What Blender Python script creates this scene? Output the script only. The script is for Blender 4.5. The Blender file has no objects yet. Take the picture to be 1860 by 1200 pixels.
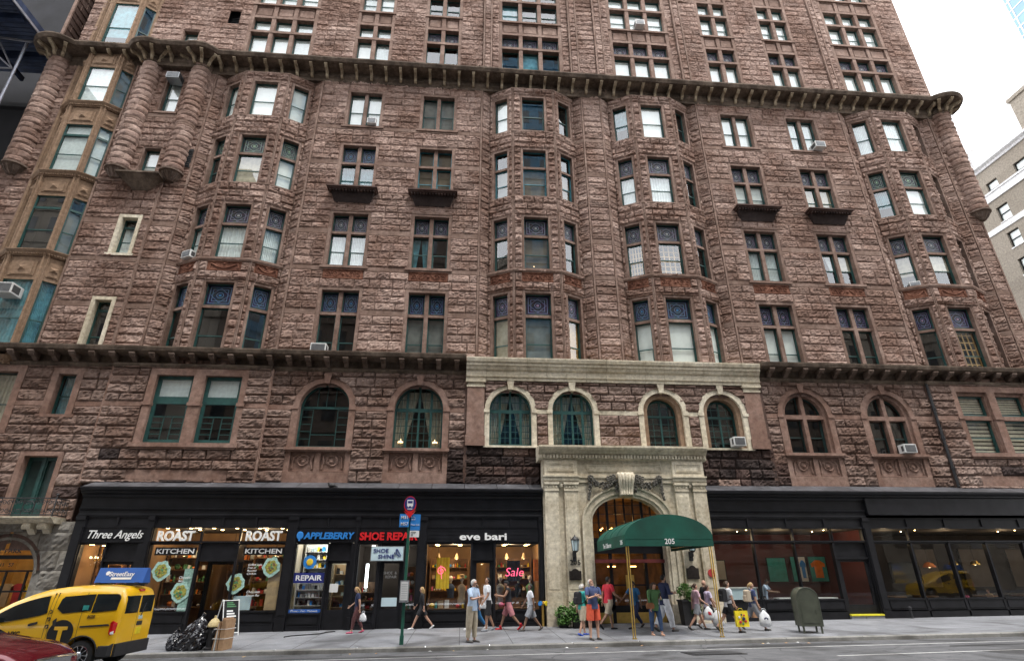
import bpy, bmesh, math, random
import numpy as np
from mathutils import Vector, Matrix, Quaternion
SC = bpy.context.scene
COL = SC.collection
R = math.radians
# ------------------------------------------------------------ camera
cam = bpy.data.cameras.new('camera'); camo = bpy.data.objects.new('camera', cam); COL.objects.link(camo)
_y, _p, _r = R(4.9097), R(23.8147), R(-0.33826)
_f = Vector((math.sin(_y)*math.cos(_p), math.cos(_y)*math.cos(_p), math.sin(_p)))
_rt = Vector((math.cos(_y), -math.sin(_y), 0)); _up = _rt.cross(_f)
_r2 = math.cos(_r)*_rt + math.sin(_r)*_up; _u2 = -math.sin(_r)*_rt + math.cos(_r)*_up
M = Matrix((_r2, _u2, -_f)).transposed().to_4x4(); M.translation = (0, -25, 0)
camo.matrix_world = M
cam.sensor_width = 36; cam.lens = 1018.76*36/1860; cam.clip_end = 1000; cam.clip_start = .1
SC.camera = camo
# ------------------------------------------------------------ world, sun, exposure
W = bpy.data.worlds.new('World'); SC.world = W; W.use_nodes = True
nt = W.node_tree; nt.nodes.clear()
SUN_EL, SUN_AZ = 68, 152          # azimuth measured clockwise from +Y
sky = nt.nodes.new('ShaderNodeTexSky'); sky.sky_type = 'NISHITA'; sky.sun_disc = False
sky.sun_elevation = R(SUN_EL); sky.sun_rotation = R(SUN_AZ); sky.air_density = 1.5; sky.dust_density = 3
mx = nt.nodes.new('ShaderNodeMixRGB'); mx.inputs[0].default_value = .88
mx.inputs[2].default_value = (21, 21.3, 22, 1)      # even white cloud cover
bg = nt.nodes.new('ShaderNodeBackground'); bg.inputs[1].default_value = .1
wo = nt.nodes.new('ShaderNodeOutputWorld')
nt.links.new(sky.outputs[0], mx.inputs[1]); nt.links.new(mx.outputs[0], bg.inputs[0]); nt.links.new(bg.outputs[0], wo.inputs[0])
sl = bpy.data.lights.new('sun', 'SUN'); sl.energy = 1.4; sl.angle = R(10); sl.color = (1, .96, .9)
so = bpy.data.objects.new('sun', sl); COL.objects.link(so)
_d = Vector((math.sin(R(SUN_AZ))*math.cos(R(SUN_EL)), math.cos(R(SUN_AZ))*math.cos(R(SUN_EL)), math.sin(R(SUN_EL))))
so.rotation_euler = (-_d).to_track_quat('-Z', 'Y').to_euler()
SC.view_settings.view_transform = 'Standard'; SC.view_settings.look = 'None'
SC.view_settings.exposure = 1.0; SC.view_settings.gamma = 1
SC.cycles.use_denoising = True
SC.cycles.max_bounces = 6; SC.cycles.transparent_max_bounces = 12; SC.cycles.caustics_reflective = False; SC.cycles.caustics_refractive = False

# ------------------------------------------------------------ materials
MATS = {}
def newmat(name):
    m = bpy.data.materials.new(name); m.use_nodes = True; MATS[name] = m
    return m, m.node_tree, m.node_tree.nodes['Principled BSDF']
def nd(t, typ, **kw):
    n = t.nodes.new(typ)
    for k, v in kw.items():
        if k.startswith('i'): n.inputs[int(k[1:])].default_value = v
        else: setattr(n, k, v)
    return n
def lk(t, a, b, ai=0, bi=0): t.links.new(a.outputs[ai], b.inputs[bi])
def ramp(t, stops):
    n = t.nodes.new('ShaderNodeValToRGB'); e = n.color_ramp.elements
    while len(e) < len(stops): e.new(.5)
    for k, (p, c) in enumerate(stops):
        e[k].position = p; e[k].color = (*c, 1)
    return n
def mat(name, c, rough=.7, var=.15, scale=3., bump=.0, bscale=40., metal=0., spec=.5, c2=None, coat=0., detail=5):
    """plain procedural material: two tones mixed by noise, with a fine bump"""
    m, t, b = newmat(name)
    tc = nd(t, 'ShaderNodeTexCoord')
    n = nd(t, 'ShaderNodeTexNoise'); n.inputs['Scale'].default_value = scale; n.inputs['Detail'].default_value = detail
    lk(t, tc, n, 3, 0)
    a = c2 or tuple(x*(1-var) for x in c); z = tuple(min(1, x*(1+var)) for x in c) if not c2 else c
    rp = ramp(t, [(.3, a), (.7, z)]); lk(t, n, rp); lk(t, rp, b)
    b.inputs['Roughness'].default_value = rough; b.inputs['Metallic'].default_value = metal
    b.inputs['Specular IOR Level'].default_value = spec
    if coat: b.inputs['Coat Weight'].default_value = coat; b.inputs['Coat Roughness'].default_value = .05
    if bump:
        n2 = nd(t, 'ShaderNodeTexNoise'); n2.inputs['Scale'].default_value = bscale; n2.inputs['Detail'].default_value = 6
        lk(t, tc, n2, 3, 0)
        bp = nd(t, 'ShaderNodeBump'); bp.inputs['Strength'].default_value = bump; bp.inputs['Distance'].default_value = .02
        lk(t, n2, bp, 0, 2); lk(t, bp, b, 0, b.inputs.find('Normal'))
    return m
def stone(name, cols, bump=.6, bscale=14., grime=(.5, .42, .38), rough=.9, gs=.35, bd=.03, glo=.42, ghi=.68):
    """stone laid in blocks: each block its own tone, fine grain, broad weathering"""
    m, t, b = newmat(name)
    geo = nd(t, 'ShaderNodeNewGeometry'); tc = nd(t, 'ShaderNodeTexCoord')
    rp = ramp(t, [(i/(len(cols)-1), c) for i, c in enumerate(cols)])
    t.links.new(geo.outputs['Random Per Island'], rp.inputs[0])
    n1 = nd(t, 'ShaderNodeTexNoise'); n1.inputs['Scale'].default_value = 6; n1.inputs['Detail'].default_value = 8; n1.inputs['Roughness'].default_value = .7
    lk(t, geo, n1, 0, 0)
    m1 = nd(t, 'ShaderNodeMixRGB', blend_type='MULTIPLY'); m1.inputs[0].default_value = 1
    r1 = ramp(t, [(.3, (.62, .60, .60)), (.7, (1.3, 1.3, 1.3))]); lk(t, n1, r1); lk(t, rp, m1, 0, 1); lk(t, r1, m1, 0, 2)
    n2 = nd(t, 'ShaderNodeTexNoise'); n2.inputs['Scale'].default_value = gs; n2.inputs['Detail'].default_value = 6; n2.inputs['Roughness'].default_value = .65
    lk(t, geo, n2, 0, 0)
    r2 = ramp(t, [(glo, grime), (ghi, (1, 1, 1))]); lk(t, n2, r2)
    m2 = nd(t, 'ShaderNodeMixRGB', blend_type='MULTIPLY'); m2.inputs[0].default_value = 1
    lk(t, m1, m2, 0, 1); lk(t, r2, m2, 0, 2); lk(t, m2, b)
    b.inputs['Roughness'].default_value = rough; b.inputs['Specular IOR Level'].default_value = .25
    n3 = nd(t, 'ShaderNodeTexNoise'); n3.inputs['Scale'].default_value = bscale; n3.inputs['Detail'].default_value = 8; n3.inputs['Roughness'].default_value = .65
    lk(t, geo, n3, 0, 0)
    bp = nd(t, 'ShaderNodeBump'); bp.inputs['Strength'].default_value = bump; bp.inputs['Distance'].default_value = bd
    lk(t, n3, bp, 0, 2); t.links.new(bp.outputs[0], b.inputs['Normal'])
    if bump > .5:
        vo = nd(t, 'ShaderNodeTexVoronoi'); vo.inputs['Scale'].default_value = 7; vo.inputs['Randomness'].default_value = 1; 
        wd = nd(t, 'ShaderNodeMixRGB', blend_type='ADD'); wd.inputs[0].default_value = .35; lk(t, geo, wd, 0, 1); lk(t, n1, wd, 1, 2); lk(t, wd, vo)
        b2 = nd(t, 'ShaderNodeBump'); b2.inputs['Strength'].default_value = .9; b2.inputs['Distance'].default_value = .07
        lk(t, vo, b2, 0, 2); t.links.new(bp.outputs[0], b2.inputs['Normal']); t.links.new(b2.outputs[0], b.inputs['Normal'])
    return m
BR = [(.285, .203, .166), (.38, .273, .228), (.34, .246, .203), (.425, .31, .26), (.31, .222, .182), (.475, .355, .298), (.36, .258, .212), (.258, .184, .152)]
stone('brownstone rock', BR, bump=.9)
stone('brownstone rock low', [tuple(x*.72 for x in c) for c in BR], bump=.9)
stone('brownstone sooty', [(.062, .047, .043), (.05, .038, .036), (.085, .06, .054), (.13, .085, .072), (.055, .042, .04), (.10, .07, .06)], bump=.9)
stone('brownstone smooth', [(.26, .182, .145), (.295, .208, .168), (.24, .168, .134)], bump=.25, bscale=30, gs=.8, grime=(.62, .56, .53))
stone('brownstone tan', [(.27, .18, .143), (.30, .203, .163), (.255, .17, .135)], bump=.25, bscale=30, gs=.8, grime=(.7, .62, .58))
stone('mortar', [(.15, .10, .082), (.16, .108, .09)], bump=.2)
stone('terracotta', [(.24, .112, .072), (.28, .13, .082)], bump=.4, bscale=30, gs=1.5, grime=(.45, .38, .36))
stone('limestone', [(.62, .56, .44), (.68, .62, .49), (.58, .525, .41), (.66, .60, .475)], bump=.25, bscale=20, gs=.5, grime=(.70, .66, .60), glo=.36, ghi=.62)
stone('cornice stone', [(.17, .128, .095), (.20, .152, .115)], bump=.3, bscale=20, gs=1.1, grime=(.35, .33, .31))
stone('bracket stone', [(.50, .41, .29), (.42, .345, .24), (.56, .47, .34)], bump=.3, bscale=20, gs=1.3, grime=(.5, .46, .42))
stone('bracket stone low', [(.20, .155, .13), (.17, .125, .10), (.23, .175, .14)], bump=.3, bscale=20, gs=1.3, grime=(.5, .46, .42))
stone('granite grey', [(.30, .29, .265), (.35, .335, .30), (.26, .25, .23)], bump=1., bscale=12, gs=1.2, grime=(.55, .52, .48))
stone('copper tan', [(.27, .185, .125), (.31, .215, .145)], bump=.15, bscale=30, gs=.5, grime=(.78, .74, .70))
stone('lead', [(.10, .10, .108), (.13, .13, .14)], bump=.3, bscale=8, gs=1.2, grime=(.5, .5, .5), rough=.5)
mat('ornament dark', (.10, .09, .075), .85, .4, 20, .6, 30)
mat('black paint', (.010, .010, .012), .42, .4, 2.5, .06, 12, spec=.28)
mat('black matt', (.008, .008, .009), .8, .3, 4)
mat('green paint', (.014, .062, .056), .45, .3, 4, .05, 30)
mat('teal paint', (.02, .13, .16), .45, .3, 4)
mat('dark green paint', (.012, .035, .032), .5, .3, 4)
mat('brass', (.62, .42, .12), .28, .15, 6, metal=.85)
mat('iron', (.015, .015, .017), .55, .3, 10)
mat('dark room', (.012, .010, .009), .95, .5, 1.5)
mat('white blind', (.86, .87, .85), .9, .06, 3)
mat('sheer curtain', (.74, .78, .78), .9, .12, 6)
mat('beige curtain', (.46, .40, .30), .9, .2, 5)
mat('grey shade', (.17, .175, .165), .9, .3, 2)
mat('brown shade', (.12, .09, .06), .9, .4, 2)
mat('blue drape and reflection', (.10, .27, .32), .85, .35, 4)
mat('red drape', (.16, .03, .03), .85, .35, 4)
mat('wood shutter', (.45, .26, .09), .6, .2, 8)
mat('white enamel', (.60, .60, .58), .4, .08, 5)
mat('grille dark', (.05, .05, .05), .7, .3, 30)

def glassmat(name, ior=1.9, tint=(.82, .9, .88), rough=.0, wav=.25, wsc=1.6):
    m, t, b = newmat(name); t.nodes.remove(b)
    o = t.nodes['Material Output']
    fr = nd(t, 'ShaderNodeFresnel'); gb = nd(t, 'ShaderNodeNewGeometry')      # a thin pane: the same reflectance from either side
    mi_ = nd(t, 'ShaderNodeMapRange'); mi_.inputs[3].default_value = ior; mi_.inputs[4].default_value = 1/ior
    t.links.new(gb.outputs['Backfacing'], mi_.inputs[0]); t.links.new(mi_.outputs[0], fr.inputs[0])
    tr = nd(t, 'ShaderNodeBsdfTransparent'); tr.inputs[0].default_value = (*tint, 1)
    gl = nd(t, 'ShaderNodeBsdfGlossy'); gl.inputs['Roughness'].default_value = rough; gl.inputs[0].default_value = (.97, .985, 1, 1)
    mxs = nd(t, 'ShaderNodeMixShader'); lk(t, fr, mxs); lk(t, tr, mxs, 0, 1); lk(t, gl, mxs, 0, 2); lk(t, mxs, o)
    if wav:
        g = nd(t, 'ShaderNodeNewGeometry'); n = nd(t, 'ShaderNodeTexNoise'); n.inputs['Scale'].default_value = wsc; n.inputs['Detail'].default_value = 1.5
        lk(t, g, n, 0, 0)
        bp = nd(t, 'ShaderNodeBump'); bp.inputs['Strength'].default_value = wav; bp.inputs['Distance'].default_value = .02
        lk(t, n, bp, 0, 2); lk(t, bp, fr, 0, 1); lk(t, bp, gl, 0, gl.inputs.find('Normal'))
    return m
glassmat('window glass', 1.95, (.93, .97, .95), 0, .55, 1.3); glassmat('shop glass', 1.62, (.93, .95, .94), 0, .04, .8); glassmat('car glass', 1.6, (.12, .15, .15), 0, 0)

def emis(name, c, s):
    m, t, b = newmat(name); b.inputs['Base Color'].default_value = (*c, 1)
    b.inputs['Emission Color'].default_value = (*c, 1); b.inputs['Emission Strength'].default_value = s
    return m
emis('lamp warm', (1, .62, .25), 14); emis('lamp white', (1, .93, .8), 9); emis('lamp soft', (1, .7, .36), 3)
emis('neon pink', (1, .10, .2), .9); emis('lamp strip', (.9, .97, 1), 5)

def stained(name, bgc, line, dots):
    """leaded glass: nested came rectangles, a roundel and coloured quarries, drawn in the pane's own UV"""
    m, t, b = newmat(name)
    uv = nd(t, 'ShaderNodeUVMap'); sx = nd(t, 'ShaderNodeSeparateXYZ'); lk(t, uv, sx)
    def ma(op, a, b_=None):
        n = nd(t, 'ShaderNodeMath', operation=op)
        for i, v in enumerate((a, b_)):
            if v is None: continue
            if isinstance(v, (int, float)): n.inputs[i].default_value = v
            else: t.links.new(v, n.inputs[i])
        return n.outputs[0]
    u, v = sx.outputs[0], sx.outputs[1]
    au = ma('ABSOLUTE', ma('SUBTRACT', u, .5)); av = ma('ABSOLUTE', ma('SUBTRACT', v, .5))
    d = ma('MAXIMUM', au, av)
    def line_at(x, c, w): return ma('LESS_THAN', ma('ABSOLUTE', ma('SUBTRACT', x, c)), w)
    L = ma('MAXIMUM', line_at(d, .40, .014), line_at(d, .29, .012))
    L = ma('MAXIMUM', L, line_at(ma('ADD', au, av), .36, .013))
    r = ma('POWER', ma('ADD', ma('MULTIPLY', au, au), ma('MULTIPLY', av, av)), .5)
    L = ma('MAXIMUM', L, line_at(r, .13, .014))
    core = ma('LESS_THAN', r, .06)
    vo = nd(t, 'ShaderNodeTexVoronoi'); vo.inputs['Scale'].default_value = 9; lk(t, uv, vo)
    hs = nd(t, 'ShaderNodeMixRGB', blend_type='MIX'); hs.inputs[0].default_value = .9; lk(t, vo, hs, 1, 1); hs.inputs[2].default_value = (*bgc, 1)
    sc_ = nd(t, 'ShaderNodeMixRGB', blend_type='MULTIPLY'); sc_.inputs[0].default_value = 1; lk(t, hs, sc_, 0, 1); sc_.inputs[2].default_value = (.3, .3, .3, 1)
    a = nd(t, 'ShaderNodeMixRGB'); t.links.new(L, a.inputs[0]); lk(t, sc_, a, 0, 1); a.inputs[2].default_value = (*line, 1)
    c = nd(t, 'ShaderNodeMixRGB'); t.links.new(core, c.inputs[0]); lk(t, a, c, 0, 1); c.inputs[2].default_value = (*dots, 1)
    lk(t, c, b); b.inputs['Roughness'].default_value = .35; b.inputs['Specular IOR Level'].default_value = .2
    return m
stained('stained blue', (.015, .035, .09), (.10, .17, .28), (.04, .16, .34))
stained('stained grey', (.03, .03, .045), (.17, .17, .22), (.3, .3, .3))
stained('stained violet', (.04, .022, .05), (.15, .17, .28), (.3, .2, .3))
stained('stained green', (.03, .05, .045), (.18, .25, .2), (.25, .38, .24))

# ------------------------------------------------------------ mesh building
class MB:
    def __init__(s): s.v = []; s.f = []; s.m = []
    def add(s, vs, fs, mi=0):
        o = len(s.v); s.v += [tuple(x) for x in vs]
        for q in fs: s.f.append(tuple(o+i for i in q)); s.m.append(mi)
        return s
    def box(s, x0, x1, y0, y1, z0, z1, mi=0):
        if x0 > x1: x0, x1 = x1, x0
        if y0 > y1: y0, y1 = y1, y0
        if z0 > z1: z0, z1 = z1, z0
        return s.add([(x0,y0,z0),(x1,y0,z0),(x1,y1,z0),(x0,y1,z0),(x0,y0,z1),(x1,y0,z1),(x1,y1,z1),(x0,y1,z1)],
              [(0,3,2,1),(4,5,6,7),(0,1,5,4),(1,2,6,5),(2,3,7,6),(3,0,4,7)], mi)
    def fbox(s, F, u0, u1, d0, d1, z0, z1, mi=0, taper=0):
        """box in a facade frame: u along, d outward, z up"""
        if u0 > u1: u0, u1 = u1, u0
        if d0 > d1: d0, d1 = d1, d0
        P = [F(u0+taper,d1,z0),F(u1-taper,d1,z0),F(u1-taper,d0,z0),F(u0+taper,d0,z0),F(u0,d1,z1),F(u1,d1,z1),F(u1,d0,z1),F(u0,d0,z1)]
        return s.add(P, [(0,3,2,1),(4,5,6,7),(0,1,5,4),(1,2,6,5),(2,3,7,6),(3,0,4,7)], mi)
    def quad(s, a, b, c, d, mi=0): return s.add([a,b,c,d], [(0,1,2,3)], mi)
    def prism(s, poly, f0, f1, mi=0):
        """poly: list of 2-D points; f0/f1: functions mapping a point to the two end faces"""
        n = len(poly); vs = [f0(p) for p in poly]+[f1(p) for p in poly]
        return s.add(vs, [tuple(range(n))[::-1], tuple(range(n, 2*n))]+[(i,(i+1)%n,n+(i+1)%n,n+i) for i in range(n)], mi)
    def tube(s, pts, r, n=8, mi=0, caps=True):
        pts = [Vector(p) for p in pts]; rs = r if isinstance(r, (list, tuple)) else [r]*len(pts)
        vs = []; prev = None
        for i, p in enumerate(pts):
            d = (pts[min(i+1, len(pts)-1)]-pts[max(i-1, 0)])
            d = d.normalized() if d.length > 1e-9 else Vector((0,0,1))
            if prev is None:
                a = d.orthogonal().normalized()
            else:
                a = (prev - d*prev.dot(d)); a = a.normalized() if a.length > 1e-6 else d.orthogonal().normalized()
            prev = a; b = d.cross(a)
            vs += [p+(a*math.cos(2*math.pi*k/n)+b*math.sin(2*math.pi*k/n))*rs[i] for k in range(n)]
        fs = [(i*n+k, i*n+(k+1)%n, (i+1)*n+(k+1)%n, (i+1)*n+k) for i in range(len(pts)-1) for k in range(n)]
        if caps: fs += [tuple(range(n))[::-1], tuple(range((len(pts)-1)*n, len(pts)*n))]
        return s.add(vs, fs, mi)
    def lathe(s, prof, c, n=16, mi=0, a0=0, a1=2*math.pi):
        full = abs(a1-a0-2*math.pi) < 1e-6; m_ = n if full else n+1; vs = []
        for (r, z) in prof:
            for k in range(m_):
                a = a0+(a1-a0)*k/n; vs.append((c[0]+r*math.cos(a), c[1]+r*math.sin(a), c[2]+z))
        fs = []
        for i in range(len(prof)-1):
            for k in range(n):
                k2 = (k+1) % m_
                fs.append((i*m_+k, i*m_+k2, (i+1)*m_+k2, (i+1)*m_+k))
        if full: fs += [tuple(range(m_))[::-1], tuple(range((len(prof)-1)*m_, len(prof)*m_))]
        return s.add(vs, fs, mi)
    def ball(s, c, r, n=8, mi=0, sq=(1,1,1)):
        vs = [(c[0], c[1], c[2]-r*sq[2])]; h = max(3, n//2)
        for i in range(1, h):
            t = -math.pi/2+math.pi*i/h
            for k in range(n): vs.append((c[0]+r*sq[0]*math.cos(t)*math.cos(2*math.pi*k/n), c[1]+r*sq[1]*math.cos(t)*math.sin(2*math.pi*k/n), c[2]+r*sq[2]*math.sin(t)))
        vs.append((c[0], c[1], c[2]+r*sq[2])); fs = [(0, 1+(k+1)%n, 1+k) for k in range(n)]
        for i in range(h-2): fs += [(1+i*n+k, 1+i*n+(k+1)%n, 1+(i+1)*n+(k+1)%n, 1+(i+1)*n+k) for k in range(n)]
        e = len(vs)-1; b = 1+(h-2)*n; fs += [(b+k, b+(k+1)%n, e) for k in range(n)]
        return s.add(vs, fs, mi)
    def sweep(s, prof, path, mi=0, closed=False, cap=True):
        """prof: closed list of (outward, z); path: list of (x, y, nx, ny) with outward normals"""
        n = len(prof); vs = [(x+nx*d, y+ny*d, z) for (x, y, nx, ny) in path for (d, z) in prof]
        m_ = len(path); fs = [(i*n+k, i*n+(k+1)%n, (i+1)*n+(k+1)%n, (i+1)*n+k) for i in range(m_-1) for k in range(n)]
        if cap: fs += [tuple(range(n))[::-1], tuple(range((m_-1)*n, m_*n))]
        return s.add(vs, fs, mi)
    def build(s, name, mats, parent=None, smooth=False, bevel=0, **tags):
        me = bpy.data.meshes.new(name)
        V = np.array(s.v, dtype=np.float64)
        if 'origin' in tags: org = np.array(tags.pop('origin'), dtype=float)
        else:
            mn, mxx = V.min(0), V.max(0); org = np.array([(mn[0]+mxx[0])/2, (mn[1]+mxx[1])/2, mn[2]])
        me.from_pydata((V-org).tolist(), [], s.f)
        for mm in (mats if isinstance(mats, (list, tuple)) else [mats]): me.materials.append(MATS[mm] if isinstance(mm, str) else mm)
        me.polygons.foreach_set('material_index', s.m)
        if smooth: me.polygons.foreach_set('use_smooth', [True]*len(s.f))
        if name != 'pane':
            bm = bmesh.new(); bm.from_mesh(me); bmesh.ops.recalc_face_normals(bm, faces=bm.faces); bm.to_mesh(me); bm.free()
        o = link(name, me, parent, org)
        if bevel:
            b = o.modifiers.new('Bevel', 'BEVEL'); b.width = bevel; b.segments = 2; b.limit_method = 'ANGLE'; b.angle_limit = R(40)
        tag(o, **tags)
        return o
ORG = {}
def link(name, data, parent, org):
    o = bpy.data.objects.new(name, data); COL.objects.link(o)
    org = np.array(org, dtype=float); ORG[o.name] = org
    if parent is not None:
        o.parent = parent; o.location = org-ORG[parent.name]
    else: o.location = org
    return o
def tag(o, label=None, category=None, group=None, kind=None):
    for k, v in (('label', label), ('category', category), ('group', group), ('kind', kind)):
        if v: o[k] = v
    return o
def thing(name, loc, label, category, group=None, rz=0, local=False):
    """an Empty at the thing's base. local=True: children are modelled round (0,0,0) and the Empty carries them"""
    o = bpy.data.objects.new(name, None); COL.objects.link(o); o.empty_display_size = .2
    o.location = loc; o.rotation_euler = (0, 0, rz); ORG[o.name] = np.zeros(3) if local else np.array(loc, dtype=float)
    tag(o, label, category, group); return o
def copy_tree(o, parent=None):
    c = o.copy(); COL.objects.link(c); c.parent = parent
    for ch in list(o.children): copy_tree(ch, c)
    return c
def frame(x0, y0, x1, y1):
    L = math.hypot(x1-x0, y1-y0); ux, uy = (x1-x0)/L, (y1-y0)/L; nx, ny = uy, -ux
    def F(u, d, z): return (x0+ux*u+nx*d, y0+uy*u+ny*d, z)
    F.L = L; F.o = (x0, y0); F.u = (ux, uy); F.n = (nx, ny)
    return F
def front(Y, x0=0.): return frame(x0, Y, x0+1, Y)      # u = X - x0
def text(s, name, x, z, Y, h, mt, parent, w=None, align='LEFT', depth=.02, offset=0., shear=0., sp=1., F=None, label=None):
    """raised lettering, baseline at z, cap height h, facing -Y (or the frame's outward side)"""
    cu = bpy.data.curves.new(name, 'FONT'); cu.body = s; cu.extrude = depth/2; cu.offset = offset; cu.shear = shear; cu.space_character = sp
    cu.align_x = align; cu.size = 1; cu.resolution_u = 3
    to = bpy.data.objects.new('tmp', cu); COL.objects.link(to)
    dg = bpy.context.evaluated_depsgraph_get(); me = bpy.data.meshes.new_from_object(to.evaluated_get(dg))
    bpy.data.objects.remove(to)
    co = np.zeros(len(me.vertices)*3); me.vertices.foreach_get('co', co); co = co.reshape(-1, 3)
    sc = h/.72; sx = sc
    if w: sx = w/(co[:,0].max()-co[:,0].min())
    X = co[:,0]*sx; Zz = co[:,1]*sc; D = co[:,2]+depth/2
    if w: X = X-X.min()
    if F is None: F = front(Y)
    out = np.array([F(x+a, d, z+b) for a, b, d in zip(X, Zz, D)])
    org = np.array([(out[:,0].min()+out[:,0].max())/2, out[:,1].mean(), out[:,2].min()])
    me.vertices.foreach_set('co', (out-org).ravel()); me.materials.clear(); me.materials.append(MATS[mt])
    me.polygons.foreach_set('material_index', [0]*len(me.polygons)); me.update()
    o = link(name, me, parent, org)
    if label: o['label'] = label
    return o

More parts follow.
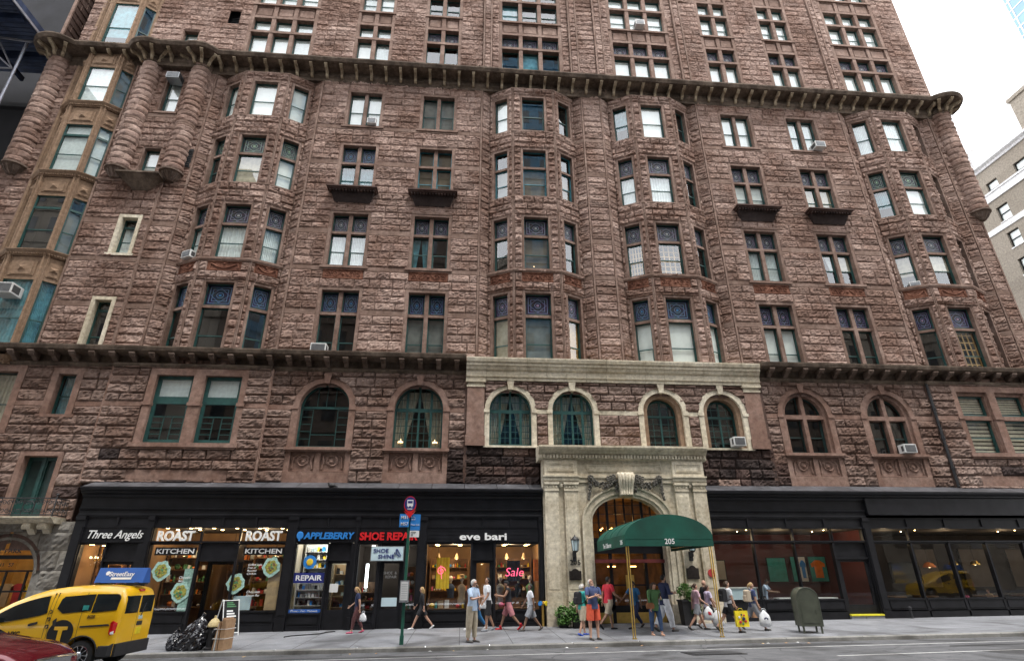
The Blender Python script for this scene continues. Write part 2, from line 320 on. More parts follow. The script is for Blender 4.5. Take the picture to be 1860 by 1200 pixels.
# ------------------------------------------------------------ rock-faced ashlar
def _h(x, y, s): 
    v = np.sin(x*127.1+y*311.7+s*74.7)*43758.5453
    return v-np.floor(v)
def vnoise(x, y, s=0.):
    xi, yi = np.floor(x), np.floor(y); fx, fy = x-xi, y-yi; fx = fx*fx*(3-2*fx); fy = fy*fy*(3-2*fy)
    return (_h(xi,yi,s)*(1-fx)+_h(xi+1,yi,s)*fx)*(1-fy)+(_h(xi,yi+1,s)*(1-fx)+_h(xi+1,yi+1,s)*fx)*fy
class Rock:
    def __init__(s): s.V = []; s.Fc = []; s.n = 0; s.mi = []
    def cell(s, F, u0, u1, z0, z1, rnd, relief=.056, step=.07, circ=None, smooth=False, mi=0, base=.0):
        g = .008; L, H = u1-u0, z1-z0
        if L < .03 or H < .03: return
        if smooth: nx, nz = max(1, int(L/.35)) if circ else 1, 1
        else: nx, nz = max(3, int(round(L/step))), max(3, int(round(H/step)))
        us = np.linspace(u0+g, u1-g, nx+1); zs = np.linspace(z0+g*.8, z1-g*.8, nz+1)
        if not smooth:
            us[1:-1] += (np.array([rnd.random() for _ in range(nx-1)])-.5)*L/nx*.5
            e = min(.035, L*.15); us[1] = max(us[1]-L/nx*.35, us[0]+e); us[-2] = min(us[-2]+L/nx*.35, us[-1]-e)
        U, Z = np.meshgrid(us, zs)
        if smooth: D = np.full_like(U, base+.045)
        else:
            sd = rnd.random()*50; edge = np.minimum(np.minimum(U-us[0], us[-1]-U), np.minimum(Z-zs[0], zs[-1]-Z))
            bul = np.clip(edge/.03, 0, 1)**.5
            n = vnoise(U*2.6+Z*1.5+sd, Z*4.6-sd)*.55+(1-np.abs(2*vnoise(U*5.3-sd+Z*3, Z*8.1+sd)-1))*.45
            n2 = vnoise(U*17+sd, Z*21)-.5
            tilt = (rnd.random()-.5)*(U-(u0+u1)/2)/max(L, .4)*.09+(rnd.random()-.45)*(Z-(z0+z1)/2)/H*.08
            D = base+.022+bul*(relief*(1.2*n-.1)+tilt+n2*.045+rnd.random()*.03+(_h(np.floor(U*40), np.floor(Z*40), sd)-.5)*.03)
        if circ:
            cu, cz, cr = circ; dx, dz = U-cu, Z-cz; d = np.sqrt(dx*dx+dz*dz)+1e-9
            ins = (d < cr) & (dz > -.02); U = np.where(ins, cu+dx/d*cr, U); Z = np.where(ins, cz+dz/d*cr, Z)
        # skirt ring
        U = np.pad(U, 1, 'edge'); Z = np.pad(Z, 1, 'edge'); D = np.pad(D, 1, constant_values=base-.03)
        (ux, uy), (nx_, ny_) = F.u, F.n
        P = np.stack([F.o[0]+ux*U+nx_*D, F.o[1]+uy*U+ny_*D, Z], -1).reshape(-1, 3)
        h, w = U.shape; idx = np.arange(h*w).reshape(h, w)+s.n
        q = np.stack([idx[:-1,:-1], idx[:-1,1:], idx[1:,1:], idx[1:,:-1]], -1).reshape(-1, 4)
        s.V.append(P); s.Fc.append(q); s.mi.append(np.full(len(q), mi)); s.n += len(P)
    def quadf(s, F, u0, u1, z0, z1, d, mi):
        P = np.array([F(u0,d,z0),F(u1,d,z0),F(u1,d,z1),F(u0,d,z1)]); s.V.append(P); s.Fc.append(np.array([[0,1,2,3]])+s.n); s.mi.append(np.array([mi])); s.n += 4
    def wall(s, F, z0, z1, opens=(), bands=(), u0=0., u1=None, seed=1, course=.43, relief=.056, step=.07, mi=0, msm=1, mmo=2, blk=(.5, 1.15), levels=(), base=0., sooty=None):
        """opens: (ua,ub,za,zb[,circle]) ; bands: (za,zb) dressed courses"""
        rnd = random.Random(seed); u1 = F.L if u1 is None else u1
        lv = {z0, z1}
        for o in opens: lv |= {min(max(o[2], z0), z1), min(max(o[3], z0), z1)}
        for b in bands: lv |= {min(max(b[0], z0), z1), min(max(b[1], z0), z1)}
        for l in levels: lv |= {min(max(l, z0), z1)}
        lv = sorted(lv); rows = []
        for a, b in zip(lv, lv[1:]):
            if b-a < .02: continue
            band = any(a >= q[0]-1e-6 and b <= q[1]+1e-6 for q in bands)
            n = 1 if band else max(1, round((b-a)/course))
            hs = [1+rnd.uniform(-.13, .13) for _ in range(n)]; t = sum(hs); z = a
            for h in hs: rows.append((z, z+h/t*(b-a), band)); z += h/t*(b-a)
        for k, (a, b, band) in enumerate(rows):
            cuts = []
            for o in opens:
                if o[2] < (a+b)/2 < o[3]:
                    circ = o[4] if len(o) > 4 else None
                    if circ and (a+b)/2 > circ[1]:
                        dz = min(b-circ[1], circ[2]*.999); ch = math.sqrt(max(circ[2]**2-dz*dz, 0))
                        cuts.append((circ[0]-ch, circ[0]+ch, circ))
                    else: cuts.append((o[0], o[1], circ))
            cuts.sort(); segs = []; p = u0; pc = None
            for c in cuts:
                if c[0] > p: segs.append((p, c[0], pc, c[2]))
                p = max(p, c[1]); pc = c[2]
            if p < u1: segs.append((p, u1, pc, None))
            for (p, q, ca, cb) in segs:
                if q-p < .04: continue
                bl = (1.2, 1.9) if band else blk
                x = p; first = True; ws = []
                rem = q-p
                while rem > 1e-6:
                    w = rnd.uniform(*bl)*(rnd.uniform(.5, 1) if first and k % 2 and rem > 1 else 1)
                    if rem < bl[1]*1.15: w = rem if rem < bl[1] or rnd.random() < .3 else rem*rnd.uniform(.4, .6)
                    if rem-w < .25: w = rem
                    ws.append(w); rem -= w; first = False
                for j, w in enumerate(ws):
                    cc = None
                    for c_ in (ca, cb):
                        if c_ and b > c_[1] and (x-c_[0] < c_[2]) and (x+w > c_[0]-c_[2]): cc = c_
                    m_ = msm if band else mi
                    if sooty is not None and not band and sooty(F(x+w/2, 0, 0)[0], (a+b)/2, rnd): m_ = 3
                    s.cell(F, x, x+w, a, b, rnd, relief, step, cc, band, m_, base)
                    x += w
                mo = p; 
                s.quadf(F, p, q, a, b, base-.005, mmo)
    def build(s, name, mats, parent):
        V = np.concatenate(s.V); Q = np.concatenate(s.Fc); MI = np.concatenate(s.mi)
        org = np.array([(V[:,0].min()+V[:,0].max())/2, (V[:,1].min()+V[:,1].max())/2, V[:,2].min()])
        me = bpy.data.meshes.new(name); me.vertices.add(len(V)); me.vertices.foreach_set('co', (V-org).ravel())
        me.loops.add(len(Q)*4); me.loops.foreach_set('vertex_index', Q.ravel().astype(np.int32))
        me.polygons.add(len(Q)); me.polygons.foreach_set('loop_start', np.arange(0, len(Q)*4, 4, dtype=np.int32))
        me.polygons.foreach_set('loop_total', np.full(len(Q), 4, dtype=np.int32))
        for m_ in mats: me.materials.append(MATS[m_])
        me.polygons.foreach_set('material_index', MI.astype(np.int32)); me.polygons.foreach_set('use_smooth', np.zeros(len(Q), dtype=bool)); me.update(calc_edges=True); me.validate()
        return link(name, me, parent, org)
# ============================================================ THE BROWNSTONE BUILDING
BLD = thing('brownstone_apartment_building', (7, 0, -1.7), 'eleven storey brown stone apartment building with bay windows, big cornices and black shopfronts', 'building')
ROCKM = ['brownstone rock', 'brownstone smooth', 'mortar', 'brownstone sooty']
rw = random.Random(7)
def window(name, F, lights, d=-.26, col='green paint', cur=None, st='stained grey', inner=.55, taper=.22, rail=.055, label=None):
    """sash window(s) in a facade frame. lights: (u0,u1,z0,z1,kind), kind dh/fix/st; cur: one entry per dh/fix light or one for all"""
    fr = MB()
    for (a, b, c, e, k) in lights:
        r = rail
        fr.fbox(F, a, a+r, d-.08, d, c, e); fr.fbox(F, b-r, b, d-.08, d, c, e)
        fr.fbox(F, a+r, b-r, d-.08, d, c, c+r*1.2); fr.fbox(F, a+r, b-r, d-.08, d, e-r, e)
        if k == 'dh':
            m_ = c+(e-c)*.48; fr.fbox(F, a+r, b-r, d-.05, d-.012, m_-.025, m_+.028)
            fr.fbox(F, a+r, a+r+.03, d-.075, d-.03, c+r, m_); fr.fbox(F, b-r-.03, b-r, d-.075, d-.03, c+r, m_)
    # dark room behind
    u0 = min(l[0] for l in lights); u1 = max(l[1] for l in lights); z0 = min(l[2] for l in lights); z1 = max(l[3] for l in lights)
    t = min(taper, (u1-u0)*.3); dn = d-.081
    A = [F(u0-.03,dn,z0-.03),F(u1+.03,dn,z0-.03),F(u1+.03,dn,z1+.03),F(u0-.03,dn,z1+.03)]; B = [F(u0+t,d-inner,z0),F(u1-t,d-inner,z0),F(u1-t,d-inner,z1),F(u0+t,d-inner,z1)]
    fr.add(A+B, [(4,5,6,7),(0,1,5,4),(1,2,6,5),(2,3,7,6),(3,0,4,7)], 1)
    o = fr.build(name, [col, 'dark room'], BLD, label=label)
    # panes
    def panes(kinds, nm, mt):
        ms = []; 
        for (a, b, c, e, k) in lights:
            if k not in kinds: continue
            r = rail
            if k == 'dh':
                m_ = c+(e-c)*.48; ms += [(a+r, b-r, m_, e-r, d-.03), (a+r, b-r, c+r, m_, d-.06)]
            else: ms.append((a+r, b-r, c+r, e-r, d-.04))
        if not ms: return
        V = []; 
        for (a, b, c, e, dd) in ms: V += [F(a,dd,c),F(b,dd,c),F(b,dd,e),F(a,dd,e)]
        V = np.array(V); org = (V.min(0)+V.max(0))/2
        me = bpy.data.meshes.new(nm); me.from_pydata((V-org).tolist(), [], [(4*i,4*i+1,4*i+2,4*i+3) for i in range(len(ms))])
        uv = me.uv_layers.new(name='UVMap'); uv.data.foreach_set('uv', [0,0,1,0,1,1,0,1]*len(ms)); me.materials.append(MATS[mt])
        link(nm, me, o, org)
    panes(('dh', 'fix'), 'pane', 'window glass')
    if st: panes(('st',), 'stained_glass', st)
    # curtains
    ls = [l for l in lights if l[4] in ('dh', 'fix')]
    if cur and not isinstance(cur, list): cur = [cur]*len(ls)
    cb = {}
    if cur:
        for (a, b, c, e, k), q in zip(ls, cur):
            if not q: continue
            mt, lo, style = q if isinstance(q, tuple) else (q, 0, 'flat')
            mb = cb.setdefault(mt, MB()); zb = c+.05+(e-c-.1)*lo
            if style == 'flat':
                mb.fbox(F, a+.06, b-.06, d-.125, d-.115, zb, e-.04); mb.fbox(F, a+.06, b-.06, d-.13, d-.11, zb-.03, zb)
            elif style == 'fold':
                n = 26; pts = []
                for i in range(n+1):
                    u = a+.06+(b-a-.12)*i/n; pts.append((u, d-.14+.022*math.sin(i*1.9+a*3)+.008*math.sin(i*.7)))
                V = [F(u,dd,zb) for u, dd in pts]+[F(u,dd,e-.04) for u, dd in pts]+[F(u,dd-.012,zb) for u, dd in pts]+[F(u,dd-.012,e-.04) for u, dd in pts]; m1 = n+1
                mb.add(V, [(i,i+1,m1+i+1,m1+i) for i in range(n)]+[(2*m1+i,3*m1+i,3*m1+i+1,2*m1+i+1) for i in range(n)])
            elif style == 'tie':       # pair of drapes pulled to the sides
                for sgn, x0 in ((1, a+.05), (-1, b-.05)):
                    w = (b-a)*.42; n = 8
                    for i in range(n):
                        q0, q1 = i/n, (i+1)/n
                        mb.add([F(x0+sgn*w*q0*.45,d-.13-.03*(i%2),zb),F(x0+sgn*w*q1*.45,d-.13-.03*((i+1)%2),zb),F(x0+sgn*w*q1,d-.13-.03*((i+1)%2),e-.04),F(x0+sgn*w*q0,d-.13-.03*(i%2),e-.04)], [(0,1,2,3)])
            elif style == 'slat':
                n = 8
                for i in range(n): 
                    zz = zb+(e-zb)*(i+.5)/n; mb.fbox(F, a+.06, b-.06, d-.15, d-.12, zz-(e-zb)/n*.32, zz+(e-zb)/n*.32)
            elif style == 'shutter':
                for i in range(5):
                    uu = a+.1+(b-a-.2)*i/4; mb.fbox(F, uu-.03, uu+.03, d-.17, d-.14, zb, e-.05)
                for i in range(7):
                    zz = zb+(e-zb)*i/6.5; mb.fbox(F, a+.08, b-.08, d-.165, d-.145, zz, zz+.05)
    for mt, mb in cb.items():
        mb.build('curtain' if 'blind' not in mt and 'shade' not in mt and 'shutter' not in mt else ('blind' if 'shutter' not in mt else 'shutter'), mt, o)
    return o
def surround(T, F, u0, u1, z0, z1, j=.13, head=.13, proud=.03, deep=.36, mulls=(), mw=.2, trans=(), tw=.14, sill=True, md=-.11):
    """dressed stone architrave, mullions and transoms into trim mesh T; returns light rectangles by column and row"""
    T.fbox(F, u0, u0+j, -deep, proud, z0, z1); T.fbox(F, u1-j, u1, -deep, proud, z0, z1)
    T.fbox(F, u0+j, u1-j, -deep, proud-.004, z1-head, z1)
    for m in mulls: T.fbox(F, m-mw/2, m+mw/2, -deep, md, z0, z1-head)
    for t_ in trans: T.fbox(F, u0+j, u1-j, -deep, md-.004, t_-tw/2, t_+tw/2)
    xs = [u0+j]+[v for m in mulls for v in (m-mw/2, m+mw/2)]+[u1-j]
    zs = [z0]+[v for t_ in trans for v in (t_-tw/2, t_+tw/2)]+[z1-head]
    return [(xs[2*i], xs[2*i+1]) for i in range(len(xs)//2)], [(zs[2*i], zs[2*i+1]) for i in range(len(zs)//2)]
def miter(P):
    out = []
    for i, p in enumerate(P):
        ns = []
        for a, b in ((i-1, i), (i, i+1)):
            if 0 <= a and b < len(P):
                dx, dy = P[b][0]-P[a][0], P[b][1]-P[a][1]; l = math.hypot(dx, dy); ns.append((dy/l, -dx/l))
        nx, ny = sum(n[0] for n in ns)/len(ns), sum(n[1] for n in ns)/len(ns); l2 = nx*nx+ny*ny
        out.append((p[0], p[1], nx/l2, ny/l2))
    return out
def ledge(T, P, z0, z1, out, inn=-.2, mi=0):
    T.sweep([(inn, z0), (out*.6, z0), (out, z0+(z1-z0)*.45), (out, z1), (inn, z1+.02)], miter(P), mi)
# ---- plan of the upper wall
MIR = lambda x: 14.0-x
FLOORS = [('F2', 9.0, 13.1, 11.75), ('F3', 14.33, 17.62, 16.37), ('F4', 18.85, 22.15, 20.86), ('F5', 23.42, 26.08, None)]
ZB, ZT, ZTOP = 8.6, 26.9, 41.5
BANDS = [(11.62, 11.9), (16.2, 16.5), (20.65, 20.95), (23.15, 23.4), (14.05, 14.3)]
wall = Rock(); trim = MB(); seedc = [0]
def seg(x0, y0, x1, y1, opens=(), z0=ZB, z1=ZT, bands=BANDS, strips=(True, True), **k):
    F = frame(x0, y0, x1, y1); seedc[0] += 1
    a, b = (.09 if strips[0] else 0), (.09 if strips[1] else 0)
    wall.wall(F, z0, z1, opens, bands, u0=a, u1=F.L-b, seed=seedc[0], **k)
    if strips[0]: trim.fbox(F, -.0, .09, -.1, .07, z0, z1)
    if strips[1]: trim.fbox(F, F.L-.09, F.L, -.1, .07, z0, z1)
    return F
PAIRS = [-6.27, -2.07, 15.92, 20.12]
CUR = {('C','F5'):'white blind', ('C','F4'):('blue drape and reflection', 0, 'fold'), ('C','F3'):('sheer curtain', 0, 'fold'), ('C','F2'):None,
 ('D','F5'):'grey shade', ('D','F4'):'brown shade', ('D','F3'):[('blue drape and reflection', 0, 'tie'), None], ('D','F2'):'grey shade',
 ('G','F5'):'white blind', ('G','F4'):[('white blind', .25, 'flat'), ('white blind', .3, 'flat')], ('G','F3'):('sheer curtain', 0, 'fold'), ('G','F2'):'white blind',
 ('H','F5'):('sheer curtain', 0, 'fold'), ('H','F4'):'beige curtain', ('H','F3'):[('sheer curtain', .5, 'tie'), ('beige curtain', .55, 'flat')], ('H','F2'):None}
STP = {('C','F4'):'stained blue', ('C','F3'):'stained grey', ('C','F2'):'stained blue', ('D','F4'):None, ('D','F3'):'stained grey', ('D','F2'):'stained blue',
 ('G','F4'):'stained grey', ('G','F3'):'stained grey', ('G','F2'):'stained violet', ('H','F4'):'stained grey', ('H','F3'):'stained grey', ('H','F2'):'stained violet'}
def pairopen(F, x0):
    ops = []
    for c, k in zip(PAIRS, 'CDGH'):
        if x0 < c < x0+F.L:
            for (n, za, zb, tr) in FLOORS: ops.append((c-1.05-x0, c+1.05-x0, za, zb))
            ops.append((c-.99-x0, c+.99-x0, 13.6, 14.1))
    return ops
def build_pair(c, k):
    F = front(0., c)
    for (n, za, zb, tr) in FLOORS:
        xs, zs = surround(trim, F, -1.05, 1.05, za, zb, trans=[tr] if tr else [], mulls=[0], j=.15)
        L = []
        for i, zz in enumerate(zs):
            for xx in xs:
                kind = 'dh' if i == 0 else ('st' if STP.get((k, n)) else 'fix')
                L.append((xx[0], xx[1], zz[0], zz[1], kind))
        L.sort(key=lambda l: l[4] != 'dh')
        cu = CUR[(k, n)]
        if isinstance(cu, list) and len(cu) < len([l for l in L if l[4] != 'st']): cu = cu+[None]*2
        window('paired_window', F, L, cur=cu, st=STP.get((k, n)), col='teal paint' if (k, n) == ('D', 'F4') else 'green paint', inner=.7)
        if n == 'F5' or n == 'F3': trim.fbox(F, -1.18, 1.18, -.36, .11, za-.14, za-.004)
        if n == 'F3': relief(F, -.98, .98, 13.6, 14.1)
        if n == 'F4':
            b = MB(); 
            b.fbox(F, -1.3, 1.3, -.02, .62, 18.78, 18.86); b.fbox(F, -1.22, 1.22, -.02, .54, 18.70, 18.78)
            for i in range(15): b.fbox(F, -1.15+i*.16, -1.15+i*.16+.08, .36, .5, 18.60, 18.70)
            b.add([F(-1.12,.36,18.66),F(1.12,.36,18.66),F(1.12,-.02,18.66),F(-1.12,-.02,18.66),F(-.92,.1,18.12),F(.92,.1,18.12),F(.92,-.02,18.12),F(-.92,-.02,18.12)],
                  [(0,1,2,3),(7,6,5,4),(0,4,5,1),(1,5,6,2),(2,6,7,3),(3,7,4,0)])
            b.build('balconette', 'brownstone sooty', BLD)
            trim.fbox(F, -1.05, 1.05, -.1, .06, 17.62, 17.8)
def spiral(cx, cz, r, turns, s=1, ph=0, n=26):
    return [(cx+s*r*(1-i/n*.85)*math.cos(ph+turns*2*math.pi*i/n), cz+r*(1-i/n*.85)*math.sin(ph+turns*2*math.pi*i/n)) for i in range(n+1)]
def relief(F, u0, u1, z0, z1, mt='terracotta', name='relief_panel', style=0, d=.0):
    b = MB(); w, h = u1-u0, z1-z0; cz = (z0+z1)/2; cu = (u0+u1)/2; r = .022 if h < .7 else .03
    b.fbox(F, u0, u1, d-.08, d+.02, z0, z1); b.fbox(F, u0, u1, d-.08, d+.07, z0, z0+.025); b.fbox(F, u0, u1, d-.08, d+.07, z1-.025, z1)
    def tb(pts, rr=r): b.tube([F(p[0], d+.035, p[1]) for p in pts], rr, 5, caps=False)
    if style == 0:      # running scrolls with a rosette
        for s in (-1, 1):
            tb(spiral(cu+s*w*.2, cz, h*.33, 1.4, s)); tb(spiral(cu+s*w*.38, cz-h*.05, h*.24, -1.3, s, 2))
            tb([(cu+s*w*.06, cz+h*.25), (cu+s*w*.13, cz-h*.1), (cu+s*w*.2, cz-h*.33)])
            tb([(cu+s*w*.28, cz-h*.2), (cu+s*w*.33, cz+h*.25), (cu+s*w*.46, cz+h*.3)])
        b.ball(F(cu, d+.03, cz), h*.16, 8)
    elif style == 1:    # swag
        tb([(u0+w*(.1+.8*i/12), z1-h*.2-h*.5*math.sin(math.pi*i/12)) for i in range(13)], r*1.6)
        tb([(u0+w*(.1+.8*i/12), z1-h*.2-h*.35*math.sin(math.pi*i/12)) for i in range(13)], r)
        b.ball(F(cu, d+.03, z1-h*.25), h*.12, 8); tb([(u0+w*.1, z1-h*.2), (u0+w*.08, z0+h*.2)], r*1.5); tb([(u1-w*.1, z1-h*.2), (u1-w*.08, z0+h*.2)], r*1.5)
    else:               # mirrored beasts curled in foliage
        for s in ((1,) if style == 2 else (-1,)):
            tb(spiral(cu+s*w*.02, cz, h*.36, 1.3, s, .5), r*1.6); tb(spiral(cu+s*w*.08, cz+h*.03, h*.2, -1.4, s, 1), r*1.3)
            tb([(cu-s*w*.4, cz-h*.35), (cu-s*w*.38, cz+h*.2), (cu-s*w*.15, cz+h*.38), (cu+s*w*.2, cz+h*.3)], r*1.4)
            tb([(cu+s*w*.42, cz-h*.38), (cu+s*w*.36, cz), (cu+s*w*.42, cz+h*.36)], r*1.5)
            for i in range(7): b.ball(F(cu+w*(.4*math.cos(i*2.1)), d+.03, cz+h*.33*math.sin(i*1.7)), .035, 6)
            b.ball(F(cu+s*w*.05, d+.05, cz), h*.1, 8)
    return b.build(name, mt, BLD)
# ---- bays
BS = {('1','F5'):['white blind']*3, ('1','F4'):[None, ('beige curtain', 0, 'flat'), 'white blind'], ('1','F3'):[('sheer curtain', 0, 'fold')]*3, ('1','F2'):[None, None, None],
 ('2','F5'):['white blind', None, None], ('2','F4'):[('grey shade'), 'brown shade', 'brown shade'], ('2','F3'):[None, 'brown shade', None], ('2','F2'):['beige curtain', 'grey shade', 'wood shutter'],  # top-floor left white sheet paints in the reflected sky
 ('3','F5'):[('blue drape and reflection', .4, 'fold'), 'white blind', None], ('3','F4'):[('sheer curtain', 0, 'fold'), ('sheer curtain', 0, 'fold'), None], ('3','F3'):[('wood shutter', 0, 'shutter'), ('wood shutter', 0, 'shutter'), None], ('3','F2'):['white blind', 'white blind', 'white blind'],
 ('4','F5'):[('sheer curtain', 0, 'fold'), ('sheer curtain', 0, 'fold'), None], ('4','F4'):[('blue drape and reflection', .4, 'fold'), 'white blind', None], ('4','F3'):[('beige curtain', .4, 'flat'), ('beige curtain', .5, 'flat'), None], ('4','F2'):[None, ('wood shutter', 0, 'shutter'), None]}
SB = {'F4':{'1':'stained green', '2':None, '3':'stained grey', '4':'stained green'}, 'F3':{'1':'stained grey', '2':'stained grey', '3':'stained grey', '4':'stained grey'}, 'F2':{'1':'stained blue', '2':'stained violet', '3':'stained blue', '4':'stained violet'}}
def bay(cx, k):
    global wall
    main = wall; wall = Rock(); T = MB()
    P = [(cx-2.5, .28), (cx-1.2, -.38), (cx+1.2, -.38), (cx+2.5, .28)]
    ops = [(.2, 1.22), (.43, 1.97), (.24, 1.26)]
    for i in range(3):
        F = frame(*P[i], *P[i+1]); a, b = ops[i]; openings = [(a, b, za, zb) for (n, za, zb, tr) in FLOORS]
        if i == 0: b = F.L-.22; a = b-1.04
        if i == 2: a = .22; b = a+1.04
        if i != 1: openings = [(a, b, za, zb) for (n, za, zb, tr) in FLOORS]
        panel = [(a-.02, b+.02, 13.6, 14.1)]
        seedc[0] += 1
        wall.wall(F, ZB, 26.62, openings+panel, [], u0=.05, u1=F.L-.05, seed=seedc[0], relief=.10, levels=(13.2, 17.95, 22.5, 26.3), blk=(.35, .9))
        for s in (0, F.L-.05): T.fbox(F, s, s+.05, -.1, .055, ZB, 26.62)
        for j, (n, za, zb, tr) in enumerate(FLOORS):
            xs, zs = surround(T, F, a, b, za, zb, j=.12, head=.12, trans=[tr] if tr else [], deep=.3)
            st = SB.get(n, {}).get(k); L = [(xs[0][0], xs[0][1], zz[0], zz[1], 'dh' if q == 0 else ('st' if st else 'fix')) for q, zz in enumerate(zs)]
            c = BS[(k, n)][i]
            window('bay_window', F, L, d=-.2, cur=[c, None], st=st, col='teal paint' if (k, n) == ('2', 'F4') else 'green paint', inner=.4, taper=.3)
        relief(F, a-.02, b+.02, 13.6, 14.1, style=1 if k in '14' else 0)
    Q = [(cx-2.95, 0.0)]+P+[(cx+2.95, 0.)]
    for (za, zb, o) in ((23.26, 23.41, .09), (18.7, 18.84, .09), (14.12, 14.32, .12)): ledge(T, P, za, zb, o)
    ledge(T, P, 26.5, 26.62, .1)
    T.add([(cx-2.5,.28,26.62),(cx-1.2,-.38,26.62),(cx+1.2,-.38,26.62),(cx+2.5,.28,26.62),(cx-2.5,.28,ZB),(cx-1.2,-.38,ZB),(cx+1.2,-.38,ZB),(cx+2.5,.28,ZB)], [(0,1,2,3),(7,6,5,4)])
    b = wall.build('bay', ROCKM, BLD); T.build('bay_trim', 'brownstone smooth', b)
    wall = main
    for s in (-1, 1):   # splayed reveals beside the bay
        x0, x1 = cx+s*2.95, cx+s*2.5
        if s < 0: seg(x0, 0, x1, .28, strips=(False, False), blk=(.4, .6))
        else: seg(x1, .28, x0, 0, strips=(False, False), blk=(.4, .6))
BAYC = [-11.82, 3.43, 10.57, 25.82]
for c, k in zip(BAYC, '1234'): bay(c, k)
for c, k in zip(PAIRS, 'CDGH'): build_pair(c, k)
edges = [(-24.1, -22.35), (-8.87, .48), (6.38, 7.62), (13.52, 22.87), (28.77, 29.7)]
for (a, b) in edges:
    F = frame(a, 0, b, 0); seg(a, 0, b, 0, pairopen(F, a))
seg(-16.0, 0, -14.77, 0, strips=(False, True)); trim.box(-16.06, -15.94, -.16, .1, ZB, ZT)
# left pavilion strip with the narrow windows
opB = [(-17.42+19.2, -16.42+19.2, 23.55, 26.1), (-17.45+19.2, -16.48+19.2, 19.0, 21.1), (-17.5+19.2, -16.4+19.2, 14.5, 16.75), (-17.5+19.2, -16.43+19.2, 9.0, 12.15)]
FB = seg(-19.2, -.1, -16.0, -.1, opB, strips=(True, False))
lw = MB()
for i, (a, b, za, zb) in enumerate(opB):
    lw = MB()
    if i < 2: xs, zs = surround(trim, FB, a, b, za, zb, j=.07, head=.07, proud=.0)
    else: xs, zs = surround(lw, FB, a, b, za, zb, j=.17, head=.17, proud=.06)
    zl = zs[0][1]-.45 if i >= 2 else zs[0][1]
    L = [(xs[0][0], xs[0][1], zs[0][0], zl, 'dh')]+([(xs[0][0], xs[0][1], zl, zs[0][1], 'fix')] if i >= 2 else [])
    window('narrow_window', FB, L, cur=[['white blind'], ['white blind'], [('sheer curtain', 0, 'fold')], [None]][i]+[None])
    if i in (0, 2): (trim if i == 0 else lw).fbox(FB, a-.1, b+.1, -.3, .1, za-.13, za-.002)
    if lw.v: lw.build('light_stone_architrave', 'limestone', BLD)
b = MB(); F = front(-.1, -16.9)
b.fbox(F, -1.05, 1.05, -.02, .75, 18.85, 18.95); b.add([F(-1.,.7,18.85),F(1.,.7,18.85),F(1.,-.02,18.85),F(-1.,-.02,18.85),F(-.35,.12,18.2),F(.35,.12,18.2),F(.35,-.02,18.2),F(-.35,-.02,18.2)],
      [(0,1,2,3),(7,6,5,4),(0,4,5,1),(1,5,6,2),(2,6,7,3),(3,7,4,0)])
b.build('balconette', 'cornice stone', BLD)
# string courses on the flat walls
for (a, b_) in edges+[(-16.0, -14.77)]:
    for (za, zb, o) in ((18.7, 18.82, .08),): trim.sweep([(-.1, za), (o*.6, za), (o, za+.05), (o, zb), (-.1, zb)], [(a, 0, 0, -1), (b_, 0, 0, -1)])
trim.sweep([(-.1, 18.72), (.1, 18.72), (.13, 18.8), (.13, 18.84), (-.1, 18.84)], [(-19.2, -.1, 0, -1), (-16.0, -.1, 0, -1)])
for cx in BAYC:
    for s in (-1, 1):
        P = [(cx+s*2.5, .28), (cx+s*2.95, 0)]; P = P if s > 0 else P[::-1]
        trim.sweep([(-.1, 18.7), (.08, 18.7), (.08, 18.82), (-.1, 18.82)], miter(P))
# side walls (turn the corner)
seg(29.7, 0, 29.7, 14, z1=ZTOP, step=.25, course=.5)
seg(-24.1, 12, -24.1, 0, z0=ZB, z1=ZTOP, step=.3, course=.5)
# ---- tower above the great cornice
TR = [('T1', 27.3, 31.68, 30.42), ('T2', 32.85, 36.1, 34.75), ('T3', 37.3, 40.6, 39.1)]
TC = {-11.82: ['white blind', 'white blind', 'sheer curtain'], 3.43: [None, ('blue drape and reflection', 0, 'flat'), None], 10.57: ['white blind']*3, 25.82: ['white blind', 'white blind', 'white blind']}  # white and blue sheets here paint in reflections of sky and blue tower
topen = []
for c in BAYC: topen.append((c-2.0, c+2.0, 27.3, 40.7))
for c in PAIRS: topen.append((c-1.14, c+1.14, 27.3, 40.7))
opB2 = [(-17.45, -16.5, 28.6, 30.1), (-17.4, -16.45, 33.0, 35.0)]
def tsub(a, b, y=0., strips=(False, False)):
    F = frame(a, y, b, y); o = [(p[0]-a, p[1]-a, p[2], p[3]) for p in topen+opB2 if a < (p[0]+p[1])/2 < b]
    seg(a, y, b, y, o, z0=26.9, z1=ZTOP, bands=[(33.1, 33.4)] if b < -14 else [], strips=strips)
vent_o = (-15.1, -14.45, 30.9, 32.0); topen.append(vent_o)
cuts = [-23.0, -22.1]; tsub(-23.0, -22.2)
tsub(-19.2, -16.0); tsub(-16.0, -14.4)
tsub(-14.4, -8.6); tsub(-8.6, .45); tsub(.45, 1.0, -.12, (True, True)); tsub(1.0, 5.88); tsub(5.88, 6.45, -.12, (True, True)); tsub(6.45, 7.55)
tsub(7.55, 8.12, -.12, (True, True)); tsub(8.12, 13.0); tsub(13.0, 13.57, -.12, (True, True)); tsub(13.57, 22.9); tsub(22.9, 23.4, -.1, (True, True)); tsub(23.4, 28.3); tsub(28.3, 29.58)
vb = MB(); FV = front(0., 0.)
vb.fbox(FV, vent_o[0]-.3, vent_o[1]+.3, -.45, -.4, vent_o[2]-.3, vent_o[3]+.6)
for i in range(7): vb.fbox(FV, vent_o[0], vent_o[1], -.4, -.3, vent_o[2]+.08+i*.15, vent_o[2]+.13+i*.15)
vb.build('vent_louvre', 'black matt', BLD)
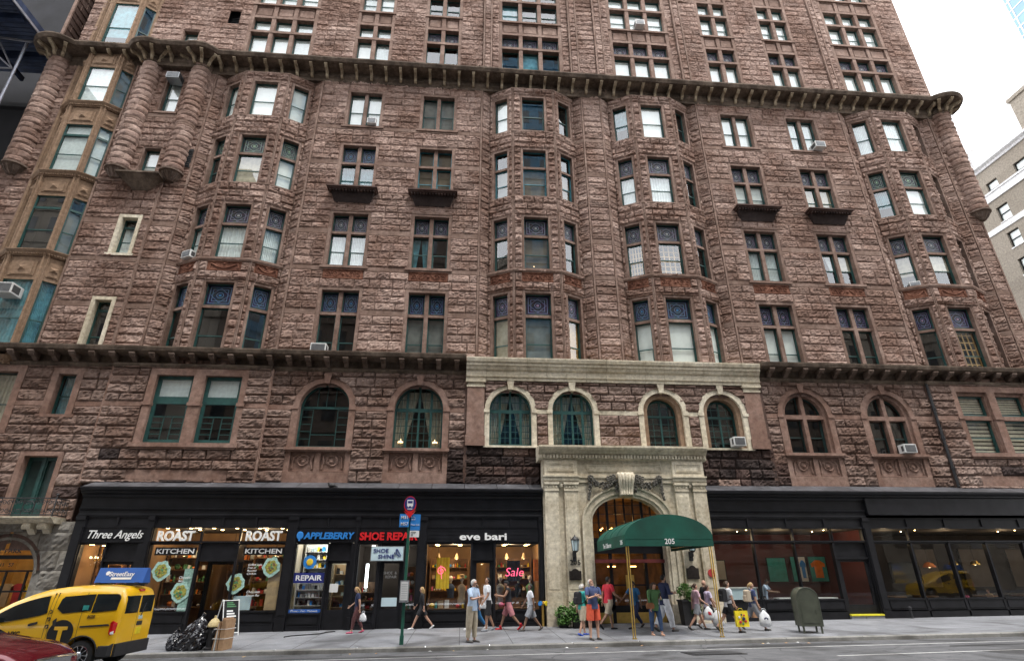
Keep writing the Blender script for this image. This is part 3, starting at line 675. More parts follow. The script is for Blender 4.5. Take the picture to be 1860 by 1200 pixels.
vb = MB(); vb.fbox(FV, -15.35, -14.92, .02, .1, 19.9, 21.1, 0)
for i in range(9): vb.fbox(FV, -15.33, -14.94, .1, .13, 19.98+i*.12, 20.03+i*.12, 0)
vb.build('vent_louvre', 'black matt', BLD)
def tower_col(c, n):
    F = front(0., c); hw = 2.0 if n == 3 else 1.14; mulls = [-.62, .62] if n == 3 else [0]
    xs_, _ = surround(trim, F, -hw, hw, 27.3, 40.7, j=.2 if n == 3 else .17, head=.1, mulls=mulls, mw=.24, deep=.34, md=.0)
    tk = {-6.27: ['white blind', ('sheer curtain', 0, 'fold')], -2.07: [None], 15.92: ['white blind'], 20.12: ['white blind']}.get(c, TC.get(c))  # white sheets again stand in for sky mirrored in the glass
    for j, (nm, za, zb, tr) in enumerate(TR):
        trim.fbox(F, -hw-.04, hw+.04, -.3, .09, za-.16, za-.02)         # sill course
        for t_ in (tr,): trim.fbox(F, -hw+.02, hw-.02, -.34, .037, t_-.09, t_+.09)
        trim.fbox(F, -hw+.02, hw-.02, -.34, .02, zb-.08, zb+.12)
        L = []
        for xx in xs_:
            L.append((xx[0], xx[1], za, tr-.09, 'dh'))
        for xx in xs_: L.append((xx[0], xx[1], tr+.09, zb-.08, 'st' if j == 0 and c not in (-11.82, -6.27) else 'fix'))
        cu = [tk[(q+j) % len(tk)] for q in range(len(xs_))]
        cu2 = cu if not any(l[4] == 'st' for l in L) else []
        window('tower_window', F, L, cur=cu+cu2, st='stained grey', rail=.05, inner=.6)
        if j < 2:
            z0, z1 = zb+.12, TR[j+1][1]-.16
            for xx in xs_:
                trim.fbox(F, xx[0], xx[1], -.34, -.1, z0, z1, 0); 
                trim.fbox(F, xx[0]+.1, xx[1]-.1, -.1, -.055, z0+.14, z1-.14, 0)
                trim.fbox(F, xx[0], xx[1], -.1, -.05, z0, z0+.07); trim.fbox(F, xx[0], xx[1], -.1, -.05, z1-.07, z1)
for c in BAYC: tower_col(c, 3)
for c in PAIRS: tower_col(c, 2)
FT = front(0., 0.)
for o_ in opB2:
    xs, zs = surround(trim, FT, *o_, j=.06, head=.06, proud=.0)
    window('narrow_window', FT, [(xs[0][0], xs[0][1], zs[0][0], zs[0][1], 'dh')], cur='white blind')
# ---- turrets
def turret(cx, cy, z0=19.45, z1=27.0, r=.5, seed=1):
    rk = MB(); rnd = random.Random(seed); z = z0; n = 16; k = 0
    while z < z1-.05:
        sm = abs(z-22.4) < .2 or abs(z-20.9) < .12 and False
        h = .16 if sm else rnd.uniform(.33, .42); h = min(h, z1-z); nb = rnd.choice((3, 4)); off = rnd.uniform(0, 6.28)
        rows = 1 if sm else 4
        for b in range(nb):
            a0, a1 = off+2*math.pi*b/nb, off+2*math.pi*(b+1)/nb; m_ = max(4, n//nb+1); sd = rnd.uniform(0, 50); vs = []
            for i in range(rows+3):
                ii = min(max(i-1, 0), rows); zz = z+.012+(h-.024)*ii/rows
                for j in range(m_+3):
                    jj = min(max(j-1, 0), m_); a = a0+.012+(a1-a0-.024)*jj/m_
                    edge = i in (0, rows+2) or j in (0, m_+2); e2 = ii in (0, rows) or jj in (0, m_)
                    rr = r-.04 if edge else (r+.01 if sm else (r+.008 if e2 else r+.025+.055*float(vnoise(np.array([a*3+sd]), np.array([zz*7+sd]))[0])))
                    vs.append((cx+rr*math.cos(a), cy+rr*math.sin(a), zz))
            w = m_+3; rk.add(vs, [(i*w+j, i*w+j+1, (i+1)*w+j+1, (i+1)*w+j) for i in range(rows+2) for j in range(w-1)], 1 if sm else 0)
        z += h; k += 1
    rk.lathe([(r-.03, z0-z0), (r-.03, z1-z0)], (cx, cy, z0), 16, 2)
    t = rk.build('turret', ROCKM, BLD)
    c = MB(); c.lathe([(.05, -.62), (.2, -.58), (.34, -.42), (.46, -.22), (.5, -.15), (.6, -.12), (.6, -.02), (.52, .02)], (cx, cy, z0), 20)
    for i in range(12):
        a = 2*math.pi*i/12; c.tube([(cx+.2*math.cos(a), cy+.2*math.sin(a), z0-.56), (cx+.38*math.cos(a), cy+.38*math.sin(a), z0-.36), (cx+.5*math.cos(a), cy+.5*math.sin(a), z0-.18)], .04, 5)
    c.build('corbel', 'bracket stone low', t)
    c = MB(); c.lathe([(.5, 7.3), (.58, 7.36), (.58, 7.5), (.5, 7.55)], (cx, cy, z0), 20); c.build('neck_ring', 'bracket stone low', t)
TUR = [(-23.35, -.05), (-18.3, -.15), (-15.65, -.1), (29.65, -.05)]
for i, (x, y) in enumerate(TUR): turret(x, y, seed=i+1)
# ---- cornices with modillions
CORP_U = [(-.55, 26.62), (.08, 26.62), (.12, 26.8), (.2, 26.9), (.2, 27.2), (.86, 27.28), (.92, 27.3), (1.02, 27.46), (1.02, 27.54), (-.55, 27.66)]
up = MB(); ub = []
def bracket(F, u, mt, zt, L=.62, w=.14, h=.5, mc=None):
    b = MB(); prof = [(.1, zt), (L, zt), (L, zt-.12), (L*.86, zt-.2), (L*.62, zt-.2), (L*.42, zt-.3), (L*.36, zt-h*.85), (L*.26, zt-h), (.1, zt-h)]
    b.prism(prof, lambda p: F(u-w/2, p[0], p[1]), lambda p: F(u+w/2, p[0], p[1]))
    b.prism([(L-.02, zt+.0), (L+.04, zt), (L+.04, zt-.07), (L-.02, zt-.1)], lambda p: F(u-w/2-.02, p[0], p[1]), lambda p: F(u+w/2+.02, p[0], p[1]))
    return b
def arcpath(cx, cy, r, a0, a1, n=14): 
    return [(cx+r*math.cos(a), cy+r*math.sin(a), math.cos(a), math.sin(a)) for a in [R(a0+(a1-a0)*i/n) for i in range(n+1)]]
up.sweep(CORP_U, [(-23.35, 0, 0, -1), (29.6, 0, 0, -1)])
CORP_T = [(d, z+(.006 if z > 27 else -.006)) for d, z in CORP_U]
for i, (x, y) in enumerate(TUR):
    a0, a1 = (180, 350) if i == 0 else ((190, 370) if i == 3 else (185, 355))
    up.sweep(CORP_T, arcpath(x, y, .42, a0, a1), cap=True)
CORP_M = [(d+.42, z+.003) for d, z in CORP_U]
up.sweep(CORP_M, [(-18.3, 0, 0, -1), (-15.65, 0, 0, -1)])
cu_ = up.build('great_cornice', ['cornice stone'], BLD)
x = -21.4
FU = front(0., 0.)
while x < 29.2:
    near = min(abs(x-t[0]) for t in TUR); ins = -18.3 < x < -15.65
    if near > .75: bracket(FU if not ins else front(-.42, 0.), x, 0, 27.27, L=.8).build('bracket', 'bracket stone', cu_)
    x += .852
for i, (tx, ty) in enumerate(TUR):
    for a in ((215, 250, 285, 320) if i else (200, 235, 270, 305)) if i < 3 else (235, 270, 305, 340, 15):
        c, s = math.cos(R(a)), math.sin(R(a)); r0 = .42
        Fx = frame(tx+c*r0+s*1, ty+s*r0-c*1, tx+c*r0, ty+s*r0)
        bracket(Fx, 1.0, 0, 27.275, L=.8).build('bracket', 'bracket stone', cu_)
# copings where the top of the cornice meets the tower
trim.build('dressed_stone_trim', 'brownstone smooth', BLD)
wall.build('upper_wall', ROCKM, BLD)
mat('lobby wall', (.22, .14, .07), .8, .5, 2.5); mat('shop wall yellow', (.60, .36, .10), .8, .3, 2); mat('fabric yellow', (.75, .52, .03), .8, .15, 5); mat('fabric tan', (.42, .30, .17), .85, .2, 5); mat('fabric red', (.45, .04, .04), .8, .2, 5)
# ============================================================ SECOND STOREY BAND
lo = Rock(); lt = MB(); lst = MB(); wall = None
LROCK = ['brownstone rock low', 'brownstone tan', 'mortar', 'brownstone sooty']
def arc(cu, cz, r, a0=0, a1=180, n=20): return [(cu+r*math.cos(R(a0+(a1-a0)*i/n)), cz+r*math.sin(R(a0+(a1-a0)*i/n))) for i in range(n+1)]
def ring(T, F, cu, cz, r0, r1, d0, d1, mi=0, n=24, a0=0, a1=180, rz=1.):
    A, B = arc(cu, cz, r0, a0, a1, n), arc(cu, cz, r1, a0, a1, n)
    if rz != 1.: A = [(x, cz+(z-cz)*rz) for x, z in A]; B = [(x, cz+(z-cz)*rz) for x, z in B]
    vs = []
    for (a, b) in zip(A, B): vs += [F(a[0],d0,a[1]), F(b[0],d0,b[1]), F(b[0],d1,b[1]), F(a[0],d1,a[1])]
    fs = [(4*i+j, 4*i+(j+1)%4, 4*i+4+(j+1)%4, 4*i+4+j) for i in range(n) for j in range(4)]+[(3,2,1,0), (4*n,4*n+1,4*n+2,4*n+3)]
    T.add(vs, fs, mi)
def arch_surround(T, F, cu, r0, r1, zb, zs, d1=.06, deep=.38, key=True, impost=True, keyh=.0):
    ring(T, F, cu, zs, r0, r1, -deep, d1)
    T.fbox(F, cu-r1, cu-r0, -deep, d1, zb, zs-.14); T.fbox(F, cu+r0, cu+r1, -deep, d1, zb, zs-.14)
    for s in (-1, 1):
        a, b = sorted((cu+s*(r0-.0), cu+s*(r1+.035)))
        T.fbox(F, a, b, -deep, d1+.04, zs-.14, zs)
    if key:
        P = [(cu-.10, zs+r0-.02), (cu+.10, zs+r0-.02), (cu+.17, zs+r1+.16+keyh), (cu-.17, zs+r1+.16+keyh)]
        T.prism(P, lambda p: F(p[0], -deep, p[1]), lambda p: F(p[0], d1+.07, p[1]))
def arched_window(F, cu, r, zb, zs, style, d=-.28, cur=None):
    g = MB(); w = .075
    ring(g, F, cu, zs, r-w, r, d-.08, d); g.fbox(F, cu-r, cu-r+w, d-.08, d, zb, zs); g.fbox(F, cu+r-w, cu+r, d-.08, d, zb, zs); g.fbox(F, cu-r+w, cu+r-w, d-.08, d, zb, zb+.09)
    ztop = lambda u: zs+math.sqrt(max((r-w)**2-(u-cu)**2, 0))
    bz, bw, mt = (0, .045, 1)
    def vb(u, ww, z0=None, z1=None, dd=0., t=.05): g.fbox(F, u-ww/2, u+ww/2, d-t, d-.006+dd, z0 if z0 is not None else zb+.09, z1 if z1 is not None else ztop(u))
    def hb(z, ww, a=None, b=None, dd=-.002, t=.05): g.fbox(F, (cu-r+w) if a is None else a, (cu+r-w) if b is None else b, d-t, d-.006+dd, z-ww/2, z+ww/2)
    if style == 'casement':
        hb(zs-.02, .16, dd=.004)
        for s in (-.5, 0, .5): vb(cu+s*r, .11 if s else .09)
        for s in (-.75, -.25, .25, .75):
            vb(cu+s*r*.97, .022, dd=-.02)
        for i in range(1, 5): hb(zb+.09+(zs-.1-zb-.09)*i/5, .022, dd=-.022)
        hb(zs+r*.42, .022, a=cu-r*.85, b=cu+r*.85, dd=-.022)
    elif style == 'sidegrid':
        hb(zs+.02, .11, dd=.004)
        for s in (-.5, .5): vb(cu+s*r, .03, z1=zs); vb(cu+s*r*.72, .03, z0=zs)
        for s, q in ((-1, -.5), (.5, 1)):
            for i in range(1, 6): hb(zb+.09+(zs-zb-.1)*i/5.2, .028, a=cu+s*r*.98, b=cu+q*r*.98, dd=-.02)
        hb(zb+.6, .03, a=cu-r*.5, b=cu+r*.5, dd=-.02); vb(cu, .025, z0=zs)
    elif style == 'grid':
        hb(zs-.05, .09, dd=.004); vb(cu, .08)
        for s in (-.5, .5): vb(cu+s*r, .024, dd=-.02)
        for i in range(1, 6): hb(zb+(zs-zb)*i/5.4, .024, dd=-.022)
        hb(zs+r*.45, .024, a=cu-r*.85, b=cu+r*.85, dd=-.022)
    elif style == 'cross':
        hb(zs-.25-(zs-.25-zb)*.5, .05)
        for s in (-1, 1): vb(cu+s*.14, .06, z1=zs-.2); vb(cu+s*(r-.1), .06, z1=zs-.2); vb(cu+s*.14, .05, z0=zs)
    # dark room behind the arch
    n = 14; P = [(cu-r-.03, zb)]+[(x, z) for x, z in arc(cu, zs, r+.03, 180, 0, n)]+[(cu+r+.03, zb)]
    m_ = len(P); dn = d-.081
    g.add([F(x, dn, z) for x, z in P]+[F(x, d-.7, z) for x, z in P], [tuple(range(m_, 2*m_))]+[(i, (i+1)%m_, m_+(i+1)%m_, m_+i) for i in range(m_)], 1)
    o = g.build('arched_window', ['green paint' if style != 'cross' else 'dark green paint', 'dark room'], BLD)
    p = MB(); PP = ([(cu-r+w, zb+.05)]+arc(cu, zs, r-w+.01, 180, 0, n)+[(cu+r-w, zb+.05)])[::-1]
    p.add([F(x, d-.035, z) for x, z in PP], [tuple(range(len(PP)))]); p.build('pane', 'window glass', o)
    if cur:
        for s in (-1, 1):
            q = MB(); k = 10
            for i in range(k):
                a0, a1 = i/k, (i+1)/k; u0 = cu+s*(r-.08-(r*.62)*a0*.62); u1 = cu+s*(r-.08-(r*.62)*a1*.62)
                t0 = cu+s*(r-.08-(r*.95)*a0*.95); t1 = cu+s*(r-.08-(r*.95)*a1*.95)
                zt0, zt1 = min(ztop(t0), zs+r*.8), min(ztop(t1), zs+r*.8)
                q.add([F(u0,d-.16-.04*(i%2),zb+.1),F(u1,d-.16-.04*((i+1)%2),zb+.1),F(t1,d-.16-.04*((i+1)%2),zt1),F(t0,d-.16-.04*(i%2),zt0)], [(0,1,2,3)])
            q.build('curtain', cur, o)
    return o
FA = front(-.35); FP = front(-.5); FL = front(-.45)
Z0B, Z1B = 3.7, 8.62
BB = [(6.8, 7.02)]
sooty = lambda x, z, r: ((-1.5 < x < 3.3 or 10.2 < x < 14.6) and z < 5.35 and r.random() < .86) or (z < 5.6 and r.random() < .06)
ARB = [-6.22, -2.09, 16.0, 20.13]
def arch_open(x0, lim):
    out = []
    for c in ARB:
        if x0 < c < lim: out += [(c-1.36-x0, c+1.36-x0, 5.17, 8.36, (c-x0, 6.98, 1.34)), (c-1.34-x0, c+1.34-x0, 3.7, 5.17)]
    return out
# far left (window over the balcony, small window), pavilions, arches, light-stone centre
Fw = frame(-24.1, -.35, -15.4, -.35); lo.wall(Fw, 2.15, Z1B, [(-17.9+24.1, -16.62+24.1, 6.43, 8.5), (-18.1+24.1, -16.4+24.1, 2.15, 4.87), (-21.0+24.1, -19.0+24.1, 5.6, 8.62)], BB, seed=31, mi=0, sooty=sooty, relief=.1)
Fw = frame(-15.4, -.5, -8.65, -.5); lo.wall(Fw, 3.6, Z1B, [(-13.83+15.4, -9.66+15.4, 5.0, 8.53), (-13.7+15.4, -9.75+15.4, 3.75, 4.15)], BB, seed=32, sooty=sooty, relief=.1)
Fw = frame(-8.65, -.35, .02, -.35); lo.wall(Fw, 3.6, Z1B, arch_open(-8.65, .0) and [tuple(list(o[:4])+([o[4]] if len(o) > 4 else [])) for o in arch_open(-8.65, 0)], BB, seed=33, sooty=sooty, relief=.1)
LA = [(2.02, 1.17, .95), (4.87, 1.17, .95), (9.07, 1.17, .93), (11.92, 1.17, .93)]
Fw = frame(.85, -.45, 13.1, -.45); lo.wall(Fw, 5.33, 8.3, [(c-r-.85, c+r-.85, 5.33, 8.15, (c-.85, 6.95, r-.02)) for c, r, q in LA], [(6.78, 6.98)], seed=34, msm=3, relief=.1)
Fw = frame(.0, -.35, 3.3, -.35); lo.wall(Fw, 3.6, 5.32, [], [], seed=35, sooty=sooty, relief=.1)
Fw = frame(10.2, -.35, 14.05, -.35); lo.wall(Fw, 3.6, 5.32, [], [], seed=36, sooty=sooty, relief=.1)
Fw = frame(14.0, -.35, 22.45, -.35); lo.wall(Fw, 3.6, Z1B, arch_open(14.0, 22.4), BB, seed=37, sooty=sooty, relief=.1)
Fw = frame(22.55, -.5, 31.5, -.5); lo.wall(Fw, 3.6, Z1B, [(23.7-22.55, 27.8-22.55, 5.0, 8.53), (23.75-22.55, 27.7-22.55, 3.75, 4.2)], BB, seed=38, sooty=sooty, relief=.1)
lo.wall(frame(31.5, -.5, 31.5, 14), -1.8, Z1B, [], BB, seed=39, course=.5, step=.25)
for x in (-15.4, -8.65, 22.5): lt.box(x-.06, x+.06, -.53 if x != 22.5 else -.42, -.2, 3.6, Z1B)
pipe = MB(); pipe.tube([(22.5, -.52, 3.7), (22.5, -.52, 8.6)], .06, 8)
for z in (4.5, 5.9, 7.3): pipe.tube([(22.5, -.52, z), (22.5, -.52, z+.1)], .085, 8)
pipe.build('drainpipe', 'iron', BLD)
# small window, French window and far-left window
def rectwin(F, a, b, z0, z1, j, cur, name='square_window', col='green paint', kind='dh', tr=None):
    xs, zs = surround(lt, F, a, b, z0, z1, j=j, head=j, proud=.06, trans=[tr] if tr else [], tw=.12)
    L = [(xs[0][0], xs[0][1], zz[0], zz[1], kind) for zz in zs]
    return window(name, F, L, cur=cur, col=col, d=-.24)
rectwin(FA, -17.9, -16.62, 6.43, 8.5, .27, ('blue drape and reflection', 0, 'fold')); lt.fbox(FA, -18.0, -16.5, -.3, .12, 6.3, 6.426)
rectwin(FA, -21.0, -19.0, 5.6, 8.6, .3, ('beige curtain', 0, 'fold'), col='dark green paint')
xs, zs = surround(lt, FA, -18.1, -16.4, 2.15, 4.87, j=.2, head=.18, proud=.06)
g = MB(); a, b = xs[0]; m_ = (a+b)/2
for (p, q) in ((a, m_-.004), (m_+.004, b)):
    g.fbox(FA, p, p+.11, -.36, -.26, 2.15, 4.69); g.fbox(FA, q-.11, q, -.36, -.26, 2.15, 4.69); g.fbox(FA, p+.11, q-.11, -.36, -.26, 4.55, 4.69)
    g.fbox(FA, p+.11, q-.11, -.36, -.27, 2.15, 2.9); g.fbox(FA, p+.11, q-.11, -.35, -.32, 2.9, 4.55, 1)
g.fbox(FA, m_-.05, m_+.05, -.26, -.235, 2.2, 4.69)
g.build('french_window', ['green paint', 'dark green paint'], BLD)
# paired casements in the pavilions
def double_win(F, a, cent, light):
    c1, c2, hw, z0, z1 = cent[0], cent[1], cent[2], 5.24, 8.23
    o0, o1 = a
    for (p, q) in ((o0, c1-hw), (c1+hw, c2-hw), (c2+hw, o1)):
        lt.fbox(F, p, q, -.4, .07, 5.24, 6.86); lt.fbox(F, p, q, -.4, .07, 7.0, 8.53); lt.fbox(F, p-.03, q+.03, -.4, .12, 6.86, 7.0)
    for c in (c1, c2): lt.fbox(F, c-hw, c+hw, -.4, .066, z1, 8.53)
    lt.fbox(F, o0-.08, o1+.08, -.1, .2, 5.06, 5.236); lt.fbox(F, o0, o1, -.1, .14, 4.98, 5.06)
    for k, c in enumerate((c1, c2)):
        if light:      # brown stone mullion form with cream blinds
            j = .1
            for s in (-1, 1): lt.fbox(F, c+s*hw-(j if s > 0 else 0), c+s*hw+(0 if s > 0 else j), -.4, -.06, z0, z1)
            lt.fbox(F, c-hw+j, c+hw-j, -.4, -.06, z1-.16, z1); lt.fbox(F, c-hw+j, c+hw-j, -.4, -.064, 6.86, 7.06)
            window('casement_window', F, [(c-hw+j, c+hw-j, z0, 6.86, 'dh'), (c-hw+j, c+hw-j, 7.06, z1-.16, 'fix')], d=-.2, cur=[('beige curtain', 0, 'slat')]*2, col='green paint', rail=.09)
        else:
            o = window('casement_window', F, [(c-hw, c+hw, z0, 7.12, 'fix'), (c-hw, c+hw, 7.12, z1, 'fix')], d=-.12, cur=[None, ('sheer curtain', 0, 'flat')], col='green paint', rail=.15)
            m2 = MB()
            a0, b0 = c-hw+.15, c+hw-.15; zz0, zz1 = z0+.18, 6.4
            for s in (.36, .64): m2.fbox(F, a0+(b0-a0)*s-.015, a0+(b0-a0)*s+.015, -.19, -.14, zz0, zz1)
            for i in range(5):
                z = zz0+(zz1-zz0)*i/4
                for (p, q) in ((0, .36), (.64, 1)): m2.fbox(F, a0+(b0-a0)*p, a0+(b0-a0)*q, -.185, -.142, z-.014, z+.014)
            m2.fbox(F, a0, b0, -.188, -.138, zz1, zz1+.04)
            m2.build('muntins', 'green paint', o)
double_win(FP, (-13.78, -9.6), (-12.7, -10.65, .78), False)
double_win(FP, (23.62, 27.72), (24.68, 26.68, .8), True)
lt.fbox(FP, -13.7, -9.75, -.2, .03, 3.75, 4.15); lt.fbox(FP, 23.75, 27.7, -.2, .03, 3.75, 4.2)
# arched windows in brown stone
for k, c in enumerate(ARB):
    r0 = 1.08 if k < 2 else 1.1
    arch_surround(lt, FA, c, r0, 1.36, 5.17, 6.98)
    if k < 2: arched_window(FA, c, 1.08, 5.2, 6.98, ('sidegrid', 'casement')[k], cur=None if k == 0 else 'beige curtain')
    else:
        ring(lt, FA, c, 6.98, .94, 1.1, -.42, -.06); lt.fbox(FA, c-1.1, c-.94, -.42, -.06, 5.17, 6.98); lt.fbox(FA, c+.94, c+1.1, -.42, -.06, 5.17, 6.98)
        lt.fbox(FA, c-.94, c+.94, -.42, -.08, 6.8, 7.0); lt.fbox(FA, c-.09, c+.09, -.42, -.078, 5.17, 6.98+.95)
        arched_window(FA, c, .95, 5.2, 6.98, 'cross', d=-.3, cur=None)
    lt.fbox(FA, c-1.42, c+1.42, -.1, .2, 5.04, 5.166); lt.fbox(FA, c-1.36, c+1.36, -.1, .15, 4.98, 5.04)
    lt.fbox(FA, c-1.36, c+1.36, -.1, .05, 3.7, 4.14)
    for u in (c-1.25, c, c+1.25): lt.fbox(FA, u-.11, u+.11, -.1, .05, 4.14, 4.98)
    relief(FA, c-1.13, c-.12, 4.16, 4.97, 'brownstone tan', 'carved_panel', 2, d=-.06); relief(FA, c+.12, c+1.13, 4.16, 4.97, 'brownstone tan', 'carved_panel', 3, d=-.06)
for i, u in enumerate((-2.85, -1.33)):
    t = thing('table_lamp', FA(u, -.55, 5.3), ('lit table lamp at the left inside the second brown arched window', 'lit table lamp at the right inside the second brown arched window')[i], 'lamp'); q = MB(); q.lathe([(.05, 0), (.03, .05), (.02, .3)], FA(u, -.55, 5.25), 8); q.build('base', 'brass', t); q = MB(); q.lathe([(.14, .28), (.07, .45)], FA(u, -.55, 5.25), 12); q.build('lamp_shade', 'lamp soft', t)
# light stone centre: arches, pilasters, entablature
for k, (c, r1, r0) in enumerate(LA):
    arch_surround(lst, FL, c, r0, r1, 5.33, 6.95, d1=.07, keyh=.03)
    if k < 2: arched_window(FL, c, r0, 5.36, 6.95, 'casement', cur='beige curtain', d=-.22)
    else:
        q = MB(); ring(q, FL, c, 6.95, .72, .935, -.5, -.07); q.fbox(FL, c-.935, c-.72, -.5, -.07, 5.33, 6.95); q.fbox(FL, c+.72, c+.935, -.5, -.07, 5.33, 6.95)
        q.build('inner_reveal', 'copper tan', BLD); arched_window(FL, c, .72, 5.36, 6.9, 'grid', d=-.38)
lst.fbox(FL, .8, 3.3, -.1, .1, 5.24, 5.328); lst.fbox(FL, 10.2, 13.15, -.1, .1, 5.24, 5.328)
for (a, b) in ((3.2, 3.69), (6.05, 7.9), (10.25, 10.75)): lst.fbox(FL, a, b, -.1, .05, 6.78, 6.98)
for (a, b) in ((.05, .83), (13.08, 13.86)):
    pb = MB()
    pb.fbox(FL, a, b, -.2, .1, 5.3, 8.0); pb.fbox(FL, a-.04, b+.04, -.2, .14, 5.3, 5.75)
    lst.fbox(FL, a-.03, b+.03, -.2, .14, 7.98, 8.08); lst.fbox(FL, a+.02, b-.02, -.2, .11, 8.08, 8.2); lst.fbox(FL, a-.07, b+.07, -.2, .2, 8.2, 8.32)
    pb.build('brown_pilaster', 'brownstone tan', BLD)
ENT = [(-.6, 8.3), (.16, 8.3), (.16, 8.42), (.22, 8.46), (.22, 8.72), (.3, 8.78), (.34, 8.9), (.4, 8.95), (.4, 9.08), (.46, 9.1), (.5, 9.24), (.5, 9.3), (-.6, 9.34)]
x = -.02; k = 0
while x < 13.9:
    lst.sweep([(d+.45*0+0, z) for d, z in ENT], [(x+.006, -.45, 0, -1), (min(x+.93, 13.95)-.006, -.45, 0, -1)]); x += .93
lst.build('light_stone_dressings', 'limestone', BLD)
# ---- lower cornice
def cornice(x0, x1, Y, name='lower_cornice'):
    c = MB(); P = [(-.4, 8.58), (.06, 8.58), (.12, 8.68), (.12, 8.76), (.05, 8.8), (.05, 9.1), (.5, 9.14), (.62, 9.2), (.66, 9.34), (.66, 9.4), (-.6, 9.46)]
    c.sweep(P, [(x0, Y, 0, -1), (x1, Y, 0, -1)])
    o = c.build(name, 'cornice stone', BLD); return o
for (x0, x1) in ((-24.1, -.03), (14.0, 31.6)):
    o = cornice(x0, x1, -.35); x = x0+.4
    if x0 > 0: x = 14.5
    while x < x1-.2:
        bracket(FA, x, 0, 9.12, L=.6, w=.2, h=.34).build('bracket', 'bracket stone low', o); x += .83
for (x0, x1) in ((-15.4, -8.65), (22.5, 31.6)): pm = MB(); pm.sweep([(-.05, 8.55), (.06, 8.55), (.12, 8.66), (.12, 8.745), (-.05, 8.745)], [(x0, -.5, 0, -1), (x1, -.5, 0, -1)]); pm.build('bed_moulding', 'cornice stone', BLD)
lt.build('dressed_stone', 'brownstone tan', BLD)
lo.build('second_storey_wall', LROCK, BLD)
core = MB(); core.box(-23.9, 29.5, 1.05, 12, 3.75, 41.4); core.box(-23.9, 31.3, 3.3, 12, -1.7, 3.74); core.box(-14.9, 31.3, -.3, 3.3, 3.5, 3.73)
core.box(14.3, 31.3, -.2, 1.0, 3.74, 4.9); core.box(.2, 3.4, -.3, 1., 3.74, 5.1); core.box(29.4, 31.2, -.2, 12, 3.75, 9.3)
core.box(-.05, .1, -.44, 1, 3.74, 9.3); core.box(13.86, 14.05, -.44, 1, 3.74, 9.3)
core.build('sky_leak_fill', 'mortar', BLD)  # added solid boxes that stop sky showing through gaps between wall planes
# ---- left: metal oriel
def oriel():
    cx = -20.72; T = MB(); P = [(cx-1.55, .05), (cx-.85, -.5), (cx+.85, -.5), (cx+1.55, .05)]
    LV = [('a', 9.0, 12.75), ('b', 14.3, 17.45), ('c', 18.9, 22.05), ('d', 23.55, 26.2), ('e', 27.6, 31.4), ('f', 32.9, 36.2)]
    cu = {0: ['blue drape and reflection', ('blue drape and reflection', 0, 'fold'), ('blue drape and reflection', 0, 'fold')], 1: [None, None, 'grey shade'], 2: ['sheer curtain']*3, 3: ['sheer curtain', 'sheer curtain', 'grey shade'], 4: [None, ('blue drape and reflection', .3, 'flat'), None], 5: ['sheer curtain']*3}
    for i in range(3):
        F = frame(*P[i], *P[i+1]); L = F.L
        for s in (.0, L-.16): T.fbox(F, s, s+.16, -.25, .02, ZB, 40)
        for s in (.05, L-.11): T.tube([F(s+.03, .03, ZB), F(s+.03, .03, 40)], .045, 6)
        for j, (n, za, zb) in enumerate(LV):
            zt = LV[j+1][1]-.45 if j+1 < len(LV) else 40
            T.fbox(F, .16, L-.16, -.25, -.03, zb, zt+.1); w = L-.32
            for (g0, dd) in ((.1, .0), (.2, .03)): T.fbox(F, .16+w*g0*.9, L-.16-w*g0*.9, -.1, dd, zb+.15+g0*.5, zt-.1-g0*.5)
            m_ = L/2; zc = (zb+.15+zt-.1)/2
            T.add([F(m_-.18,.03,zc-.12),F(m_+.18,.03,zc-.12),F(m_+.18,.03,zc+.14),F(m_-.18,.03,zc+.14),F(m_,.14,zc)], [(0,1,4),(1,2,4),(2,3,4),(3,0,4)])
            window('oriel_window', F, [(.16, L-.16, za, zb, 'dh')] if j not in (1, 2) else [(.16, L-.16, za, zb-.7, 'dh'), (.16, L-.16, zb-.7, zb, 'fix')], d=-.08, cur=[cu[j][i], None if j != 2 else cu[j][i]], inner=.4, taper=.25)
    for j, (n, za, zb) in enumerate(LV):
        T.sweep([(-.2, za-.32), (.03, za-.32), (.1, za-.2), (.16, za-.12), (.2, za-.06), (.2, za-.02), (-.2, za)], miter(P))
        for i in range(3):
            F = frame(*P[i], *P[i+1]); n = int(F.L/.11)
            for q in range(n): T.fbox(F, (q+.25)*F.L/n, (q+.75)*F.L/n, 0, .13, za-.27, za-.2)
    for s, x in ((-1, cx-1.6), (1, cx+1.55)): T.box(x-.07, x+.07, -.08, .3, ZB, 40)
    T.build('metal_oriel', 'copper tan', BLD)
oriel()
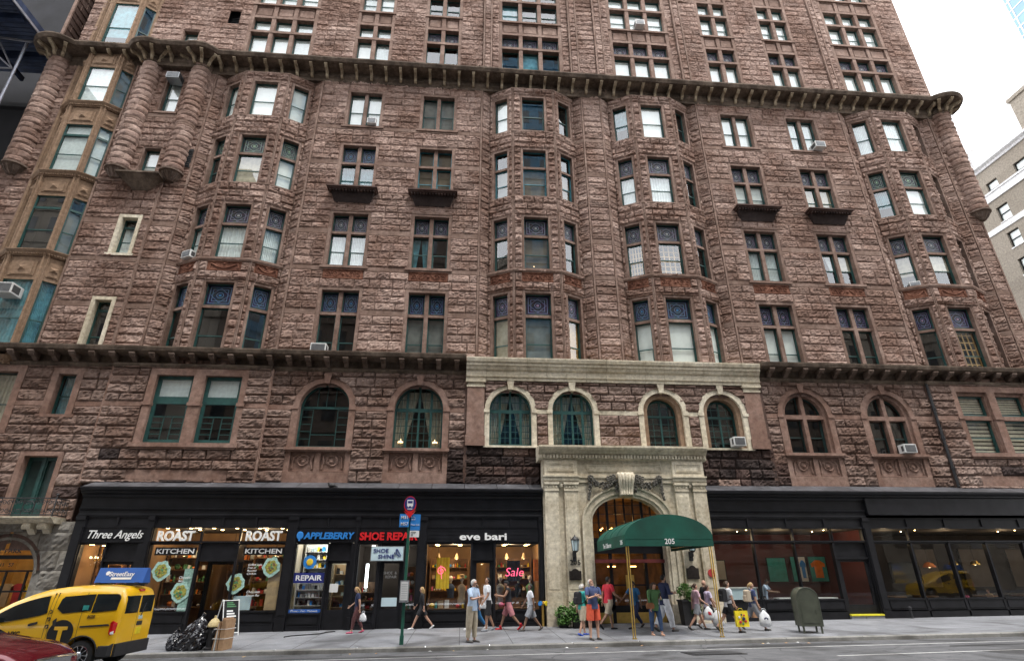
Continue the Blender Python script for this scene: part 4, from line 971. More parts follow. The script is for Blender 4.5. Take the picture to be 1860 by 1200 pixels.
# ---- base: black shop cornice, limestone portal, granite pier
SF = front(-1.0)
def shopcornice(x0, x1, name='shop_cornice', jog=False):
    c = MB(); P = [(-.5, 3.0), (.06, 3.0), (.1, 3.08), (.22, 3.14), (.22, 3.2), (.3, 3.24), (.34, 3.3), (.34, 3.36), (.3, 3.37), (-.5, 3.37)]
    c.sweep(P, [(x0, -1., 0, -1), (x1, -1., 0, -1)])
    c.sweep([(-.6, 2.55), (.02, 2.55), (.02, 3.0), (-.6, 3.0)], [(x0+.02, -1., 0, -1), (x1-.02, -1., 0, -1)])
    c.sweep([(-.4, 2.28), (.01, 2.28), (.05, 2.31), (.05, 2.36), (.02, 2.38), (.02, 2.5), (.07, 2.53), (.09, 2.58), (.02, 2.6), (-.4, 2.6)], [(x0+.02, -1., 0, -1), ((17.3 if jog else x1-.02), -1., 0, -1)])
    if jog:
        c.box(17.35, x1, -1.16, -.6, 2.42, 3.1); c.box(17.35, x1, -1.19, -.6, 2.40, 2.46)
    o = c.build(name, 'black paint', BLD)
    l = MB(); x = x0
    while x < x1-.1:
        w = min(1.35, x1-x); 
        l.add([(x+.01,-1.29,3.372),(x+w-.01,-1.29,3.372),(x+w-.01,-.33,3.72),(x+.01,-.33,3.72),(x+.01,-1.29,3.34),(x+w-.01,-1.29,3.34),(x+w-.01,-.33,3.34),(x+.01,-.33,3.34)], [(0,1,2,3),(4,7,6,5),(0,4,5,1),(1,5,6,2),(2,6,7,3),(3,7,4,0)]); x += w
    l.build('lead_flashing', 'lead', o)
    return o
shopcornice(-14.8, 3.28); shopcornice(10.25, 31.6, jog=True)
# granite pier and arched shop entrance at the far left
gr = Rock(); F = frame(-24.1, -.6, -14.75, -.6)
gr.wall(F, -.3, 2.12, [(-17.25-1.45+24.1, -17.25+1.45+24.1, -.3, 1.72, (-17.25+24.1, .25, 1.43))], [], seed=51, course=.6, blk=(.8, 1.2), relief=.03, step=.1, mi=0, mmo=1)
gr.wall(F, -1.85, -.3, [(-17.25-1.45+24.1, -17.25+1.45+24.1, -1.85, -.3)], [(-1.85, -.3)], seed=52, msm=0, mmo=1)
gr.build('granite_base', ['granite grey', 'mortar'], BLD)
q = MB(); FG = front(-.6, 0.)
for (r0, r1, d) in ((1.15, 1.45, -.05), (1.2, 1.3, .0)): ring(q, FG, -17.25, .25, r0, r1, -.5, d)
for s in (-1, 1): q.fbox(FG, -17.25+s*1.15, -17.25+s*1.45, -.5, -.05, -1.85, .25)
q.build('entrance_arch', 'granite grey', BLD)
q = MB()
for zz in (-.35, .36): q.fbox(FG, -18.4, -16.1, -.42, -.36, zz-.03, zz+.03)
for u in (-18.0, -17.25, -16.5): q.fbox(FG, u-.03, u+.03, -.42, -.36, -1.8, .36)
q.fbox(FG, -18.4, -16.1, -.5, -.36, .78, .92)
rm = MB(); V = [(x, y, z) for z in (-1.8, 1.9) for x, y in ((-18.9, -.2), (-15.6, -.2), (-15.6, 2.6), (-18.9, 2.6))]
rm.add(V, [(0,1,2,3), (4,7,6,5), (1,2,6,5), (2,3,7,6), (3,0,4,7)]); rm.build('shop_interior', 'shop wall yellow', BLD)
q2 = MB(); q2.box(-18.4, -16.2, .3, .4, 1.5, 1.56); q2.build('ceiling_light', 'lamp white', BLD)
for i in range(5):
    q2 = MB(); x = -18.3+i*.45; q2.prism([(x-.14, -.9), (x+.14, -.9), (x+.15, -.3), (x+.26, -.35), (x+.28, -.2), (x+.1, -.08), (x-.1, -.08), (x-.28, -.2), (x-.26, -.35), (x-.15, -.3)], lambda p: (p[0], .9, p[1]), lambda p: (p[0], .98, p[1])); q2.build('hung_shirt', ('fabric yellow', 'fabric tan', 'fabric red')[i % 3], BLD)
en = q.build('entrance_screen', 'black paint', BLD)
text('CENTRAL PARK', 'lettering', -18.2, .97, -.98+.05, .15, 'black matt', en, w=1.75)
text('211', 'lettering', -17.15, .5, -.96, .13, 'black matt', en); text('57', 'lettering', -16.75, .5, -.96, .13, 'black matt', en)
# balcony
bal = MB(); FBc = front(-.35)
bal.sweep([(-.1, 2.02), (.7, 2.02), (.8, 2.08), (.8, 2.12), (.9, 2.16), (.95, 2.2), (.95, 2.25), (-.1, 2.25)], [(-19.3, -.35, 0, -1), (-15.55, -.35, 0, -1)])
for u in (-18.9, -18.3, -16.5, -15.95):
    bal.prism([(0, 2.02), (.75, 2.02), (.78, 1.9), (.66, 1.8), (.5, 1.84), (.35, 1.7), (.2, 1.55), (0, 1.5)], lambda p, u=u: FBc(u-.13, p[0], p[1]), lambda p, u=u: FBc(u+.13, p[0], p[1]))
    bal.tube([FBc(u-.16, .66, 1.9), FBc(u+.16, .66, 1.9)], .1, 10)
bo = bal.build('balcony', 'limestone', BLD)
ra = MB()
for z in (2.31, 2.92): ra.tube([FBc(-19.2, .0, z), FBc(-19.2, .88, z), FBc(-15.6, .88, z), FBc(-15.6, 0, z)], .022, 6)
for i in range(9):
    u = -19.0+i*.41
    if i % 4 == 2: 
        ra.tube([FBc(u+.2*math.cos(a*.52), .88, 2.615+.2*math.sin(a*.52)) for a in range(13)], .018, 5)
    for s in (-1, 1):
        for zc, sg in ((2.75, 1), (2.47, -1)):
            ra.tube([FBc(x, .88, z) for x, z in spiral(u+s*.09, zc, .1, 1.3*sg, s, 0, 14)], .014, 4, caps=False)
    ra.tube([FBc(u-.2, .88, 2.31), FBc(u-.2, .88, 2.92)], .014, 5)
for i in range(3):
    for x in (-19.2, -15.6):
        for zc in (2.75, 2.47): ra.tube([FBc(x, d, z) for d, z in spiral(.2+i*.25, zc, .1, 1.3, 1, 0, 12)], .014, 4, caps=False)
        ra.tube([FBc(x, .08+i*.25, 2.31), FBc(x, .08+i*.25, 2.92)], .014, 5)
for x in (-19.2, -15.6): ra.tube([FBc(x, .88, 2.25), FBc(x, .88, 3.0)], .025, 6); ra.ball(FBc(x, .88, 3.05), .05, 8)
ra.build('railing', 'iron', bo)

# ============================================================ LIMESTONE PORTAL
def portal():
    T = MB(); F = front(-1.2); x0, x1 = 3.3, 10.25; c = 6.78
    # joints: courses as separate slabs so that the masonry reads
    def slab(a, b, z0, z1, d0=-.55, d1=0., h=.62):
        n = max(1, round((z1-z0)/h))
        for i in range(n): T.fbox(F, a, b, d0, d1, z0+(z1-z0)*i/n+.005, z0+(z1-z0)*(i+1)/n-.005)
    ZG = -1.9
    for a, b in ((x0, 5.3), (8.27, x1)):
        slab(a, b, -1.0, 3.9); slab(a-.0, b+.0, ZG, -1.0, d1=.08, h=1.0)
    T.fbox(F, x0+.02, 5.3, -.55, -.03, ZG, 3.9); T.fbox(F, 8.27, x1-.02, -.55, -.03, ZG, 3.9)
    # spandrel over the elliptical arch
    hw, rise, zs = 1.485, .98, 2.1
    n = 20; A = [(c+hw*math.cos(math.pi*i/n), zs+rise*math.sin(math.pi*i/n)) for i in range(n+1)]
    for (p, q) in zip(A, A[1:]): T.add([F(p[0],-.01,p[1]),F(q[0],-.01,q[1]),F(q[0],-.01,3.9),F(p[0],-.01,3.9),F(p[0],-.55,p[1]),F(q[0],-.55,q[1]),F(q[0],-.55,3.9),F(p[0],-.55,3.9)], [(0,1,2,3),(7,6,5,4),(0,4,5,1),(2,6,7,3)])
    # archivolt in three steps
    for k, (g0, g1, d) in enumerate(((.0, .12, .03), (.12, .36, .08), (.36, .44, .14))):
        a = [(c+(hw+g0)*math.cos(math.pi*i/24), zs+(rise+g0)*math.sin(math.pi*i/24)) for i in range(25)]; b = [(c+(hw+g1)*math.cos(math.pi*i/24), zs+(rise+g1)*math.sin(math.pi*i/24)) for i in range(25)]
        vs = []
        for p, q in zip(a, b): vs += [F(p[0],-.5,p[1]),F(q[0],-.5,q[1]),F(q[0],d,q[1]),F(p[0],d,p[1])]
        T.add(vs, [(4*i+j, 4*i+(j+1)%4, 4*i+4+(j+1)%4, 4*i+4+j) for i in range(24) for j in range(4)])
        for s in (-1, 1):
            u0, u1 = sorted((c+s*(hw+g0), c+s*(hw+g1))); T.fbox(F, u0, u1, -.5, d, -1.0, zs)
    for s in (-1, 1): 
        u0, u1 = sorted((c+s*hw, c+s*(hw+.46))); T.fbox(F, u0, u1, -.5, .16, ZG, -.95)
    # pilasters, pairs with a groove between
    for (a, b) in ((3.36, 3.92), (4.18, 4.74), (8.9, 9.46), (9.68, 10.24)):
        slab(a, b, -.5, 3.3, d0=-.1, d1=.12, h=.75); slab(a+.07, b-.07, -.4, 3.1, d0=-.1, d1=.135, h=2)
        T.fbox(F, a-.04, b+.04, -.1, .2, -1.0, -.86); T.fbox(F, a-.02, b+.02, -.1, .16, -.86, -.5)
        T.fbox(F, a-.02, b+.02, -.1, .15, 3.3, 3.36); T.fbox(F, a, b, -.1, .13, 3.36, 3.56); T.fbox(F, a-.04, b+.04, -.1, .19, 3.56, 3.64)
        for i in range(4): T.ball(F(a+.08+i*(b-a-.16)/3, .13, 3.46), .045, 6)
    for (a, b) in ((3.3, 4.8), (8.84, 10.28)):
        T.fbox(F, a, b, -.1, .22, -1.9, -1.0); T.fbox(F, a, b, -.1, .16, 3.64, 3.72); T.fbox(F, a, b, -.1, .2, 3.72, 3.86); T.fbox(F, a-.02, b+.02, -.1, .25, 3.86, 3.92)
        T.ball(F((a+b)/2, .1, 3.55), .09, 8, sq=(1, .6, 1.4))
    T.fbox(F, 4.8, 8.84, -.1, .06, 3.66, 3.84); T.fbox(F, 4.8, 8.84, -.1, .1, 3.84, 3.92)
    # frieze with sunk panels
    T.fbox(F, x0, x1, -.55, .04, 3.92, 4.58)
    for (a, b) in ((3.36, 4.76), (8.88, 10.24)): T.fbox(F, a, b, -.1, .14, 3.93, 4.575)
    for (a, b, d) in ((3.5, 4.62, .14), (5.2, 8.42, .04), (9.0, 10.12, .14)):
        for g in (0, .06):
            w = .035; q = d+.035 if g == 0 else d+.018
            T.fbox(F, a+g, b-g, d, q, 4.1+g, 4.1+g+w); T.fbox(F, a+g, b-g, d, q, 4.45-g-w, 4.45-g)
            T.fbox(F, a+g, a+g+w, d, q-.001, 4.1+g+w, 4.45-g-w); T.fbox(F, b-g-w, b-g, d, q-.001, 4.1+g+w, 4.45-g-w)
    # cornice with dentils
    T.sweep([(-.7, 4.58), (.1, 4.58), (.16, 4.62), (.16, 4.8), (.24, 4.83), (.3, 4.9), (.4, 4.98), (.44, 5.06), (.44, 5.14), (-.7, 5.2)], [(3.12, -1.2, 0, -1), (10.42, -1.2, 0, -1)])
    for i in range(52): T.fbox(F, 3.18+i*.139, 3.18+i*.139+.08, .1, .24, 4.64, 4.79)
    po = T.build('limestone_portal', 'limestone', BLD)
    # scrolled keystone and garlands
    K = MB()
    for i, u in enumerate((-.26, -.13, 0, .13, .26)):
        K.tube([F(c+u*1.15, .2, 4.02), F(c+u*1.1, .34, 3.9), F(c+u, .33, 3.7), F(c+u*.8, .24, 3.45), F(c+u*.75, .2, 3.2), F(c+u*.8, .24, 3.12)], [.07, .085, .075, .06, .06, .075], 8)
    K.prism([(0, 4.05), (.3, 4.05), (.3, 3.75), (.18, 3.1), (0, 3.06)], lambda p: F(c-.3, p[0], p[1]), lambda p: F(c+.3, p[0], p[1]))
    K.build('keystone', 'limestone', po, smooth=True)
    rnd = random.Random(3)
    for s in (-1, 1):
        G = MB()
        pts = [(c+s*.42, 3.75), (c+s*.7, 3.55), (c+s*1.0, 3.5), (c+s*1.25, 3.6), (c+s*1.42, 3.8)]
        for i in range(90):
            t = i/89*3.999; k = int(t); f = t-k; u = pts[k][0]*(1-f)+pts[k+1][0]*f; z = pts[k][1]*(1-f)+pts[k+1][1]*f; w = .12*math.sin(math.pi*min(max(t/4, .12), .88))+.02
            G.ball(F(u+rnd.uniform(-w, w), .12+rnd.uniform(0, .08), z+rnd.uniform(-w, w)), rnd.uniform(.03, .06), 6)
        for i in range(50):
            t = i/49; G.ball(F(c+s*(1.48+.12*t)+rnd.uniform(-.09, .09)*(1-t*.7), .1+rnd.uniform(0, .06), 3.7-t*.75), rnd.uniform(.03, .055), 6)
        for i in range(40):
            t = i/39; G.ball(F(c+s*.4+rnd.uniform(-.07, .07), .14+rnd.uniform(0, .06), 3.75-t*.5), rnd.uniform(.025, .05), 6)
        for i in range(8): G.ball(F(c+s*1.47+.11*math.cos(i*.785), .14, 3.82+.11*math.sin(i*.785)), .05, 6)
        G.ball(F(c+s*1.47, .2, 3.82), .06, 8)
        for q in range(3): G.tube([F(x, .16, z) for x, z in spiral(c+s*(.5+.12*q), 3.86-.04*q, .11, 1.2, s, 1, 12)], .035, 6)
        G.build('garland', 'ornament dark', po)
    # leaded fanlight and doors
    D = MB()
    for i in range(1, 8):
        u = c-hw+2*hw*i/8; zt = zs+rise*math.sqrt(max(0, 1-((u-c)/hw)**2)); w = .05 if i in (2, 6) else .028
        D.fbox(F, u-w, u+w, -.5, -.42, 1.45, zt)
    for z in (1.75, 2.1, 2.45, 2.8):
        h = hw*math.sqrt(max(0, 1-max(0, (z-zs)/rise)**2)); D.fbox(F, c-h, c+h, -.48, -.44, z-.012, z+.012)
    D.fbox(F, c-hw, c+hw, -.6, -.34, 1.32, 1.5); D.fbox(F, c-hw, c+hw, -.55, -.4, .9, 1.32)
    for u in (c-hw+.05, c-.72, c, c+.72, c+hw-.05): D.fbox(F, u-.06, u+.06, -.55, -.42, -1.7, .9)
    D.fbox(F, c-hw, c+hw, -.55, -.42, -1.15, -1.0)
    for i in range(4):
        a = c-hw+.11+i*.72; D.fbox(F, a, a+.62, -.53, -.44, -1.65, -1.15); D.fbox(F, a, a+.62, -.5, -.46, -.3, -.24)
    # lobby box
    D.add([F(c-hw,-.62,-1.75),F(c+hw,-.62,-1.75),F(c+hw,-.62,3.2),F(c-hw,-.62,3.2),F(c-hw,-3,-1.75),F(c+hw,-3,-1.75),F(c+hw,-3,3.2),F(c-hw,-3,3.2)], [(4,5,6,7),(0,1,5,4),(1,2,6,5),(2,3,7,6),(3,0,4,7)], 1)
    do = D.build('entrance_doors', ['black paint', 'lobby wall'], BLD)
    pl = bpy.data.lights.new('lobby_lamp', 'POINT'); pl.energy = 16; pl.shadow_soft_size = .2; pl.color = (1, .7, .38); po_ = bpy.data.objects.new('lobby_lamp', pl); COL.objects.link(po_); po_.location = (c, .3, 2.2)
    L = MB(); L.fbox(F, c-hw, c+hw, -.4, -.3, .55, .68); L.build('red_lintel', 'red drape', do)
    for i in (0, 1, 2, 3):
        Bp = MB(); a = c-hw+.11+i*.72; Bp.fbox(F, a+.02, a+.6, -.44, -.425, -1.62, -1.25); Bp.build('brass_kickplate', 'brass', do)
    for i in (1, 2): Bp = MB(); Bp.fbox(F, c-hw+.11+i*.72+(.5 if i == 1 else .02), c-hw+.11+i*.72+(.6 if i == 1 else .12), -.44, -.42, -.5, .1); Bp.build('push_plate', 'brass', do)
    gpl = MB(); gpl.quad(F(c-hw,-.47,-1.7), F(c+hw,-.47,-1.7), F(c+hw,-.47,3.1), F(c-hw,-.47,3.1)); gpl.build('pane', 'stained lobby', do)
    lg = MB()
    for u, z in ((c-.95, 1.85), (c-.55, 1.85)):
        lg.ball(F(u, -.9, z), .04, 8); lg.ball(F(u+.08, -.9, z+.06), .03, 8)
    for u in (c-.35, c+.55): lg.fbox(F, u-.16, u+.16, -1.9, -1.8, .42, .46)
    lg.build('lobby_light', 'lamp warm', do)
    return po

glassmat('stained lobby', 1.45, (.55, .42, .26), .02, .3, 5)
mat('bronze', (.035, .028, .024), .45, .3, 10, metal=.5); mat('red paint', (.36, .03, .03), .5, .2, 8)
PORTAL = portal()
text('205', 'lettering', 4.27, .47, -1.35, .2, 'black matt', PORTAL, w=.42)
for (x, z, w, h) in ((4.46, -.08, .48, .42), (9.2, -.06, .5, .5)):
    q = MB(); F = front(-1.345); P = [(x-w/2, z), (x+w/2, z), (x+w/2, z+h*.78), (x+w*.3, z+h*.8), (x+w*.18, z+h*.93), (x, z+h), (x-w*.18, z+h*.93), (x-w*.3, z+h*.8), (x-w/2, z+h*.78)]
    q.prism(P, lambda p: F(p[0], 0, p[1]), lambda p: F(p[0], .04, p[1])); P2 = [((p[0]-x)*.86+x, (p[1]-z-h/2)*.84+z+h/2) for p in P]
    q.prism(P2, lambda p: F(p[0], .03, p[1]), lambda p: F(p[0], .055, p[1]))
    for i in range(5): q.fbox(F, x-w*.3, x+w*.3, .05, .062, z+h*(.14+.12*i), z+h*(.14+.12*i)+.018)
    q.build('plaque', 'bronze', PORTAL)
q = MB(); F = front(-1.345); q.prism([(9.97+.15*math.cos(a*.35), .15+.15*math.sin(a*.35)) for a in range(18)], lambda p: F(p[0], 0, p[1]), lambda p: F(p[0], .03, p[1])); q.build('round_plaque', 'red paint', PORTAL)
# ============================================================ STREET
def gz(X, Y): return -1.685+.008*X+.0265*(Y+.9)
def rz(X, Y): return -1.685+.008*X+.0265*(-5.1)-.115+min(.15, max(0, -6-Y)*.03)
def ground_mat(name, cols, sc, rough, jx=None, jy=None, stain=None, bump=.3, jc=(.06,.06,.06), bs=60):
    m, t, b = newmat(name); g = nd(t, 'ShaderNodeNewGeometry')
    n1 = nd(t, 'ShaderNodeTexNoise'); n1.inputs['Scale'].default_value = sc; n1.inputs['Detail'].default_value = 9; n1.inputs['Roughness'].default_value = .7; lk(t, g, n1)
    r1 = ramp(t, [(.32, cols[0]), (.68, cols[1])]); lk(t, n1, r1); last = r1
    n2 = nd(t, 'ShaderNodeTexNoise'); n2.inputs['Scale'].default_value = .45; n2.inputs['Detail'].default_value = 7; n2.inputs['Distortion'].default_value = 1.2; lk(t, g, n2)
    r2 = ramp(t, [(.34, (.5, .49, .48)), (.5, (.95, .95, .95)), (.66, (1.15, 1.15, 1.15))]); lk(t, n2, r2)
    m2 = nd(t, 'ShaderNodeMixRGB', blend_type='MULTIPLY'); m2.inputs[0].default_value = 1; lk(t, last, m2, 0, 1); lk(t, r2, m2, 0, 2); last = m2
    n4 = nd(t, 'ShaderNodeTexNoise'); n4.inputs['Scale'].default_value = 220; n4.inputs['Detail'].default_value = 2; lk(t, g, n4)
    r4 = ramp(t, [(.35, (.7, .7, .7)), (.65, (1.25, 1.25, 1.25))]); lk(t, n4, r4)
    m4 = nd(t, 'ShaderNodeMixRGB', blend_type='MULTIPLY'); m4.inputs[0].default_value = 1; lk(t, last, m4, 0, 1); lk(t, r4, m4, 0, 2); last = m4
    vo = nd(t, 'ShaderNodeTexVoronoi'); vo.inputs['Scale'].default_value = 2.3; lk(t, g, vo)      # gum and oil spots
    vr = ramp(t, [(.05, (.5, .5, .5)), (.08, (1, 1, 1))]); lk(t, vo, vr)
    m5 = nd(t, 'ShaderNodeMixRGB', blend_type='MULTIPLY'); m5.inputs[0].default_value = .6; lk(t, last, m5, 0, 1); lk(t, vr, m5, 0, 2); last = m5
    if 'asphalt' in name:
        dn = nd(t, 'ShaderNodeMixRGB', blend_type='ADD'); dn.inputs[0].default_value = .5; lk(t, g, dn, 0, 1); lk(t, n2, dn, 1, 2)
        vc = nd(t, 'ShaderNodeTexVoronoi', feature='DISTANCE_TO_EDGE'); vc.inputs['Scale'].default_value = .55; lk(t, dn, vc)
        vr2 = ramp(t, [(.004, (.45, .45, .45)), (.012, (1, 1, 1))]); lk(t, vc, vr2)
        m6 = nd(t, 'ShaderNodeMixRGB', blend_type='MULTIPLY'); m6.inputs[0].default_value = .8; lk(t, last, m6, 0, 1); lk(t, vr2, m6, 0, 2); last = m6
    if jx:
        sp = nd(t, 'ShaderNodeSeparateXYZ'); lk(t, g, sp); ms = []
        for ax, per in ((0, jx), (1, jy)):
            a = nd(t, 'ShaderNodeMath', operation='DIVIDE'); lk(t, sp, a, ax); a.inputs[1].default_value = per
            f = nd(t, 'ShaderNodeMath', operation='FRACT'); lk(t, a, f)
            c = nd(t, 'ShaderNodeMath', operation='LESS_THAN'); lk(t, f, c); c.inputs[1].default_value = .018/per*1.2; ms.append(c)
        mm = nd(t, 'ShaderNodeMath', operation='MAXIMUM'); lk(t, ms[0], mm); lk(t, ms[1], mm, 0, 1)
        mj = nd(t, 'ShaderNodeMixRGB'); lk(t, mm, mj); lk(t, last, mj, 0, 1); mj.inputs[2].default_value = (*jc, 1); last = mj
    lk(t, last, b); b.inputs['Roughness'].default_value = rough; b.inputs['Specular IOR Level'].default_value = .3
    n3 = nd(t, 'ShaderNodeTexNoise'); n3.inputs['Scale'].default_value = bs; n3.inputs['Detail'].default_value = 6; lk(t, g, n3)
    bp = nd(t, 'ShaderNodeBump'); bp.inputs['Strength'].default_value = bump; bp.inputs['Distance'].default_value = .01; lk(t, n3, bp, 0, 2); t.links.new(bp.outputs[0], b.inputs['Normal'])
    return m
ground_mat('sidewalk concrete', ((.18, .185, .198), (.245, .25, .265)), 1.6, .85, 1.62, 1.55)
ground_mat('asphalt', ((.085, .086, .09), (.15, .15, .155)), 2.2, .88, bump=.6)
ground_mat('asphalt patch', ((.05, .05, .052), (.07, .07, .072)), 2.2, .85, bump=.6)
ground_mat('curb stone', ((.20, .195, .18), (.30, .29, .27)), 3., .85, bump=.5)
ground_mat('road paint', ((.45, .45, .44), (.68, .68, .66)), 5., .7, bump=.3)
def slab(name, x0, x1, y0, y1, zf, mt, nx=40, thick=.0, kind='structure', dz=0.):
    b = MB(); vs = []; 
    for j in (0, 1):
        for i in range(nx+1): x = x0+(x1-x0)*i/nx; vs.append((x, (y0, y1)[j], zf(x, (y0, y1)[j])+dz))
    b.add(vs, [(i, i+1, nx+2+i, nx+1+i) for i in range(nx)])
    if thick:
        vs2 = [(v[0], v[1], v[2]-thick) for v in vs]; b.add(vs[:nx+1]+vs2[:nx+1], [(i+1, i, nx+1+i, nx+2+i) for i in range(nx)])
    return b.build(name, mt, None, kind=kind)
slab('sidewalk', -120, 36, -5.82, 3, gz, 'sidewalk concrete')
slab('road', -160, 160, -11, -5.8, lambda x, y: rz(x, y)-(.006 if y > -6 else 0), 'asphalt', 60); slab('road_crown', -160, 160, -24, -11, rz, 'asphalt', 60)
slab('road_shoulder', -160, 160, -120, -24, lambda x, y: rz(x, -24)+.12, 'sidewalk concrete', 60)
slab('ground', -160, 160, 3, 160, lambda x, y: gz(x, 0)-.3, 'asphalt', 10)
slab('avenue', 36, 160, -5.99, 3, lambda x, y: gz(x, 0)-.2, 'asphalt', 10)
cb = MB(); x = -60; rr = random.Random(5)
for i in range(48): a, c = -60+i*2, -58+i*2; cb.add([(xx, yy, gz(xx, -5.9)+dz) for xx in (a, c) for (yy, dz) in ((-6.02, -.4), (-6.02, -.03), (-5.8, -.03), (-5.8, -.4))], [(0,1,2,3), (7,6,5,4)]+[(k, 4+k, 4+(k+1)%4, (k+1)%4) for k in range(4)])
while x < 36:
    w = rr.uniform(1.9, 2.6); a, b_ = x+.012, x+w-.012
    vs = [(xx, yy, gz(xx, -5.9)+dz) for xx in (a, b_) for (yy, dz) in ((-6.03, -.4), (-6.03, -.02), (-6.0, .004), (-5.83, .006), (-5.83, -.4))]
    cb.add(vs, [(0,1,2,3,4), (9,8,7,6,5)]+[(i, 5+i, 5+(i+1)%5, (i+1)%5) for i in range(5)]); x += w
cb.build('curb', 'curb stone', None, kind='structure')
def decal(name, pts, mt, dz, parent=None, **k):
    b = MB(); b.add([(x, y, rz(x, y)+dz) for x, y in pts], [tuple(range(len(pts)))]); return b.build(name, mt, None, **k)
b = MB()
for (x0, x1, y0, y1) in ((-9.0, 60, -8.12, -7.15), (9.0, 60, -10.35, -8.0)):
    xs = [x0+(x1-x0)*i/60 for i in range(61)]; yy = lambda x: y0+(y1-y0)*(x-x0)/(x1-x0)*(1.2 if x1 > 30 else 1)
    for a, c in zip(xs, xs[1:]):
        b.add([(a, yy(a)-.06, rz(a, yy(a)-.06)+.008), (c, yy(c)-.06, rz(c, yy(c)-.06)+.008), (c, yy(c)+.06, rz(c, yy(c)+.06)+.008), (a, yy(a)+.06, rz(a, yy(a)+.06)+.008)], [(0,1,2,3)])
b.build('lane_marking', 'road paint', None, kind='structure')
decal('asphalt_patch', [(7.2, -6.9), (11.4, -6.7), (12.2, -7.2), (9.5, -7.5), (7.0, -7.35)], 'asphalt patch', .004, kind='structure')
decal('asphalt_patch', [(-8, -7.6), (-1, -7.35), (.5, -7.6), (-2, -7.9), (-8, -8.1)], 'asphalt patch', .004, kind='structure')
decal('asphalt_patch', [(13.5, -8.4), (16.5, -8.3), (17.2, -8.6), (13.2, -8.75)], 'asphalt patch', .004, kind='structure')
b = MB(); 
for (dx0, dx1, dy0, dy1, dz, m_) in ((5.85, 7.25, -9.35, -8.4, .012, 0), (5.95, 7.15, -9.25, -8.5, .02, 1)):
    b.add([(x, y, rz(x, y)+z) for z in (dz, -.05) for x, y in ((dx0, dy0), (dx1, dy0), (dx1, dy1), (dx0, dy1))], [(0,1,2,3),(4,7,6,5),(0,4,5,1),(1,5,6,2),(2,6,7,3),(3,7,4,0)], m_)
for i in range(10): b.add([(6.0+i*.115+q*.03, y, rz(6.5, y)+.024) for q, y in ((0, -9.2), (1, -9.2), (1, -8.55), (0, -8.55))], [(0,1,2,3)], 0)
b.build('utility_cover', ['iron', 'asphalt patch'], None, label='rectangular iron utility cover set in the road in front of the green awning', category='utility cover')
b = MB(); b.tube([(x, y, gz(x, y)+.012) for x, y in ((-5.9, -2.9), (-5.75, -2.6), (-5.3, -2.4), (-4.9, -2.2), (-4.7, -1.7), (-4.5, -1.5))], .022, 6)
b.build('cable', 'black matt', None, label='short black cable lying on the sidewalk outside the phone repair shop', category='cable')

# ============================================================ NEIGHBOURS
stone('tan brick', [(.27, .24, .195), (.32, .285, .235), (.25, .22, .18)], bump=.4, bscale=8, gs=.15, grime=(.88, .86, .84))
stone('pale trim', [(.72, .72, .71), (.78, .78, .77)], bump=.1, gs=.2, grime=(.92, .92, .92))
mat('pink panel', (.30, .24, .245), .7, .05, .3, c2=(.33, .28, .28)); mat('grey panel', (.29, .31, .32), .6, .06, .3)
mat('blue glass', (.10, .20, .28), .08, .12, .3, spec=.9); mat('opposite stone', (.30, .26, .21), .9, .15, .4); mat('opposite dark', (.12, .09, .07), .9, .2, .4)
mat('deck metal', (.03, .045, .09), .45, .5, 2., metal=.3); mat('tube metal', (.42, .42, .46), .3, .2, 4, metal=.6); mat('dark facade', (.012, .012, .015), .9, .4, 1)
mat('opposite blue', (.05, .16, .26), .2, .3, .3); mat('opposite glass', (.03, .035, .04), .1, .2, .5, spec=.8)
BRK = thing('tan_brick_building', (56, 12, -1.7), 'tan brick building with white bands across the avenue at the right edge', 'building')
b = MB(); FW = frame(52, 60, 52, -10)      # faces west
ys = [-8+3.05*i for i in range(22)]; rows = [(z, z+1.65) for z in [2.4+2.93*i for i in range(12)]]
z_prev = -2
for (a, c) in rows+[(38.2, 38.2)]:
    b.fbox(FW, 0, 70, -.3, 0, z_prev, a)
    if a < 38:
        p = 0
        for y in sorted([60-v for v in ys]):
            if y-.6 > p: b.fbox(FW, p, y-.6, -.3, 0, a, c)
            p = y+.6
        b.fbox(FW, p, 70, -.3, 0, a, c)
    z_prev = c
b.box(52.3, 66, -10, 60, -2, 38.2)
b.build('wall', 'tan brick', BRK)
b = MB(); b.sweep([(-.3, 37.8), (.12, 37.8), (.2, 38.0), (.45, 38.2), (.45, 38.4), (-.3, 38.45)], [(52, 60, -1, 0), (52, -10, -1, 0)])
b.fbox(FW, 0, 70, -.2, .12, 34.25, 35.1); b.fbox(FW, 0, 70, -.2, .2, 35.02, 35.2); b.fbox(FW, 0, 70, -.2, .1, 30.95, 31.5)
b.box(52.5, 66, -10, 60, 38.4, 39.0); b.build('white_band', 'pale trim', BRK)
for (a, c) in rows:
    if a < 16: continue
    for v in ys:
        if not (-3 < v < 26): continue
        u = 60-v; f = MB(); f.fbox(FW, u-.6, u+.6, -.26, -.18, a, a+.07); f.fbox(FW, u-.6, u+.6, -.26, -.18, c-.07, c); f.fbox(FW, u-.6, u-.54, -.26, -.181, a, c); f.fbox(FW, u+.54, u+.6, -.26, -.181, a, c); f.fbox(FW, u-.54, u+.54, -.25, -.16, (a+c)/2-.04, (a+c)/2+.04)
        f.fbox(FW, u-.54, u+.54, -.29, -.28, a, c, 1); f.fbox(FW, u-.65, u+.65, -.1, .06, a-.1, a, 2)
        w = f.build('window', ['black paint', 'white blind', 'pale trim'], BRK)
        p = MB(); p.quad(FW(u-.54,-.22,a), FW(u+.54,-.22,a), FW(u+.54,-.22,c), FW(u-.54,-.22,c)); p.build('pane', 'window glass', w)
